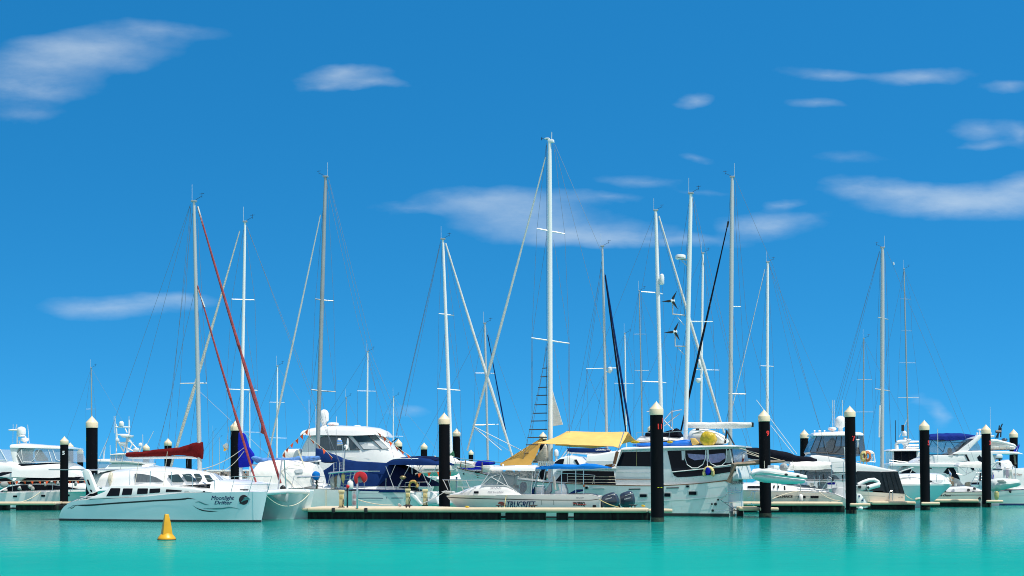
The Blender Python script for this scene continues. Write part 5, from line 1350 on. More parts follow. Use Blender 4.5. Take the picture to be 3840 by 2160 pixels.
# white riding sail against the main mast
s = f.P([(2071, 1462), (2080, 1495), (2096, 1545), (2110, 1592), (2074, 1598)], 0)
B().prism(s, [p + Vector((0, .05, 0)) for p in s]).build('riding_sail', SAIL, root)
Slab(f, r4((1375, 470), (1400, 420), (1420, 450), (1428, 610), (1265, 612), (1300, 560)), -.25, .35).build('furled_sail', BEIGESAIL, root, bevel=.1)
# yellow awnings
def sheet(f, rows, name, m, parent, th=.02, sub=6, sagz=.05):
    """cloth patch through rows of local points"""
    G = []
    for r_ in rows:
        L_ = []
        for a, c in zip(r_, r_[1:]):
            for k in range(sub): L_.append(a.lerp(c, k / sub))
        L_.append(r_[-1]); G.append(L_)
    H_ = []
    for a, c in zip(G, G[1:]):
        for k in range(sub):
            t = k / sub
            H_.append([p.lerp(q, t) + Vector((0, 0, -sagz * sin(pi * t))) for p, q in zip(a, c)])
    H_.append(G[-1])
    b = B(); b.loft(H_, closed=False, caps=False)
    b.loft([[p + Vector((0, 0, -th)) for p in r_] for r_ in H_], closed=False, caps=False)
    from mathutils import noise
    for v in b.bm.verts: v.co.z += .035 * noise.noise(v.co * 1.3)
    return b.build(name, m, parent, ang=60)
near = f.P(q6((490, 312), (760, 322), (1250, 345), (1600, 358)), -2.35) + [f.at(*r5((832, 466))[0], -2.35)]
ridge = f.P(r5((250, 345), (322, 302), (600, 312), (800, 308), (920, 305)), .2)
far = f.P(r5((210, 440), (330, 448), (560, 465), (800, 440), (998, 392)), 2.4)
sheet(f, [near, ridge, far], 'awning', YELCAN, root)
lo = f.P(q6((-90, 640), (20, 600), (200, 510)), -.9); hi = f.P(q6((590, 225), (650, 265)), .3)
# foredeck awning: triangle sloping down to the bow
A = [f.at(*q6((-20, 606))[0], -.3), f.at(*q6((300, 405))[0], -.05), f.at(*q6((600, 222))[0], .2)]
Bm = [f.at(*q6((10, 628))[0], -.9), f.at(*q6((260, 520))[0], -.8), f.at(*q6((560, 335))[0], -.6)]
Cc = [f.at(*q6((30, 645))[0], -1.3), f.at(*q6((230, 640))[0], -1.5), f.at(*q6((425, 625))[0], -1.6)]
sheet(f, [A, Bm, Cc], 'foredeck_awning', YELDK, root)  # same yellow cloth, darkened in colour for its shaded face
line(f, q6((470, 540), (405, 640)), .03, 'awning_pole', ROPE, yl=-1.5)
line(f, r5((882, 300), (770, 640)), .03, 'awning_pole', STEEL, yl=-2.3); line(f, r5((815, 500), (785, 620)), .09, 'furled_ensign', WOOD, yl=-2.3)
blob2 = B(); blob2.ell(f.at(*r5((745, 640))[0], -1.7), (f.m(16), .3, f.m(5))); blob2.lump(.12, 4); blob2.build('rope_heap', WOOD, root)
# mizzen
mz = mast(f, (2591, 727), (2570, 1680), 16.5, [((2580, 1205), (2674, 1206))], m=MASTW, head=True, taper=.85, vane='R')
sausage(f, [(x, a, b_) for (x, a), (_, b_) in zip(r6((238, 262), (400, 263), (700, 264), (1000, 265), (1018, 272)), r6((238, 328), (400, 338), (700, 338), (1000, 328), (1018, 315)))], .1, [.13, .15, .15, .12, .1], sq=.7, lump=.03).build('mizzen_boom_cover', CANVAS, root)
Slab(f, r6((1000, 262), (1022, 265), (1020, 320), (1002, 318)), 0, .2).build('boom_end', BLACK, root, bevel=.02)
for pts in (((2522, 1129), (2523, 1178), (2568, 1182)), ((2532, 1245), (2532, 1298), (2570, 1299))): line(f, pts, .04, 'turbine_arm', ALU, mz)
line(f, [(2540, 1188), (2566, 1220)], .02, 'turbine_brace', ALU, mz); line(f, [(2542, 1305), (2566, 1330)], .02, 'turbine_brace', ALU, mz)
for (cx_, cy_), angs in (((2522.5, 1129), (62, 182, 305)), ((2531.5, 1245), (65, 183, 303))):
    g = B(); c = f.at(cx_, cy_, -.15); g.ell(c, (.12, .22, .12)); g = g.build('wind_generator', WHITE, root)
    for a in angs:
        d = Vector((cos(radians(a)), 0, sin(radians(a)))) * f.m(40)
        nrm_ = Vector((-sin(radians(a)), 0, cos(radians(a)))); o_ = c + Vector((0, -.18, 0))
        k = B(); pl = [o_ + d * .1 + nrm_ * .05, o_ + d * .3 + nrm_ * .075, o_ + d, o_ + d * .35 - nrm_ * .05, o_ + d * .1 - nrm_ * .05]
        k.prism(pl, [p + Vector((0, .03, 0)) for p in pl]); k.build('blade', BLACK, g)
o = dome(f, 2552, [(955, 13), (957, 18), (962, 19.5), (970, 19), (972, 15)], -.1).build('radar', WHITE, mz)
lettering(lambda x, y, off=.02: f.at(x, y, -.1 - f.m(19.5)), 'raymarine', 2540, 2566, 967, INKB, o, hpx=4)
line(f, [(2552, 974), (2585, 975)], .03, 'radar_bracket', ALU, mz); line(f, [(2556, 978), (2580, 1000)], .02, 'radar_bracket', ALU, mz)
for p, q in (((2588, 735), (2545, 1000)), ((2588, 735), (2566, 1190)), ((2596, 740), (2674, 1206)), ((2674, 1206), (2690, 1700)), ((2600, 740), (2755, 1400)), ((2576, 1210), (2500, 1690)), ((2590, 760), (2505, 1690)), ((2596, 745), (2640, 1000))): stay(f, p, q)
rail(f, r5((1000, 318), (1265, 316), (1470, 300), (1811, 292)), -1.6, .016, [p[0] for p in r5((1004, 0), (1690, 0))], 62)
for pts in (((1270, 190), (1340, 110), (1440, 92)), ((1100, 110), (1140, 105)), ((1345, 100), (1350, 300)), ((1268, 250), (1420, 130)), ((1270, 200), (1360, 290))): line(f, r5(*pts), .03, 'gantry', STEEL, yl=.6)
sausage(f, [(x, a, b_) for (x, a), (_, b_) in zip(r5((1095, 320), (1150, 290), (1270, 310), (1390, 268), (1440, 330)), r5((1095, 360), (1150, 360), (1270, 360), (1390, 360), (1440, 360)))], .9, .3, lump=.08).build('black_cover', BLKCAN, root)
sausage(f, [(x, a, b_) for (x, a), (_, b_) in zip(r5((1015, 380), (1060, 345), (1150, 340), (1300, 350), (1500, 370)), r5((1015, 410), (1060, 430), (1150, 430), (1300, 430), (1500, 430)))], 1.0, .5, lump=.05).build('white_cover', CANVAS, root)
line(f, r6((505, 430), (760, 545)), .0, 'x', WIRE) if False else None
line(f, r6((710, 360), (690, 510)), .05, 'mizzen_shroud_cover', BLACK, yl=-.8); line(f, r6((705, 355), (800, 530)), .04, 'mizzen_shroud_cover', BLACK, yl=-.8)
SF = f
# things carried on deck
ro = f.thing('kayak', 'blue kayak lying on the wheelhouse roof of the ketch', 'kayak')
st = [(x, a, b_) for (x, a), (_, b_) in zip(r5((955, 435), (1010, 422), (1100, 414), (1270, 405), (1400, 392), (1490, 383), (1540, 395), (1560, 420)), r5((955, 440), (1010, 452), (1100, 460), (1270, 464), (1400, 462), (1490, 456), (1540, 450), (1560, 430)))]
sausage(f, st, -1.35, [.03, .2, .3, .34, .32, .26, .16, .05], n=14).build('hull', mat('kayak_plastic', (.006, .15, .62), .45, var=.15), ro)
p = f.at(*r5((1330, 405))[0], -1.35); b = B(); b.ell(p, (.5, .2, .07)); b.build('cockpit_rim', BLACK, ro)
ro = f.thing('paddle', 'yellow bladed paddle lying along the ketch roof', 'paddle')
line(f, r5((1020, 412), (1150, 405), (1320, 400)), .02, 'shaft', BLACK, ro, yl=-1.75)
for cx_, w_ in ((988, 48), (1325, 30)):
    c = f.at(*r5((cx_, 408))[0], -1.75); b = B(); b.ell(c, (f.m(w_ / 2.587), .05, f.m(5))); b.build('blade', YELB, ro)
c = f.at(*r6((478, 458))[0], -1.75)
b = B(); n = 24; rings = []
for dy, k in ((0, .08), (0, .55), (.015, .9), (.05, 1), (.35, 1.0), (.8, .9), (.85, .3)):
    rings.append([c + Vector((f.m(27) * k * cos(2 * pi * i / n) * (1 + .02 * sin(5 * i)), dy - (.06 if k < .6 else 0), f.m(27) * k * sin(2 * pi * i / n))) for i in range(n)])
b.loft(rings); b.lump(.02, 7)
f.single(b.build('drum_cover', YELB), 'round drum in a wrinkled yellow cover on the ketch roof', 'drum')
ro = f.thing('inflatable_dinghy', 'white inflatable dinghy lying upturned on the ketch roof behind the yellow drum', 'dinghy')
st = [(x, a, b_) for (x, a), (_, b_) in zip(r6((262, 420), (290, 365), (350, 338), (480, 345), (580, 375), (680, 425), (722, 475)), r6((262, 470), (290, 520), (350, 535), (480, 535), (580, 535), (680, 525), (722, 500)))]
sausage(f, st, -.4, [.3, .6, .7, .7, .7, .6, .3], n=16, sq=.8).build('tube', WHITEP, ro)
line(f, r6((300, 400), (430, 360), (600, 400), (700, 470)), .03, 'rubbing_strip', GREYP, ro, yl=-1.05); line(f, r6((345, 345), (385, 345)), .05, 'handle', BLACK, ro, yl=-.9)
Slab(f, r5((1520, 372), (1560, 370), (1610, 425), (1540, 440)), -1.6, -1.3).build('yellow_fin', YELCAN, ro, bevel=.03)
horseshoe(f, *r6((495, 868))[0], 17, 22, -2.15, LEMON, 'pale yellow horseshoe lifebuoy on the aft window of the ketch')
b = B(); b.ell(f.at(*r6((488, 840))[0], -2.2), (f.m(9), .1, f.m(13))); b.lump(.04, 6); f.single(b.build('rope_bag', ROYAL), 'blue line bag inside the pale yellow horseshoe lifebuoy', 'bag')
ro = f.thing('rowing_dinghy', 'cream dinghy with a blue cover stowed on the ketch foredeck', 'dinghy')
st = [(x, a, b_) for (x, a), (_, b_) in zip(q5((1092, 590), (1110, 575), (1200, 575), (1300, 585), (1390, 600)), q5((1092, 610), (1130, 680), (1200, 700), (1300, 700), (1350, 690)))]
sausage(f, st, .4, [.2, .5, .6, .6, .55], n=14, sq=.75).build('hull', WARM, ro)
Slab(f, q5((1385, 585), (1480, 568), (1600, 585), (1600, 640), (1480, 650), (1470, 705), (1330, 705)), .1, 1.2).build('cover', ROYAL, ro, bevel=.08)

# hanging tender at the stern
f = Fr(2912, 80.0, -14); root = f.thing('inflatable_dinghy', 'grey and white inflatable dinghy hanging from timber davits behind the ketch', 'dinghy')
st = [(x, a, b_) for (x, a), (_, b_) in zip(r6((1018, 870), (1030, 845), (1080, 812), (1150, 805), (1280, 830), (1400, 850), (1500, 868), (1580, 890)) + r7((325, 915)), r6((1018, 895), (1030, 920), (1080, 945), (1150, 965), (1280, 975), (1400, 985), (1500, 985), (1560, 978)) + r7((325, 955)))]
hull = [(x, lerp(a, b_, .42), b_ + 3) for x, a, b_ in st]
sausage(f, hull, 0, [.1, .3, .55, .6, .62, .62, .62, .6, .55], n=16).build('hull', WHITEP, root)
for s in (-1, 1):
    pts, rs = [], []
    for i, (x, a, b_) in enumerate(st):
        t = lerp(a, b_, .27)
        w_ = [.05, .22, .5, .66, .68, .68, .68, .68, .68][i]
        p = f.at(x, t, 0); p.y = s * w_; pts.append(p); rs.append(f.m((b_ - a) * .26) if i else f.m(9))
    B().tube(pts, rs, 14).build('tube', WHITEP, root)
    B().tube([p + Vector((0, s * r_ * .9, -r_ * .35)) for p, r_ in zip(pts, rs)], .035, 6).build('rubbing_strip', GREYP, root)
for x in (1155, 1500):
    line(f, r6((x, 805), (x - 2 + (-10 if x > 1300 else 0), 720)), .015, 'lifting_line', ROPE, yl=0)
b = B(); b.ell(f.at(*r6((1385, 800))[0], 0), (f.m(15), .3, f.m(18))); b.lump(.06, 4); b.build('motor_cover', GREYCAN, root)
Slab(f, r6((1265, 770), (1335, 775), (1335, 825), (1265, 820)), -.4, .4).build('seat', WHITE, root, bevel=.04)
for x, y in ((1412, 880), (1552, 900)): B().ell(f.at(*r6((x, y))[0], -.85), (.09, .04, .06)).build('handle', BLACK, root)
flag(SF, r6((905, 640), (918, 650), (918, 700), (905, 735), (882, 730), (890, 690)), -.6, REDF, 'faded red ensign drooping on the ketch stern', [(r6((905, 640), (918, 650), (916, 690), (898, 690)), CANVAS)], staff=r6((880, 900), (912, 630)))
# ================================================================ fishing boat on the front pontoon
f = Fr(2030, 80.6, 8); root = f.thing('fishing_boat', 'white twin outboard fishing boat with blue canopy lettered TRUGRITT, behind the front pontoon', 'fishing boat')
sheer = r4((452, 938), (470, 928), (520, 921), (700, 919), (1100, 922), (1811, 918)) + r5((560, 922), (645, 945))
H = Hull(f, sheer, (1752, 2248), 2.9, 'L', ts=.92, pm=2.6, flare=.84, n=40); H.build('hull', WHITE, root, WHITE, deckdrop=-.01)
H.stripe(r4((457, 945), (600, 951), (1000, 962), (1500, 971), (1811, 972)) + r5((545, 972), (640, 960)), 2.6, 'hull_stripe', INKB, root, n=60, taper=[(0, .5), (.05, 1.2), (1, .8)])
H.belt(-.3, .1, 'antifouling_band', ANTIF, root)
cb = House(f, r4((478, 918), (560, 898), (690, 855), (790, 828), (900, 828), (1045, 830), (1110, 875), (1175, 922)), r4((478, 924), (1175, 928)), -1.3, 1.3, tum=.18, camber=.08, rad=.12, nose=('L', 1.0, .45)); cb.build('cabin', WHITE, root)
cb.pane(rnd(r4((716, 885), (762, 885), (762, 907), (716, 907)), 2), 'window', WINDOW, root, off=.03)
lettering(cb.face, 'KEVLACAT', *[p[0] for p in r4((880, 0), (985, 0))], r4((0, 860))[0][1], INKN, root, hpx=6.5, off=.03, bold=0)
lettering(cb.face, '3000 Sportsfisher', *[p[0] for p in r4((850, 0), (1008, 0))], r4((0, 899))[0][1], INKN, root, hpx=5, shear=.35, off=.03, bold=0)
rf = House(f, r4((868, 668), (890, 652), (1100, 646), (1290, 645), (1312, 655)), r4((868, 676), (1312, 690)), -1.25, 1.25, tum=.2, camber=.12, rad=.08); rf.build('hardtop', WHITE, root)
c = Slab(f, r4((880, 685), (1285, 690), (1270, 922), (1178, 920), (1045, 828), (785, 826)), -1.22, 1.22, .06); c.build('clear_curtain', FAINT, root)
c.pane(r4((800, 825), (885, 745), (985, 715), (1040, 822)), 'windscreen', FAINT, root, off=.01)
for pts in (((785, 827), (885, 682)), ((785, 827), (1045, 829), (1175, 920), (1270, 923), (1290, 690)), ((800, 825), (880, 748), (985, 712), (1045, 828)), ((985, 712), (940, 820)), ((880, 745), (1080, 860))):
    c.line(r4(*pts), 1.4, 'curtain_frame', GREYWH, root)
Slab(f, r4((1165, 810), (1185, 792), (1215, 800), (1222, 860), (1190, 910), (1160, 905)), -.7, -.2).build('helm_seat', NAVY, root, bevel=.06)
Slab(f, r4((1095, 830), (1140, 825), (1150, 900), (1100, 900)), .1, .7).build('helm_seat', NAVY, root, bevel=.06)
Slab(f, r4((990, 720), (1110, 740), (1100, 830), (960, 826)), -.3, 1.0).build('dashboard', GREYWH, root, bevel=.06)
Slab(f, r4((1310, 845), (1392, 838), (1398, 925), (1315, 925)), -.7, .3).build('bait_station', WHITE, root, bevel=.04)
Slab(f, r4((1502, 880), (1545, 876), (1530, 815), (1590, 808), (1618, 878), (1622, 922), (1502, 922)), -.8, .1).build('esky_seat', WHITE, root, bevel=.04)
Slab(f, r4((1415, 870), (1462, 800), (1470, 880), (1450, 915), (1400, 915)), -.3, .2).build('bin_liner', CANVAS, root, bevel=.05)
Slab(f, r4((1622, 915), (1700, 870), (1758, 868), (1762, 885), (1700, 900), (1640, 922)), -.9, .3).build('stern_cushion', NAVY, root, bevel=.04)
Slab(f, r4((1275, 905), (1285, 845), (1300, 845), (1296, 920)), -.9, -.5).build('seat_back', NAVY, root, bevel=.03)
cp = House(f, r4((1315, 658), (1400, 640), (1470, 630), (1560, 634), (1700, 640)) + r5((500, 628), (560, 632), (640, 640), (725, 655)), r4((1315, 672), (1500, 668), (1800, 668)) + r5((640, 662), (725, 664)), -1.25, 1.25, tum=.1, camber=.12, rad=.06, lump=.03); cp.build('canopy', BLUE, root)
for a, b_ in (((1567, 665), (1567, 905)), ((1705, 665), (1705, 905)), ((1780, 665), (1780, 905)), ((1412, 670), (1370, 920)), ((1365, 670), (1290, 860)), ((1330, 830), (1395, 832)), ((1345, 780), (1402, 782)), ((1320, 670), (1300, 760)), ((1475, 670), (1470, 780)), ((1470, 780), (1400, 860))):
    line(f, r4(a, b_), .022, 'canopy_pole', STEEL, yl=-1.15)
for a, b_ in (((1490, 740), (1505, 870)),): line(f, r4(a, b_), .07, 'rolled_curtain', GREYCAN, yl=-1.15)
line(f, r4((1784, 820), (1786, 845)), .06, 'rolled_strap', WOOD, yl=-1.15)
for i in range(9):
    x = 1345 + i * 17.5; line(f, r4((x + 3, 592), (x - 4, 640)), .035, 'rod_holder', GREYP, yl=-1.2 + .0 * i)
line(f, r4((1335, 600), (1500, 615)), .02, 'rod_rack', STEEL, yl=-1.2)
line(f, r4((1115, 640), (1240, 638)), .03, 'roof_rail', WHITE, yl=-1.0); B().ell(f.at(*r4((1000, 632))[0], -.6), (f.m(4), .12, f.m(5))).build('roof_light', WHITE, root)
rail(f, r4((412, 775), (640, 778), (825, 776)), -.9, .02, (), 10); rail(f, r4((555, 842), (740, 846)), -1.1, .018, (), 10)
for a, b_ in (((470, 780), (500, 905)), ((640, 778), (690, 880)), ((600, 842), (632, 912)), ((420, 776), (465, 870))): line(f, r4(a, b_), .02, 'bow_rail_post', STEEL, yl=-.95)
Slab(f, r4((395, 890), (430, 880), (520, 885), (525, 905), (450, 912)), -.25, .25).build('anchor', GREYP, root, bevel=.05)
lettering(H.on, 'TRUGRITT', *[p[0] for p in r4((1035, 0), (1312, 0))], r4((0, 1043))[0][1], INKN, root, hpx=23, shear=.25, bold=.0, dbl=.018, off=.03)
H.patch(r4((950, 1000), (965, 988), (1000, 990), (1016, 1005), (1030, 1028), (1020, 1036), (985, 1025), (972, 1012), (955, 1012)), 'red_fish_emblem', mat('red_decal', (.42, .07, .06), .4), root, off=.03)
lettering(H.on, 'RV393Q', *[p[0] for p in r5((388, 0), (498, 0))], r5((0, 1027))[0][1], INKB, root, hpx=15, bold=.0, dbl=.02, off=.03)
H.stripe(r5((380, 998), (440, 1012), (515, 1016)), 1.8, 'strike_line', INKR, root, n=6, off=.05)
lettering(H.on, 'KEVLACAT', *[p[0] for p in r5((415, 0), (490, 0))], r5((0, 956))[0][1], INKN, root, hpx=5, off=.03, bold=0)
for x in (1372, 1490): H.stripe(r4((x - 4, 995), (x + 4, 995)), 18, 'door_seam', GREYP, root, n=2)
Slab(f, r5((535, 985), (580, 968), (645, 968), (650, 1060), (560, 1060)), -1.25, -.6).build('transom_pod', WHITE, root, bevel=.06)
Slab(f, r5((572, 1000), (600, 985), (612, 1040), (575, 1045)), -1.28, -1.2).build('transom_step', BLACK, root, bevel=.02)
for k, (pts, yl) in enumerate(((((655, 968, 1005), (668, 935, 1035), (720, 908, 1045), (775, 894, 1042), (812, 915, 1028), (834, 965, 1005)), -.75), (((838, 925, 1000), (850, 908, 1030), (890, 890, 1045), (935, 880, 1040), (970, 900, 1028), (988, 960, 1000)), .45))):
    n_ = 'outboard_motor'
    rt = f.thing(n_, ['nearer dark grey outboard motor with YAMAHA lettering on the fishing boat stern', 'farther dark grey outboard motor partly behind its twin on the fishing boat stern'][k], 'outboard motor', 'twin outboard motors')
    f.root = root
    o = sausage(f, [(r5((x, 0))[0][0], r5((0, a))[0][1], r5((0, b_))[0][1]) for x, a, b_ in pts], yl, [.08, .2, .27, .28, .24, .1], n=16, sq=.75); o.build('cowling', COWL, rt)
    mx = pts[2][0]
    line(f, r5((mx + 10, 1030), (mx + 25, 1140)), .14, 'leg', COWL, rt, yl=yl); line(f, r5((mx - 50, 1025), (mx - 90, 1040)), .1, 'bracket', BLACK, rt, yl=yl)
    lettering(plane_surf(f, yl - .29), 'YAMAHA', *[p[0] for p in r5((pts[1][0] + 28, 0), (pts[1][0] + 95, 0))], r5((0, 970))[0][1], INKW, rt, hpx=4.5, ybR=r5((0, 953))[0][1])
    line(f, r5((pts[2][0], 930), (pts[4][0], 905)), .012, 'cowling_line', GREYP, rt, yl=yl - .27)
p = f.at(*r5((640, 965))[0], -1.3); q = f.at(*r5((830, 1040))[0], -1.9)
b = B(); b.tube([p.lerp(q, i / 8) + Vector((0, 0, -.05 * sin(pi * i / 8))) for i in range(9)], .022, 5); f.single(b.build('mooring_rope', LEMON), 'yellow mooring rope from the fishing boat stern to the pontoon', 'rope')
p = f.at(*r4((1030, 925))[0], -1.4); q = f.at(*r4((1012, 1045))[0], -1.7)
b = B(); b.tube([p, q], .02, 5); f.single(b.build('mooring_rope', LEMON), 'short yellow rope hanging over the fishing boat side beside its red emblem', 'rope')

# ================================================================ things on the front pontoon
f = FD; zt = f.at(1800, 1904.5).z
def dy(px, py):   # a point on the deck plane
    d = Vector(((px - CX) / F, 1, -(py - HY) / F)); t = (zt - .03 - CH) / d.z
    p = Vector((0, 0, CH)) + d * t - f.O
    return Vector((p.dot(f.ex), p.dot(f.ey), zt - .03))
def pedestal(px0, px1, ytop, ybase, label):
    g = Fr((px0 + px1) / 2, 1); base = dy((px0 + px1) / 2, ybase)
    Z = (f.O + f.ex * base.x + f.ey * base.y).y
    ro = bpy.data.objects.new('service_pedestal', None); link(ro); w_ = f.O + f.ex * base.x + f.ey * base.y; ro.location = (w_.x, w_.y, zt - .03); tag(ro, label, 'service pedestal', 'dock service pedestals')
    s_ = Z / F; h = (ybase - ytop) * s_; r = (px1 - px0) / 2 * s_
    b = B(); b.box((0, 0, h * .42), (r * 1.55, r * 1.4, h * .84)); b.build('post', PED, ro, bevel=.03)
    b = B(); b.box((0, 0, h * .92), (r * 1.95, r * 1.8, h * .16)); b.build('head', PED, ro, bevel=.03)
    b = B(); b.box((0, 0, .02), (r * 2.0, r * 1.9, .04)); b.build('base_plate', BLACK, ro, bevel=.01)
    b = B(); b.box((0, -r * .72, h * .62), (r * 1.0, .03, h * .2)); b.build('socket_panel', LEMON, ro, bevel=.01)
    b = B(); b.tube([(r * .6, -r * .9, h * .5), (r * .9, -r, h * .3), (r * .4, -r * 1.0, h * .05)], .02, 5); b.build('cable', BLACK, ro)
pedestal(*[p[0] for p in r3((697, 0), (755, 0))], r3((0, 873))[0][1], r3((0, 1044))[0][1], 'pale yellow dock pedestal beside the red hose reel')
pedestal(*[p[0] for p in r3((1342, 0), (1398, 0))], r3((0, 860))[0][1], r3((0, 1022))[0][1], 'rust stained dock pedestal under the tan horseshoe lifebuoy')
pedestal(*[p[0] for p in r3((1510, 0), (1566, 0))], r3((0, 866))[0][1], r3((0, 1026))[0][1], 'pale yellow dock pedestal beside the thick black pile')
# hose reel on its post, extinguisher
base = dy(*r3((872, 1050))[0]); w_ = f.O + f.ex * base.x + f.ey * base.y; s_ = w_.y / F
ro = bpy.data.objects.new('hose_reel', None); link(ro); ro.location = (w_.x, w_.y, zt - .03); tag(ro, 'red fire hose reel cover on a steel post at the pontoon edge', 'hose reel')
def lz(y): return (r3((0, 1050))[0][1] - r3((0, y))[0][1]) * s_
b = B(); b.box((.04, 0, lz(745) / 2), (.09, .09, lz(745))); b.build('post', STEEL, ro, bevel=.012)
R_ = f.m(24); c = Vector((f.m(15), .12, lz(755)))
b = B(); ang = [radians(-10 + 200 * i / 14) for i in range(15)]
prof = [(c.x + R_ * 1.02 * cos(a), c.z + R_ * sin(a)) for a in ang] + [(c.x - R_ * .95, c.z - R_ * .5), (c.x - R_ * .75, c.z - R_ * .95), (c.x - R_ * .42, c.z - R_ * .9), (c.x - R_ * .40, c.z), (c.x - R_ * .2, c.z + R_ * .25), (c.x + R_ * .1, c.z), (c.x + R_ * .45, c.z - R_ * .85), (c.x + R_ * .9, c.z - R_ * .5)]
b.prism([Vector((x, -.14, z)) for x, z in prof], [Vector((x, .3, z)) for x, z in prof]); b.build('cover', REDP, ro, bevel=.03)
b = B(); b.tube([(c.x - .02, .05, c.z - .1), (c.x - .02, .28, c.z - .1)], R_ * .42, 16); b.build('drum', GREYP, ro)
base = dy(*r3((783, 1046))[0]); w_ = f.O + f.ex * base.x + f.ey * base.y
ro = bpy.data.objects.new('hydrant_post', None); link(ro); ro.location = (w_.x, w_.y, zt - .03); tag(ro, 'thin dark post with a red top between the pedestal and the hose reel', 'post')
b = B(); b.box((0, 0, .5), (.075, .075, 1.0)); b.build('post', CHARC, ro, bevel=.01)
b = B(); b.ell((.02, 0, 1.04), (.09, .08, .10)); b.build('valve', REDP, ro)
base = dy(*r3((850, 1046))[0]); w_ = f.O + f.ex * base.x + f.ey * base.y
ro = bpy.data.objects.new('fire_extinguisher', None); link(ro); ro.location = (w_.x, w_.y, zt + .12); tag(ro, 'red fire extinguisher in a clear box mounted on the hose reel post', 'fire extinguisher')
b = B(); b.lathe((0, 0), [(0, .07), (.03, .085), (.42, .085), (.5, .05), (.54, .025)], 16); b.build('cylinder', REDF, ro)
b = B(); b.box((0, 0, .6), (.08, .05, .08)); b.build('valve', BLACK, ro, bevel=.01)
b = B(); b.box((0, .02, .30), (.24, .24, .76)); b.build('box', VINYL, ro, bevel=.02)
b = B(); b.lathe((0, 0), [(.2, .0875), (.3, .0875)], 16); b.build('label_band', INKW, ro)
def cleat(px, py, label):
    p = dy(px, py); b = B()
    b.tube([p + Vector((-.22, 0, .13)), p + Vector((-.1, 0, .11)), p + Vector((.1, 0, .11)), p + Vector((.22, 0, .13))], [.02, .035, .035, .02], 6)
    for s in (-.08, .08): b.tube([p + Vector((s, 0, -.01)), p + Vector((s, 0, .11))], .03, 6)
    f.single(b.build('dock_cleat', BLACK), label, 'cleat', 'black cleats on the front pontoon')
cleat(*r3((1370, 1050))[0], 'black cleat in front of the rust stained pedestal')
cleat(*r4((972, 1046))[0], 'black cleat below the red fish emblem'); cleat(*r4((1290, 1046))[0], 'black cleat below the right end of the TRUGRITT lettering'); cleat(*r5((970, 1042))[0], 'black cleat beside the outboard motors')
blob(f, *r4((652, 1038))[0], 9, 4, .35, 'rope_coil', YELB, 'small yellow rope coil on the pontoon below the fishing boat bow', 'rope', .04)
blob(f, *r5((1072, 1030))[0], 8, 4, .35, 'rope_coil', YELB, 'small yellow rope coil on the pontoon beside the pile with red 11', 'rope', .04)
blob(f, *r3((1290, 1020))[0], 8, 7, 1.6, 'hose_coil', GREYCAN, 'grey coiled cable on the pontoon left of the rust stained pedestal', 'cable', .07)
for (a, b_, yl0, yl1, lab, dr) in ((r3((885, 965))[0], r3((1220, 1018))[0], 4, 3.5, 'cream mooring rope sagging to the pontoon below the navy tent yacht', .08), (r4((450, 880))[0], r4((200, 1010))[0], 3.8, 2.0, 'dark mooring rope from the fishing boat bow across the thick black pile', .05)):
    p, q = f.at(*a, yl0), f.at(*b_, yl1); b = B(); b.tube([p.lerp(q, i / 10) + Vector((0, 0, -dr * 4 * (i / 10) * (1 - i / 10))) for i in range(11)], .02, 5)
    f.single(b.build('mooring_rope', ROPE if 'cream' in lab else GREYCAN), lab, 'rope')
# ================================================================ white catamaran behind the yellow awning
f = Fr(2330, 104, 14); root = f.thing('catamaran', 'white catamaran with navy sail bag lettered LEOPARD 44 behind the yellow awning', 'catamaran')
H = Hull(f, [(2040, 1826), (2300, 1828), (2560, 1824)], (2060, 2540), 1.9, 'R', ts=.9, yc=-2.4); H.build('hull', WHITE, root, WHITE)
H2 = Hull(f, [(2100, 1826), (2300, 1827), (2600, 1823)], (2110, 2580), 1.9, 'R', ts=.9, yc=2.4); H2.build('hull', WHITE, root, WHITE)
h = House(f, r5((180, 640), (200, 600), (260, 560), (330, 540), (420, 560), (460, 610), (510, 600), (520, 530), (640, 520), (840, 485), (1000, 500), (1200, 540)), r5((180, 760), (1200, 760)), -2.6, 2.6, tum=.1, camber=.05, n=50); h.build('cabin', WHITE, root)
h.pane(r5((200, 610), (250, 575), (300, 570), (290, 620), (205, 640)), 'window', WINDOW, root, off=.04); h.pane(r5((395, 580), (420, 575), (455, 640), (430, 640)), 'window', WINDOW, root, off=.04)
h.pane(r5((520, 590), (780, 590), (780, 640), (520, 640)), 'window', GREYWH, root, off=.03)
st = [(x, a, b_) for (x, a), (_, b_) in zip(r5((328, 468), (380, 466), (560, 468), (700, 464), (748, 480)), r5((328, 495), (380, 508), (560, 512), (700, 510), (748, 498)))]
sb = sausage(f, st, -.3, .22, sq=.7, lump=.02).build('sail_bag', NAVY, root)
lettering(plane_surf(f, -.55), 'LEOPARD 44', *[p[0] for p in r5((606, 0), (740, 0))], r5((0, 490))[0][1], INKW, sb, hpx=6, bold=.02)
line(f, r5((330, 505), (600, 520), (760, 505)), .10, 'boom', WHITE, yl=-.3)
mo = mast(f, (2259, 925), (2278, 1780), 11.5, [((2198, 1383), (2320, 1380))], m=ALU, vane='R')
for x0, x1, n_ in ((2350, 2362, 1),): 
    furled(f, (2269, 1035), (2350, 1640), 4, 8, 'furled_jib', BLKCAN, -.2, -.2); furled(f, (2270, 1030), (2366, 1640), 4, 9, 'furled_genoa', NAVY, .3, .3)
radar(f, 2288, 1376, 1400, 9, -.4); line(f, [(2265, 1390), (2290, 1398)], .04, 'radar_bracket', ALU, mo)
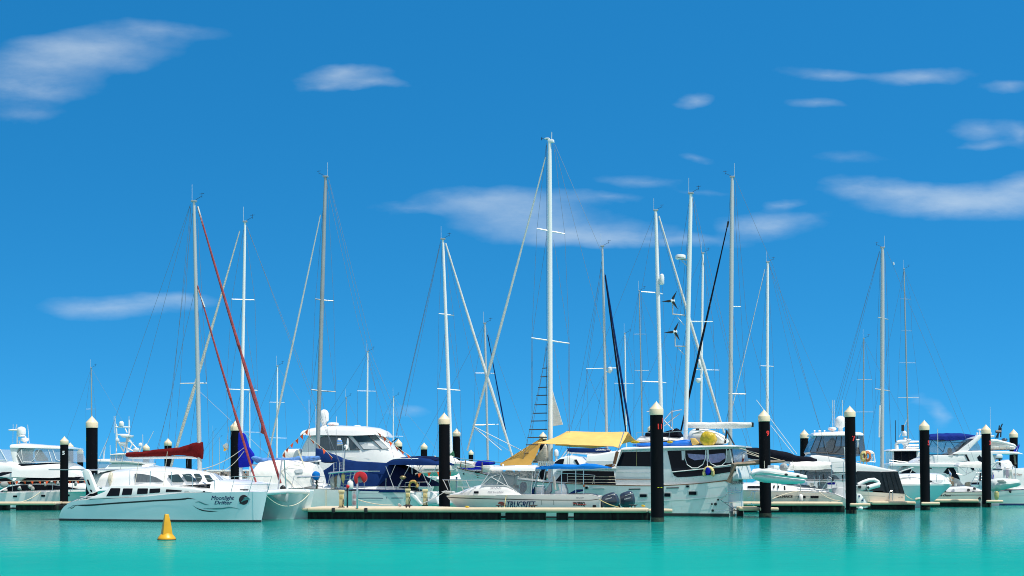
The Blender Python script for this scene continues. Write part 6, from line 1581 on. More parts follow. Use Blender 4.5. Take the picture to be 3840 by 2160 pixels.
for p, q in (((2254, 1010), (2110, 1780)), ((2256, 1010), (2150, 1780)), ((2262, 940), (2199, 1383)), ((2199, 1383), (2215, 1780)), ((2262, 1000), (2320, 1380)), ((2320, 1380), (2330, 1780)), ((2268, 1390), (2200, 1780)), ((2199, 1385), (2290, 1620))): stay(f, p, q)
for a, b_ in (((330, 480), (210, 640)), ((345, 500), (240, 640)), ((380, 520), (300, 640))): line(f, r5(a, b_), .03, 'lazy_jack', WIREW, yl=-.8)
radome(f, r5((222, 0))[0][0], r5((0, 478))[0][1], r5((0, 545))[0][1], 9, .5); line(f, r5((222, 545), (222, 600)), .08, 'dome_post', WHITE, yl=.5)

# ================================================================ cream yacht RELIANCE
f = Fr(2870, 95.4, 10); root = f.thing('sailing_yacht', 'cream yacht lettered RELIANCE with a long black sail cover, behind pile 9', 'sailing yacht')
sheer = [(2545, 1818), (2700, 1830), (2795, 1838), (2900, 1841), (3020, 1843), (3080, 1846), (3125, 1853), (3160, 1866), (3180, 1877)]
H = Hull(f, sheer, (2590, 3165), 3.9, 'L', ts=.72, pm=2.2, flare=.9, n=40); H.build('hull', WARM, root, WHITE, deckdrop=-.02)
H.stripe([(x, y + 3) for x, y in sheer[2:7]], 2.6, 'toe_rail', GREYWH, root, n=40, off=.03)
H.stripe([(2860, 1862), (2890, 1862)], 1.6, 'hull_line', GREYP, root, n=4); H.stripe([(2980, 1862), (3120, 1862)], 1.0, 'hull_line', GREYP, root, n=14)
for a in ((r7((440, 1132), (535, 1132), (535, 1160), (440, 1160))), r7((345, 1132), (382, 1132), (382, 1160), (345, 1160)), r7((292, 1130), (302, 1130), (302, 1160), (292, 1160))):
    H.patch(rnd(a, 1.5), 'portlight', WINDOW, root, off=.03)
lettering(H.on, 'RELIANCE', *[p[0] for p in r6((1285, 0), (1490, 0))], r6((0, 1154))[0][1], INKB, root, hpx=9, shear=.3, bold=.0, dbl=.025, off=.04)
cr = House(f, [(2680, 1828), (2720, 1818), (2800, 1816), (2960, 1818), (3000, 1826), (3110, 1838)], [(2680, 1838), (3110, 1846)], -1.45, 1.45, tum=.3, camber=.1); cr.build('coachroof', WHITE, root)
for a in (r6((955, 1015), (1110, 1015), (1110, 1040), (958, 1040)), r6((1262, 1005), (1280, 1005), (1272, 1042), (1258, 1042)), r6((1310, 1008), (1330, 1008), (1325, 1042), (1305, 1042))): cr.pane(a, 'window', WINDOW, root, off=.05)
bk = House(f, r7((-80, 990), (0, 985), (100, 975), (240, 985), (250, 1015), (330, 1020), (500, 1035)), r7((-80, 1062), (500, 1075)), -1.2, 1.2, tum=.2); bk.build('dodger_base', GREYWH, root)
bk.pane(r7((150, 985), (235, 980), (240, 1000), (160, 1002)), 'window', WINDOW, root, off=.04); bk.pane(r7((150, 1025), (240, 1015), (240, 1040), (165, 1045)), 'window', WINDOW, root, off=.04)
st = [(x, a, b_) for (x, a), (_, b_) in zip(r6((815, 545), (950, 558), (1100, 566), (1300, 592), (1450, 622)) + r7((250, 648), (420, 672), (515, 690)), r6((815, 660), (950, 690), (1100, 703), (1300, 715), (1450, 730)) + r7((250, 737), (420, 745), (515, 748)))]
sausage(f, st, 0, [.14, .2, .22, .22, .2, .18, .15, .12], n=14, lump=.05, sub=5).build('sail_cover', BLKCAN, root)
line(f, r6((830, 705), (1300, 725)) + r7((300, 748), (520, 755)), .09, 'boom', MASTW)
mo = mast(f, (2746, 665), (2737, 1790), 16, [((2739, 1150), (2778, 1150)), ((2732, 1476), (2797, 1478))], m=ALU, vane='L', taper=.9)
furled(f, (2727, 850), (2548, 1640), 4, 10, 'furled_jib', BLKCAN); line(f, [(2731, 830), (2727, 852)], .06, 'furler_top', BLACK)
for p, q in (((2756, 668), (2900, 1000)), ((2900, 1000), (3140, 1830)), ((2750, 690), (2778, 1150)), ((2778, 1150), (2796, 1478)), ((2796, 1478), (2800, 1820)), ((2746, 1160), (2796, 1478)), ((2740, 700), (2731, 850)), ((2742, 1490), (2850, 1810)), ((2756, 690), (2800, 1200)), ((2800, 1200), (2960, 1790)), ((2740, 1480), (2690, 1810))): stay(f, p, q)
for p, q in ((r6((1060, 0))[0], r6((1540, 640))[0]), (r6((1230, 300))[0], r6((1500, 640))[0])): stay(f, p, q, .016, WIREW)
bi = House(f, r7((170, 800), (200, 760), (330, 752), (520, 752), (690, 756)), r7((170, 815), (330, 830), (560, 828), (690, 800)), -1.5, 1.5, tum=.25, camber=.15, rad=.1, lump=.05); bi.build('bimini', CANVAS, root)
cl = Slab(f, r7((245, 828), (690, 815), (740, 890), (800, 945), (450, 960), (320, 950), (255, 870)), -1.35, 1.35, .1); cl.build('clear_curtain', SMOKE, root)
for pts in (((245, 828), (255, 870), (320, 950)), ((500, 825), (510, 950)), ((370, 830), (400, 950)), ((300, 950), (400, 840))): cl.line(r7(*pts), 1, 'curtain_frame', BLACK, root)
Slab(f, r7((520, 980), (640, 900), (640, 1040), (530, 1060)), -.4, .3).build('helm_pedestal', GREYWH, root, bevel=.05)
Slab(f, r7((640, 975), (730, 970), (730, 1000), (640, 1000)), -.9, -.2).build('blue_cushion', ROYAL, root, bevel=.05)
line(f, r7((430, 985), (445, 1015), (465, 1010), (462, 980)), .09, 'winch_bag', CANVAS, yl=-1.2)
for x, y in ((130, 1035), (590, 900), (700, 930)):
    line(f, r7((x, y - 20), (x + 4, y + 30)), .05, 'winch', BLACK, yl=-1.6)
for pts in (((690, 735), (690, 1190)), ((830, 735), (835, 1190)), ((690, 735), (860, 728)), ((730, 800), (850, 790)), ((690, 880), (850, 870)), ((320, 945), (860, 945)), ((335, 965), (860, 960)), ((480, 900), (490, 1000)), ((545, 890), (545, 1010)), ((635, 940), (655, 905), (690, 930)), ((560, 1080), (640, 960))):
    line(f, r7(*pts), .02, 'stern_rail', STEEL, yl=-1.5)
line(f, r7((0, 1010), (320, 1005)), .008, 'lifeline', WIREW, yl=-1.8)
for x in (50, 320): line(f, r7((x, 950), (x, 1080)), .016, 'stanchion', STEEL, yl=-1.75)
Slab(f, r7((700, 1040), (840, 1030), (865, 1180), (760, 1150), (700, 1090)), .2, 1.4).build('transom', GREYWH, root, bevel=.04)
b = B(); b.ell(f.at(*r7((824, 905))[0], -1.4), (f.m(5), .12, f.m(8))); b.build('outboard_cowl', BLACK, root)
line(f, r7((822, 930), (815, 970)), .05, 'outboard_leg', BLACK, yl=-1.4)
fd = dome(f, r7((325, 0))[0][0], [(r7((0, 1112))[0][1], 3), (r7((0, 1122))[0][1], 6.5), (r7((0, 1140))[0][1], 8), (r7((0, 1185))[0][1], 8), (r7((0, 1200))[0][1], 6), (r7((0, 1207))[0][1], 2)], -2.1)
f.single(fd.build('fender', WHITEP), 'white cylindrical fender hanging on the cream hull lettered RELIANCE', 'fender')
line(f, r7((322, 1010), (325, 1112)), .012, 'fender_rope', ROPE, yl=-2.05)
for a, b_, yl1, dr in ((r7((540, 1085)), r7((790, 1190)), -3.0, .12), (r7((300, 1075)), r7((-10, 1165)), -3, -.05)):
    p, q = f.at(*a[0], -1.9), f.at(*b_[0], yl1); k = B(); k.tube([p.lerp(q, i / 10) + Vector((0, 0, -dr * 4 * (i / 10) * (1 - i / 10))) for i in range(11)], .025, 5)
    f.single(k.build('mooring_rope', ROPE), 'cream mooring rope from the RELIANCE stern to the pontoon at pile 7' if dr > 0 else 'cream mooring rope from the RELIANCE side leading left along the pontoon', 'rope')
# tender on the stern of the cream yacht, behind pile 7
g = Fr(3258, 93.5, -6); ro = g.thing('inflatable_dinghy', 'white inflatable dinghy with a grey hull tilted behind pile 7', 'dinghy')
for pts, rr, yl in ((((1000, 1000), (1060, 970), (1130, 945), (1190, 940), (1235, 965), (1250, 1000)), 7, .3), (((1110, 1040), (1160, 1025), (1210, 1010), (1250, 1000)), 9.5, -.5)):
    P = g.P(r7(*pts), yl); B().tube([P[0]] + P + [P[-1]], [g.m(rr) * .3] + [g.m(rr)] * len(P) + [g.m(rr) * .4], 12).build('tube', WHITEP, ro)
Slab(g, r7((985, 1010), (1100, 1000), (1108, 1060), (1000, 1085)), -.4, .5).build('hull', GREYP, ro, bevel=.05)
Slab(g, r7((1000, 1015), (1040, 1010), (1038, 1042), (1008, 1045)), -.43, -.38).build('transom_pad', BLACK, ro)
for x, y in ((1122, 1033),): B().ell(g.at(*r7((x, y))[0], -.72), (.07, .05, .08)).build('tube_valve', BLACK, ro)
line(g, r7((1130, 1062), (1122, 1120), (1145, 1220)), .015, 'painter', ROPE, ro, yl=-.6)
ro = g.thing('swim_platform', 'white folded swim platform with logos tilted into the water right of pile 7', 'platform')
Slab(g, r7((985, 1105), (1035, 1108), (1122, 1232), (1120, 1262), (1085, 1280), (1040, 1262), (985, 1200)), -.5, -.3).build('panel', WHITE, ro, bevel=.04)
sl_ = Slab(g, r7((995, 1120), (1030, 1120), (1100, 1230)), -.52, -.5)
for (x, y) in ((1015, 1135), (1050, 1185), (1080, 1225)): sl_.pane(r7((x - 8, y - 8), (x + 6, y - 10), (x + 10, y + 8), (x - 4, y + 10)), 'logo', INKN, ro)
b = B(); b.ell(g.at(*r7((1028, 1280))[0], -.4), (f.m(9.5), .2, f.m(8))); b.build('float', WHITE, ro)

# ================================================================ sportfisher with the labelled dome
f = Fr(3190, 100.5, 4); root = f.thing('motor_cruiser', 'white sportfishing cruiser with a TwinSAT dome and charcoal cockpit cover, behind pile 7', 'motor yacht')
sheer = [(2925, 1812), (3060, 1828), (3200, 1840), (3320, 1848), (3393, 1852)]
H = Hull(f, sheer, (2960, 3392), 4.3, 'L', ts=.93, pm=2.4, flare=.92); H.build('hull', WARM, root, WHITE)
H.belt(-.3, .08, 'antifouling_band', ANTIF, root)
H.stripe([(3215, 1856), (3320, 1862)], 1.6, 'hull_line', GREYP, root, n=8)
lettering(lambda x, y, off=.02: f.at(x, y, -2.03 - off), 'Lil Silla', *[p[0] for p in r7((1475, 0), (1535, 0))], r7((0, 1158))[0][1], INKB, root, hpx=5, shear=.3, bold=0)
line(f, r7((1370, 1190), (1372, 1085), (1385, 1072), (1402, 1075), (1410, 1090), (1410, 1190)), .03, 'boarding_rail', STEEL, yl=-2.15)
h = House(f, r7((420, 690), (445, 655), (520, 650), (660, 668), (860, 700), (1000, 745), (1210, 782), (1260, 795), (1470, 838)), r7((420, 850), (980, 852), (1470, 850)), -1.95, 1.95, tum=.06, camber=.05, rad=.08, n=44); h.build('flybridge_base', WHITE, root)
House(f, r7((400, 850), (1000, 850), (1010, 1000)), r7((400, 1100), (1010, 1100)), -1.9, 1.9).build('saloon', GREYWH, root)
cv1 = Slab(f, r7((985, 840), (1250, 846), (1290, 850), (1320, 1000), (1345, 1105), (1290, 1075), (985, 1072)), -1.98, 1.98); cv1.build('cockpit_side_cover', CHARC, root)
cv2 = Slab(f, r7((1285, 848), (1470, 842), (1552, 1108), (1440, 1102), (1350, 1118), (1320, 1000)), -2.02, 2.02); cv2.build('cockpit_aft_cover', CHARC, root)
for x0, x1 in ((1330, 1385), (1380, 1450), (1430, 1505)): cv2.line(r7((x0, 850), (x1, 1102)), .6, 'cover_seam', BLACK, root, off=.015)
c = Slab(f, r7((432, 615), (512, 428), (1062, 422), (1090, 600), (1085, 650), (860, 688), (640, 655), (460, 655)), -1.7, 1.7, .02); c.build('clear_curtain', SMOKE, root)
for pts in (((432, 615), (512, 428)), ((520, 600), (575, 430)), ((585, 430), (605, 560), (650, 620), (700, 610), (720, 560), (750, 430)), ((805, 430), (800, 560), (750, 610), (690, 640), (640, 625)), ((432, 615), (640, 625), (860, 650)), ((460, 655), (640, 660), (860, 688)), ((860, 425), (860, 690)), ((990, 425), (1020, 640))):
    c.line(r7(*pts), 1.5, 'curtain_frame', BLACK, root)
Slab(f, r7((670, 480), (705, 435), (740, 480), (735, 530), (760, 600), (640, 600), (640, 500)), -.4, .4).build('helm_seat', WARM, root, bevel=.08)
Slab(f, r7((560, 560), (900, 540), (900, 640), (560, 640)), -1.2, 1.2).build('console', GREYP, root, bevel=.05)
rf = House(f, r7((476, 405), (510, 390), (700, 380), (900, 378), (1040, 384), (1064, 400)), r7((476, 420), (1064, 416)), -1.75, 1.75, tum=.3, camber=.12, rad=.08); rf.build('hardtop', WHITE, root)
px_ = r7((793, 0))[0][0]
dm = radome(f, px_, r7((0, 185))[0][1], r7((0, 320))[0][1], 19.5)
dome(f, px_, [(r7((0, 320))[0][1], 14), (r7((0, 330))[0][1], 9), (r7((0, 365))[0][1], 9), (r7((0, 384))[0][1], 15)]).build('dome_base', WHITE, root)
Rr = f.m(19.5)
me_s = lambda x, y, off=.02: (lambda p: Vector((p.x, -sqrt(max(Rr * Rr - (p.x - f.at(px_, 1600).x) ** 2, .01)) - .02, p.z)))(f.at(x, y, -Rr))
lettering(me_s, 'TwinSAT', *[p[0] for p in r7((742, 0), (812, 0))], r7((0, 273))[0][1], INKB, dm, hpx=5)
o = radar(f, r7((695, 0))[0][0], r7((0, 322))[0][1], r7((0, 372))[0][1], 16, -.8)
lettering(lambda x, y, off=.02: f.at(x, y, -.8 - f.m(16)), 'furuno', *[p[0] for p in r7((655, 0), (710, 0))], r7((0, 350))[0][1], INKR, o, hpx=3)
for x, w_ in ((548, 7), (488, 4), (605, 4)): dome(f, r7((x, 0))[0][0], [(r7((0, 358))[0][1], w_ * .5), (r7((0, 366))[0][1], w_), (r7((0, 374))[0][1], w_ * .4), (r7((0, 392))[0][1], w_ * .4)], -.9).build('antenna_dome', WHITE, root)
for a, b_ in (((700, 0), (702, 380)), ((718, 0), (718, 380)), ((815, 0), (818, 190))): whip(f, r7(a)[0], r7(b_)[0], r=.02)
dome(f, r7((998, 0))[0][0], [(r7((0, 462))[0][1], 5), (r7((0, 470))[0][1], 7), (r7((0, 484))[0][1], 3), (r7((0, 560))[0][1], 2)], -1.75).build('deck_light', WHITE, root)
line(f, r7((838, 555), (850, 700)), .04, 'rod', WIREW, yl=-1.9)
for cx_, m_, lab in ((1068, LEMON, 'pale coiled hose hung on the sportfisher flybridge rail'), (1112, ORED, 'orange coiled hose beside the pale coil on the sportfisher flybridge')):
    b = B(); c0 = f.at(*r7((cx_, 665))[0], -1.75)
    for k in range(3):
        b.tube([c0 + Vector((f.m(11 - k * 2) * cos(a), -.05 * k, f.m(18 - k * 3) * sin(a))) for a in [2 * pi * i / 16 for i in range(17)]], .05, 6)
    f.single(b.build('hose_coil', m_), lab, 'hose')
Slab(f, r7((985, 560), (1015, 560), (1018, 640), (990, 640)), -1.2, -.6).build('ice_box', WARM, root, bevel=.03)
for pts in (((985, 725), (1200, 730)), ((1030, 690), (1030, 760)), ((1100, 705), (1100, 765)), ((1190, 640), (1195, 740))): line(f, r7(*pts), .03, 'ladder_rail', WHITE, yl=-1.6)
for i in range(5): line(f, r7((1070 + i * 20, 735), (1085 + i * 20, 700)), .03, 'ladder_step', WARM, yl=-1.6)
cn = House(f, r7((1095, 600), (1130, 592), (1170, 600), (1195, 625)), r7((1095, 620), (1195, 635)), -1.0, .6, camber=.05); cn.build('aft_canopy', WHITE, root)
for a, b_ in (((1140, 630), (1165, 700)), ((1190, 630), (1165, 700)), ((1190, 630), (1205, 735))): line(f, r7(a, b_), .025, 'canopy_pole', WHITE, yl=-.9)

# ================================================================ green sided motor yacht (bow right)
f = Fr(3420, 104, 3); root = f.thing('motor_cruiser', 'white flared bow motor yacht pointing right behind pile 5 with a green lit side', 'motor yacht')
sheer = [(3270, 1824), (3381, 1821), (3480, 1819), (3570, 1819)]
H = Hull(f, sheer, (3280, 3476), 4.0, 'R', ts=.95, pm=2.3, flare=.70, zb=-.3); H.build('hull', AQUA, root, WHITE, deckdrop=-.01)
H.stripe([(x, y - 1) for x, y in sheer], 5, 'gunwale', WHITE, root, n=40, off=.03)
h = House(f, r8((-60, 900), (100, 902), (230, 896), (500, 890), (600, 897), (660, 925), (712, 978)), r8((-60, 1000), (712, 990)), -1.4, 1.4, tum=.3, camber=.15, nose=('R', .9, .4)); h.build('deckhouse', WHITE, root)
h.pane(r8((470, 945), (625, 942), (600, 975), (520, 985)), 'window', SCREEN, root, off=.05); h.pane(rnd(r8((464, 955), (492, 955), (488, 968), (466, 968)), 1), 'hatch', BLACK, root, off=.06)
h.line(r8((100, 925), (440, 918)), 1.0, 'moulding_line', GREYP, root, off=.04)
rail(f, r8((150, 885), (420, 882), (650, 875), (745, 960)), -1.3, .02, [p[0] for p in r8((230, 0), (540, 0), (640, 0))], 28)
line(f, r8((100, 850), (270, 795)), .04, 'outrigger', WIREW, yl=-1.2); line(f, r8((160, 980), (250, 830)), .025, 'outrigger', WIREW, yl=-1.2)
p, q = f.at(*r8((155, 1095))[0], -1.5), f.at(*r8((262, 1175))[0], -3)
b = B(); b.tube([p.lerp(q, i / 8) + Vector((0, 0, -.08 * sin(pi * i / 8))) for i in range(9)], .03, 5); f.single(b.build('mooring_rope', ROPE), 'thick cream mooring rope at the charcoal covered stern beside pile 5', 'rope')
b = B(); b.ell(f.at(*r8((315, 1172))[0], -4.5), (f.m(10), .3, f.m(6))); b.lump(.08, 4); f.single(b.build('rope_coil', ROPE), 'heap of cream rope on the pontoon end beside pile 5', 'rope')

# ================================================================ yacht SPIRIT CHASER
f = Fr(3400, 111.5, 8); root = f.thing('sailing_yacht', 'cream yacht lettered Spirit Chaser on the farthest pontoon between piles 5 and 3', 'sailing yacht')
sheer = [(3080, 1828), (3300, 1838), (3517, 1843), (3600, 1845), (3692, 1842)]
H = Hull(f, sheer, (3120, 3686), 3.9, 'L', ts=.78, pm=2.2, flare=.92); H.build('hull', WARM, root, WHITE)
H.stripe(r8((560, 1086), (750, 1088), (1090, 1084)), 2.4, 'toe_rail', INKB, root, n=20, off=.03); H.stripe(r8((722, 1130), (1090, 1131)), 1.1, 'hull_line', INKB, root, n=14, off=.03)
lettering(H.on, 'Spirit Chaser', *[p[0] for p in r8((535, 0), (718, 0))], r8((0, 1138))[0][1], INKB, root, hpx=8, shear=.35, bold=0, dbl=.02, off=.04)
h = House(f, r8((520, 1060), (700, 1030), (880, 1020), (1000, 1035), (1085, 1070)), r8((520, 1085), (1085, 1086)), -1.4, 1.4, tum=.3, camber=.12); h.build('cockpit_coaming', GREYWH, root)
for x, y in ((766, 1000), (640, 1075), (920, 1060), (990, 1045), (860, 1160), (1050, 1160)): 
    k = B(); k.lathe((f.at(*r8((x, y))[0], -1.5).x, -1.5), [(f.at(*r8((x, y + 14))[0], -1.5).z, f.m(6)), (f.at(*r8((x, y))[0], -1.5).z, f.m(5)), (f.at(*r8((x, y - 14))[0], -1.5).z, f.m(3.5))], 12); k.build('winch', BLACK if y > 1020 else GREYP, root)
Slab(f, r8((695, 905), (745, 910), (745, 1010), (715, 1015)), -.8, -.2).build('tan_board', mat('tan_ply', (.55, .38, .24), .6), root, bevel=.02)
Slab(f, r8((745, 915), (800, 935), (860, 1005), (745, 1010)), -.6, .6).build('sprayhood', CANVAS, root, bevel=.06)
b = B(); b.ell(f.at(*r8((672, 950))[0], -.9), (f.m(7), .2, f.m(11))); b.lump(.05, 5); b.build('rolled_line', CANVAS, root)
Slab(f, r8((890, 975), (945, 965), (950, 1020), (880, 1025)), -.9, -.3).build('tan_bag', mat('tan_bag_cloth', (.42, .36, .25), .8), root, bevel=.05)
bi = House(f, r8((803, 770), (830, 752), (950, 745), (1088, 745)), r8((803, 785), (900, 795), (1045, 800), (1088, 790)), -1.3, 1.3, tum=.2, camber=.12, rad=.08, lump=.03); bi.build('bimini', CANVAS, root)
for pts in (((810, 790), (900, 870), (1000, 830)), ((910, 795), (890, 870)), ((1060, 800), (940, 1000)), ((1080, 830), (1020, 990)), ((1000, 900), (1085, 905)), ((985, 935), (1075, 940)), ((1010, 860), (1085, 862)), ((780, 870), (870, 890), (975, 840))): line(f, r8(*pts), .02, 'bimini_pole', STEEL, yl=-1.25)
line(f, r8((1060, 860), (1055, 960)), .06, 'rope_hank', BLACK, yl=-1.3)
mo = mast(f, (3309.6, 930), (3308, 1800), 14.5, [((3292, 1190), (3330, 1198)), ((3281, 1458), (3336, 1466))], m=ALU, vane='L', taper=.95)
for p, q in (((3297, 943), (3130, 1560)), ((3299, 943), (3110, 1600)), ((3300, 940), (3085, 1780)), ((3325, 940), (3355, 1010)), ((3355, 1010), (3625, 1650)), ((3625, 1650), (3690, 1830)), ((3318, 950), (3330, 1196)), ((3330, 1198), (3336, 1462)), ((3336, 1462), (3340, 1800)), ((3302, 950), (3293, 1192)), ((3293, 1192), (3282, 1458)), ((3282, 1458), (3280, 1800)), ((3318, 1200), (3350, 1800))): stay(f, p, q)
line(f, [(3350, 983), (3352, 993)], .05, 'insulator', WHITE)
line(f, [(3299, 1520), (3297, 1640)], .06, 'mast_ladder_cover', WHITE, yl=-.2)
flag(f, r8((686, 820), (705, 845), (722, 870), (715, 905), (700, 880), (690, 850)), -1.2, CANVAS, 'blue and white flag behind the flared bow of the green sided yacht', [(r8((692, 850), (718, 865), (716, 885), (696, 870)), FADED), (r8((700, 882), (716, 892), (714, 902)), ROYAL)], staff=r8((720, 960), (686, 818)))

# ================================================================ large flybridge yacht
f = Fr(3580, 124, 4); root = f.thing('motor_cruiser', 'large white flybridge motor yacht with a navy bimini and long black saloon windows', 'motor yacht')
sheer = [(3180, 1806), (3400, 1818), (3600, 1828), (3830, 1830)]
H = Hull(f, sheer, (3230, 3825), 5.0, 'L', ts=.95, pm=2.4, flare=.9); H.build('hull', WHITE, root, WHITE)
H.patch(r8((940, 975), (1090, 970), (1090, 1000), (945, 1000)), 'hull_window', WINDOW, root); H.patch(r8((1190, 800), (1575, 800), (1575, 812), (1190, 812)), 'x', WINDOW, root) if False else None
lo = House(f, r8((-20, 870), (100, 850), (200, 790), (260, 770), (700, 768), (1000, 770), (1100, 772), (1300, 790)), r8((-20, 1000), (1300, 1000)), -2.2, 2.2, tum=.05, camber=.03, rad=.05, nose=('L', 1.2, .5)); lo.build('saloon', WHITE, root)
lo.pane(r8((100, 876), (200, 802), (430, 800), (745, 798), (822, 942), (700, 900), (690, 876), (300, 878)), 'window', WINDOW, root, off=.03)
lo.line(r8((0, 888), (680, 880)), 1.0, 'side_rail', STEEL, root, off=.1)
ov = House(f, r8((-10, 758), (0, 752), (240, 745), (700, 748), (800, 758)), r8((-10, 776), (240, 780), (700, 792), (800, 790)), -2.35, 2.35, tum=0, camber=.04, rad=.06); ov.build('side_deck_roof', WHITE, root)
fb = House(f, r8((240, 742), (300, 712), (350, 692), (460, 655), (760, 640), (900, 640), (990, 735)), r8((240, 752), (990, 760)), -2.2, 2.2, tum=.05, camber=.03, rad=.08, nose=('L', 1.2, .55)); fb.build('flybridge', WHITE, root)
fb.pane(r8((330, 707), (460, 706), (900, 720), (900, 726), (330, 715)), 'stripe', INKB, root, off=.04); fb.pane(r8((455, 650), (740, 656), (730, 668), (460, 664)), 'stripe', GREYP, root, off=.03); fb.pane(r8((455, 640), (800, 645), (800, 652), (455, 648)), 'stripe', INKB, root, off=.04)
lettering(fb.face, 'RIVIERA 51', *[p[0] for p in r8((800, 0), (865, 0))], r8((0, 700))[0][1], GREYP, root, hpx=4, bold=0, off=.04) if False else None
fb.pane(r8((878, 648), (895, 645), (945, 735), (925, 745)), 'window', WINDOW, root, off=.04)
wl_ = Slab(f, r8((900, 640), (1200, 635), (1260, 800), (1100, 820), (1080, 990), (830, 990), (790, 800), (950, 760)), -2.2, 2.2); wl_.build('aft_wing', WHITE, root)
wl_.pane(r8((1020, 680), (1050, 650), (1085, 690), (1085, 745), (1050, 740)), 'window', WINDOW, root); wl_.pane(r8((940, 802), (985, 802), (990, 830), (965, 832)), 'window', WINDOW, root)
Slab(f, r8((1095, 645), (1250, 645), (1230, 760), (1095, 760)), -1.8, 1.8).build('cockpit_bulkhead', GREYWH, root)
Slab(f, r8((1180, 760), (1420, 720), (1460, 800), (1570, 830), (1570, 1040), (1180, 1040)), -2.1, 2.1).build('cockpit_side', WHITE, root, bevel=.05)
ht = House(f, r8((742, 630), (800, 606), (1090, 598), (1300, 604), (1500, 612), (1562, 636)), r8((742, 640), (800, 642), (1450, 632), (1562, 640)), -2.2, 2.2, tum=.1, camber=.06, rad=.06); ht.build('aft_hardtop', WHITE, root)
Slab(f, r8((788, 612), (1030, 422), (1060, 410), (1232, 418), (1222, 440), (1085, 432), (905, 612)), -2.0, 2.0, .12).build('radar_arch', WHITE, root, bevel=.06)
c = Slab(f, r8((460, 478), (1000, 470), (880, 615), (740, 642), (455, 618)), -1.8, 1.8, .05); c.build('clear_curtain', FAINT, root)
for pts in (((490, 470), (455, 560)), ((655, 500), (620, 615)), ((490, 475), (620, 615)), ((560, 495), (660, 495), (870, 505)), ((700, 480), (790, 610)), ((870, 505), (770, 610)), ((890, 500), (740, 640))): c.line(r8(*pts), .9, 'curtain_frame', BLACK, root)
Slab(f, r8((915, 605), (1020, 480), (1060, 560), (1060, 605)), -1.9, 1.9).build('aft_curtain', FAINT, root)
bi = House(f, r8((455, 450), (470, 420), (560, 412), (700, 406), (860, 406), (1000, 414)), r8((455, 462), (500, 472), (620, 468), (660, 478), (870, 472), (900, 455), (1000, 424)), -1.9, 1.9, tum=.15, camber=.14, rad=.12, lump=.03); bi.build('bimini', mat('royal_navy_canvas', (.008, .025, .20), .75, var=.15, bump=.5, spec=.1), root)
B().ell(f.at(*r8((695, 600))[0], 0), (f.m(8), .3, f.m(12))).build('helm_seat', mat('tan_seat', (.55, .40, .33), .7), root)
B().ell(f.at(*r8((1055, 350))[0], 0), (f.m(10), .35, f.m(3.5))).build('gps_antenna', WHITE, root); line(f, r8((1050, 350), (1050, 412)), .05, 'antenna_post', WHITE)
for x in (1020, 1050, 1180): dome(f, r8((x, 0))[0][0], [(r8((0, 385))[0][1], 3), (r8((0, 392))[0][1], 4), (r8((0, 412))[0][1], 2)], -1.0).build('antenna_dome', WHITE, root)
whip(f, r8((555, 340))[0], r8((558, 730))[0], -2.3, .022); whip(f, r8((1175, 80))[0], r8((1178, 400))[0], 0, .012)
for pts in (((1240, 455), (1320, 280)), ((1265, 455), (1285, 300)), ((1300, 440), (1305, 330)), ((1240, 372), (1305, 375))): line(f, r8(*pts), .05 if pts[0][1] != 372 else .12, 'light_mast', BLACK)
line(f, r8((1460, 640), (1475, 760)), .07, 'flag_pole', OLDWOOD, yl=-2.0)
flag(f, r8((1520, 512), (1525, 545), (1500, 600), (1462, 622), (1442, 618), (1480, 565)), -2.0, ROYAL, 'furled dark blue flag on the stern of the large flybridge yacht', [(r8((1495, 570), (1510, 580), (1480, 605)), CANVAS)], staff=r8((1462, 640), (1522, 510)))
ro = f.thing('tender', 'cream and white tender lying on the aft roof of the large flybridge yacht', 'dinghy')
st = [(x, a, b_) for (x, a), (_, b_) in zip(r8((1150, 462), (1200, 462), (1260, 470), (1380, 500), (1450, 520), (1478, 545)), r8((1150, 600), (1200, 598), (1260, 595), (1380, 590), (1450, 585), (1478, 572)))]
sausage(f, st, -.9, [.6, .85, .9, .9, .75, .3], n=16, sq=.8).build('hull', WARM, ro)
P = f.P(r8((1180, 480), (1260, 485), (1380, 515), (1450, 535), (1475, 550)), -1.75); B().tube(P, [f.m(6)] * 4 + [f.m(3)], 10).build('tube', WHITEP, ro)
rail(f, r8((1185, 560), (1300, 545), (1400, 545), (1470, 560)), -2.05, .025, [p[0] for p in r8((1220, 0), (1290, 0), (1370, 0))], 18)
b = B(); b.ell(f.at(*r8((1345, 470))[0], -.9), (f.m(11.5), .25, f.m(6.5))); f.single(b.build('outboard_motor', COWL), 'dark grey outboard cowl on the cream tender at far right', 'outboard motor')

# ================================================================ pilothouse boat with radar arch
f = Fr(3385, 133, 3); root = f.thing('motor_cruiser', 'white pilothouse boat with dark windows and a curved radar arch left of pile 5', 'motor yacht')
H = Hull(f, [(3200, 1812), (3380, 1812), (3500, 1808)], (3210, 3480), 4.2, 'R'); H.build('hull', WHITE, root, WHITE)
h = House(f, r8((20, 610), (40, 596), (330, 594), (345, 620)), r8((20, 780), (345, 780)), -1.6, 1.6, tum=.05, camber=.02); h.build('pilothouse', WHITE, root)
h.pane(r8((40, 600), (305, 598), (305, 700), (240, 725), (110, 735), (42, 735)), 'window', WINDOW, root, off=.03)
for x in (125, 215): h.line(r8((x, 602), (x + 4, 730)), 1.2, 'window_bar', BLACK, root, off=.05)
rf = House(f, r8((-5, 598), (30, 583), (200, 578), (345, 580)), r8((-5, 604), (345, 602)), -1.9, 1.9, tum=.2, camber=.08); rf.build('roof', WHITE, root)
Slab(f, r8((-30, 760), (340, 740), (340, 1000), (-30, 1000)), -2, 2).build('cabin', WHITE, root)
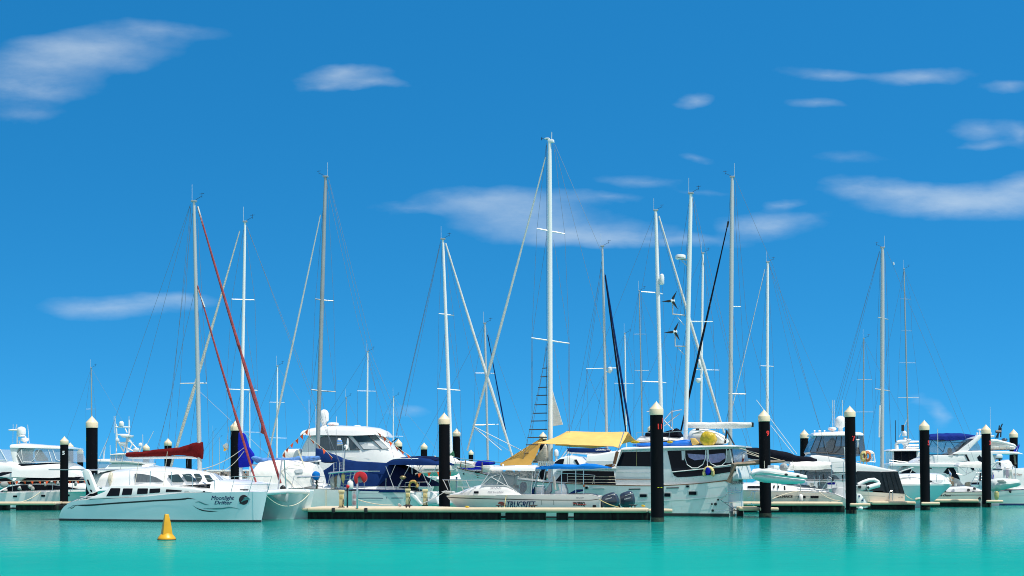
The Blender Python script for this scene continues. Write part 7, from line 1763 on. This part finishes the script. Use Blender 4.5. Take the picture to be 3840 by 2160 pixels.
B().tube(f.P(r8((72, 585), (68, 530), (80, 500), (110, 492), (180, 492)), -1.2), .16, 10).build('radar_arch', WHITE, root)
B().tube(f.P(r8((180, 580), (170, 470), (160, 440)), 0), [.2, .18, .12], 10).build('radar_mast', WHITE, root)
for y in (492, 535, 565): line(f, r8((180, y), (330, y + 2)), .09, 'arch_bar', WHITE, yl=-.5)
radome(f, r8((163, 0))[0][0], r8((0, 362))[0][1], r8((0, 428))[0][1], 8.5)
B().ell(f.at(*r8((150, 515))[0], -.9), (f.m(5), .2, f.m(5))).build('horn', WARM, root); radar(f, r8((212, 0))[0][0], r8((0, 458))[0][1], r8((0, 482))[0][1], 10, -.5)
for a, b_ in (((142, 318), (143, 365)), ((55, 240), (57, 500)), ((100, 440), (195, 230))): line(f, r8(a, b_), .03, 'antenna', BLACK if a[0] < 100 else WIREW)
b = B(); b.box(f.at(*r8((142, 330))[0], 0), (.2, .15, .5)); b.build('nav_light', BLACK, root)
for y in (740, 765, 790): line(f, r8((-20, y - 30), (230, y)), .03, 'side_rail', WHITE, yl=-2.05)

# ================================================================ boat cut by the right edge
f = Fr(3800, 112.5, 3); root = f.thing('motor_cruiser', 'white motor cruiser cut off by the right edge of the picture, name in brown letters', 'motor yacht')
sheer = [(3732, 1842), (3780, 1838), (3900, 1832), (4100, 1826)]
H = Hull(f, sheer, (3742, 4080), 4.4, 'R', ts=.95, flare=.92); H.build('hull', WHITE, root, WHITE, deckdrop=-.01)
H.stripe([(3735, 1843), (3780, 1839), (3900, 1833)], 2.4, 'gunwale_line', INKN, root, n=10, off=.03); H.belt(-.3, .12, 'boot_stripe', INKN, root); H.stripe([(3738, 1861), (3850, 1858)], 1, 'hull_line', GREYP, root, n=8)
h = House(f, r8((1200, 822), (1400, 818), (1480, 810), (1580, 812), (1700, 800)), r8((1200, 1055), (1700, 1050)), -1.9, 1.9, tum=.04, camber=.02, rad=.05); h.build('cockpit_side', WHITE, root)
h.pane(r8((1362, 820), (1395, 820), (1400, 1050), (1368, 1050)), 'door_gap', mat('mauve_panel', (.33, .28, .36), .6), root, off=.02); h.pane(r8((1405, 820), (1432, 820), (1432, 1050), (1405, 1050)), 'door', WARM, root, off=.02)
h.pane(r8((1205, 812), (1320, 812), (1320, 822), (1205, 822)), 'window', WINDOW, root, off=.02)
lettering(h.face, 'Gin Calypso', *[p[0] for p in r8((1450, 0), (1553, 0))], r8((0, 890))[0][1], mat('brown_lettering', (.16, .06, .04), .5), root, hpx=8, shear=.2, off=.03)
line(f, r8((1440, 820), (1438, 790), (1450, 775), (1470, 785), (1475, 960)), .03, 'grab_rail', STEEL, yl=-2.0)
Slab(f, r8((1300, 740), (1400, 700), (1450, 800), (1300, 820)), -.5, 1.0).build('helm_station', WHITE, root, bevel=.08)
for (x, y) in ((1410, 1080),):
    Slab(f, r8((1395, 1065), (1430, 1070), (1425, 1100), (1405, 1095)), -2.3, -2.2).build('side_cleat', BLACK, root, bevel=.02)
ob = f.thing('outboard_motor', 'white outboard motor with dark trim standing on a rail beside pile 3', 'outboard motor')
Slab(f, r8((1252, 655), (1268, 640), (1318, 642), (1326, 660), (1322, 690), (1252, 690)), -1.9, -1.5).build('cowling', WHITE, ob, bevel=.06)
Slab(f, r8((1250, 690), (1325, 690), (1318, 705), (1255, 702)), -1.88, -1.5).build('trim', BLACK, ob, bevel=.02)
line(f, r8((1285, 700), (1290, 790)), .07, 'leg', BLACK, ob, yl=-1.7)
f.root = root
for pts in (((1180, 760), (1260, 730), (1400, 745)), ((1200, 800), (1270, 720)), ((1255, 740), (1300, 800)), ((1210, 850), (1205, 930)), ((1350, 790), (1352, 890))): line(f, r8(*pts), .035, 'stern_gantry', STEEL, yl=-1.9)
line(f, r8((1205, 880), (1203, 930)), .08, 'hanging_bag', ROYAL, yl=-2.1)
g = Fr(3770, 108.4, 2); ro = g.thing('inflatable_dinghy', 'grey covered inflatable dinghy slung at the stern right of pile 3', 'dinghy')
st = [(x, a, b_) for (x, a), (_, b_) in zip(r8((1170, 945), (1200, 935), (1260, 922), (1350, 922), (1440, 930), (1500, 940), (1528, 965)), r8((1170, 1060), (1200, 1072), (1260, 1075), (1350, 1055), (1440, 1030), (1500, 1022), (1528, 1000)))]
sausage(g, st, 0, [.4, .7, .8, .8, .75, .5, .2], n=16, lump=.05).build('cover', mat('pale_grey_cover', (.56, .60, .58), .7, bump=.5, bscale=4), ro)
Slab(g, r8((1265, 945), (1330, 940), (1372, 970), (1340, 978), (1290, 978), (1262, 965)), -.83, -.75).build('dark_panel', GREYCAN, ro, bevel=.02)
for a, b_ in (((1200, 880), (1210, 940)), ((1380, 900), (1400, 930))): line(g, r8(a, b_), .02, 'sling', ROPE, yl=-.4)
fd = dome(g, r8((1252, 0))[0][0], [(r8((0, 1075))[0][1], 4), (r8((0, 1090))[0][1], 8), (r8((0, 1130))[0][1], 9), (r8((0, 1165))[0][1], 7), (r8((0, 1185))[0][1], 2)], -.6)
g.single(fd.build('fender', LEMON), 'pale yellow fender hanging under the grey covered dinghy', 'fender')
Slab(g, r8((1195, 1075), (1225, 1080), (1285, 1225), (1282, 1275), (1195, 1275)), .2, .4).build('swim_board', WHITE, root, bevel=.03).parent = None
o = [x for x in COL.objects if x.name.startswith('swim_board')][0]; g.single(o, 'white swim board dipping into the water behind pile 3', 'platform')

# ================================================================ yachts farther back, seen mainly by their masts
def yacht(label, top, bot, wpx, Z, spread=(), bow='L', L=10.5, m=MASTW, hull=WHITE, stays=True, vane='R', cover=None, extra=None, yaw=6):
    f = Fr(bot[0], Z, yaw); root = f.thing('sailing_yacht', label, 'sailing yacht', 'yachts moored behind the front row')
    k = L / Z * F
    a, c = (bot[0] - k * .38, bot[0] + k * .62) if bow == 'L' else (bot[0] - k * .62, bot[0] + k * .38)
    ys = HY + (CH - 1.15) / Z * F
    H = Hull(f, [(a, ys - (2 if bow == 'L' else 0)), ((a + c) / 2, ys + 1), (c, ys - (0 if bow == 'L' else 2))], (a + k * .05, c - k * .05), 3.2, bow, ts=.75, pm=2.2, n=16)
    H.build('hull', hull, root, WHITE)
    House(f, [(a + k * .25, ys - 1), (a + k * .32, ys - F * .4 / Z), (c - k * .35, ys - F * .45 / Z), (c - k * .28, ys - 1)], [(a + k * .25, ys + 2), (c - k * .28, ys + 2)], -1.1, 1.1, tum=.3, n=14).build('coachroof', WHITE, root)
    mo = mast(f, top, (bot[0], ys), wpx, spread, m=m, vane=vane, taper=.85)
    yb = ys - F * 1.3 / Z; s = 1 if bow == 'L' else -1
    bx_ = lerp(top[0], bot[0], (yb - top[1]) / (ys - top[1]))
    line(f, [(bx_, yb), (bx_ + s * k * .36, yb + 1)], .06, 'boom', m)
    if cover:
        e = bx_ + s * k * .34; lo_, hi_ = min(bx_, e), max(bx_, e)
        g1, g2 = (F * .45 / Z, F * .2 / Z) if s > 0 else (F * .2 / Z, F * .45 / Z)
        sausage(f, [(lo_, yb - g1, yb), ((lo_ + hi_) / 2, yb - F * .3 / Z, yb), (hi_, yb - g2, yb)], 0, .15).build('sail_cover', cover, root)
    if stays:
        fx, ax = (a + 6, c - 6) if bow == 'L' else (c - 6, a + 6)
        stay(f, top, (fx, ys)); stay(f, top, (ax, ys))
        pts = [top] + [sp[0] for sp in spread]; ptr = [top] + [sp[1] for sp in spread]
        for P_ in (pts, ptr):
            for p, q in zip(P_, P_[1:]): stay(f, p, q)
            if spread: stay(f, P_[-1], (lerp(P_[-1][0], bot[0], .1), ys))
    return f, mo
yacht('distant yacht whose thin mast rises straight above the pile with yellow 1', (342, 1381), (346, 1790), 5, 150, [((322, 1534), (358, 1534))], m=DKALU)
yacht('distant yacht with a thin mast just right of the royal blue sail cover', (936, 1471), (937, 1790), 5, 140, [((910, 1620), (976, 1621))], bow='R')
yacht('distant white masted yacht between the red furled sails and the cruiser dome', (1040.5, 1374), (1037, 1790), 6.5, 128, [((1010, 1508), (1068, 1509)), ((1011, 1642), (1076, 1643))], bow='L', cover=None)
yacht('distant yacht with a short bare mast above the white cruiser roof', (1298, 1492), (1305, 1790), 4.5, 150, (), bow='R', m=DKALU)
yacht('distant white masted yacht rising behind the white cruiser roof with one spreader', (1379, 1320), (1374, 1790), 7, 122, [((1340, 1466), (1411, 1467))], bow='R')
yacht('distant yacht with a short mast and radar right of the white cruiser', (1476, 1490), (1472, 1790), 4.5, 138, [((1441, 1635), (1512, 1636))], bow='L')
f, mo = yacht('grey masted yacht with a thin navy furled jib behind the ketch bow', (1818, 1214), (1832, 1790), 9, 112, [((1783, 1399), (1857, 1400)), ((1776, 1593), (1870, 1591))], bow='R', m=ALU, cover=ROYAL)
furled(f, (1829, 1255), (1903, 1650), 3, 5, 'furled_jib', NAVY)
yacht('distant yacht with a thin white mast right of the twin dark furled jibs', (2343, 1252), (2351, 1790), 5.5, 126, [((2304, 1437), (2377, 1438))], bow='R')
yacht('distant grey masted yacht with three spreaders left of the pile with red 11', (2397, 1092), (2413, 1790), 5, 130, [((2376, 1253), (2423, 1253)), ((2380, 1390), (2434, 1389))], m=DKALU)
f, mo = yacht('tall masted yacht behind the pile with red 11, white furled jib', (2459, 790), (2487, 1790), 15, 108, [((2405, 1094), (2486, 1103)), ((2409, 1430), (2498, 1436))], bow='R', L=13, m=MASTW)
furled(f, (2471, 810), (2716, 1625), 5, 12, 'furled_jib', SAIL)
dome(f, 2482, [(1027, 3), (1031, 7.5), (1040, 9), (1062, 9), (1068, 6)], -.2).build('radar_reflector', WHITE, mo)
f, mo = yacht('yacht with a white mast carrying two small radar pods right of the wind generators', (2636, 950), (2625, 1790), 9.5, 116, [((2600, 1206), (2660, 1207)), ((2606, 1386), (2698, 1388))], bow='R', L=12)
dome(f, 2623, [(1348, 3), (1352, 5.5), (1376, 5.5), (1380, 3)], -.2).build('radar_reflector', WHITE, mo); radar(f, 2619, 1418, 1436, 11, -.3)
f, mo = yacht('yacht with a white mast rising behind the pile with red 9', (2879, 984), (2876, 1790), 11, 121, [((2852, 1372), (2901, 1374))], bow='L', L=12)
furled(f, (2868, 1010), (2700, 1720), 2, 3, 'furled_jib', SAIL); stay(f, (2885, 990), (3000, 1500)); stay(f, (2885, 990), (3110, 1720))
yacht('distant yacht with a thin grey mast just right of the pile with red 7', (3239, 1271), (3238, 1790), 5, 138, [((3215, 1423), (3270, 1424)), ((3206, 1545), (3275, 1545))], m=DKALU)
yacht('distant yacht with a dark four spreader mast left of the pile with red 5', (3390, 1010), (3410, 1790), 5.5, 142, [((3376, 1121), (3416, 1122)), ((3379, 1241), (3419, 1241)), ((3371, 1361), (3434, 1361)), ((3367, 1491), (3447, 1491))], m=DKALU, L=12)
yacht('small far yacht whose bare dark mast stands left of the flag', (799, 1618), (795, 1785), 2.5, 230, (), m=DKALU, L=8)
yacht('small far yacht whose thin pale mast stands just left of the small flag', (822, 1642), (824, 1785), 2, 250, (), m=ALU, L=8, bow='R')
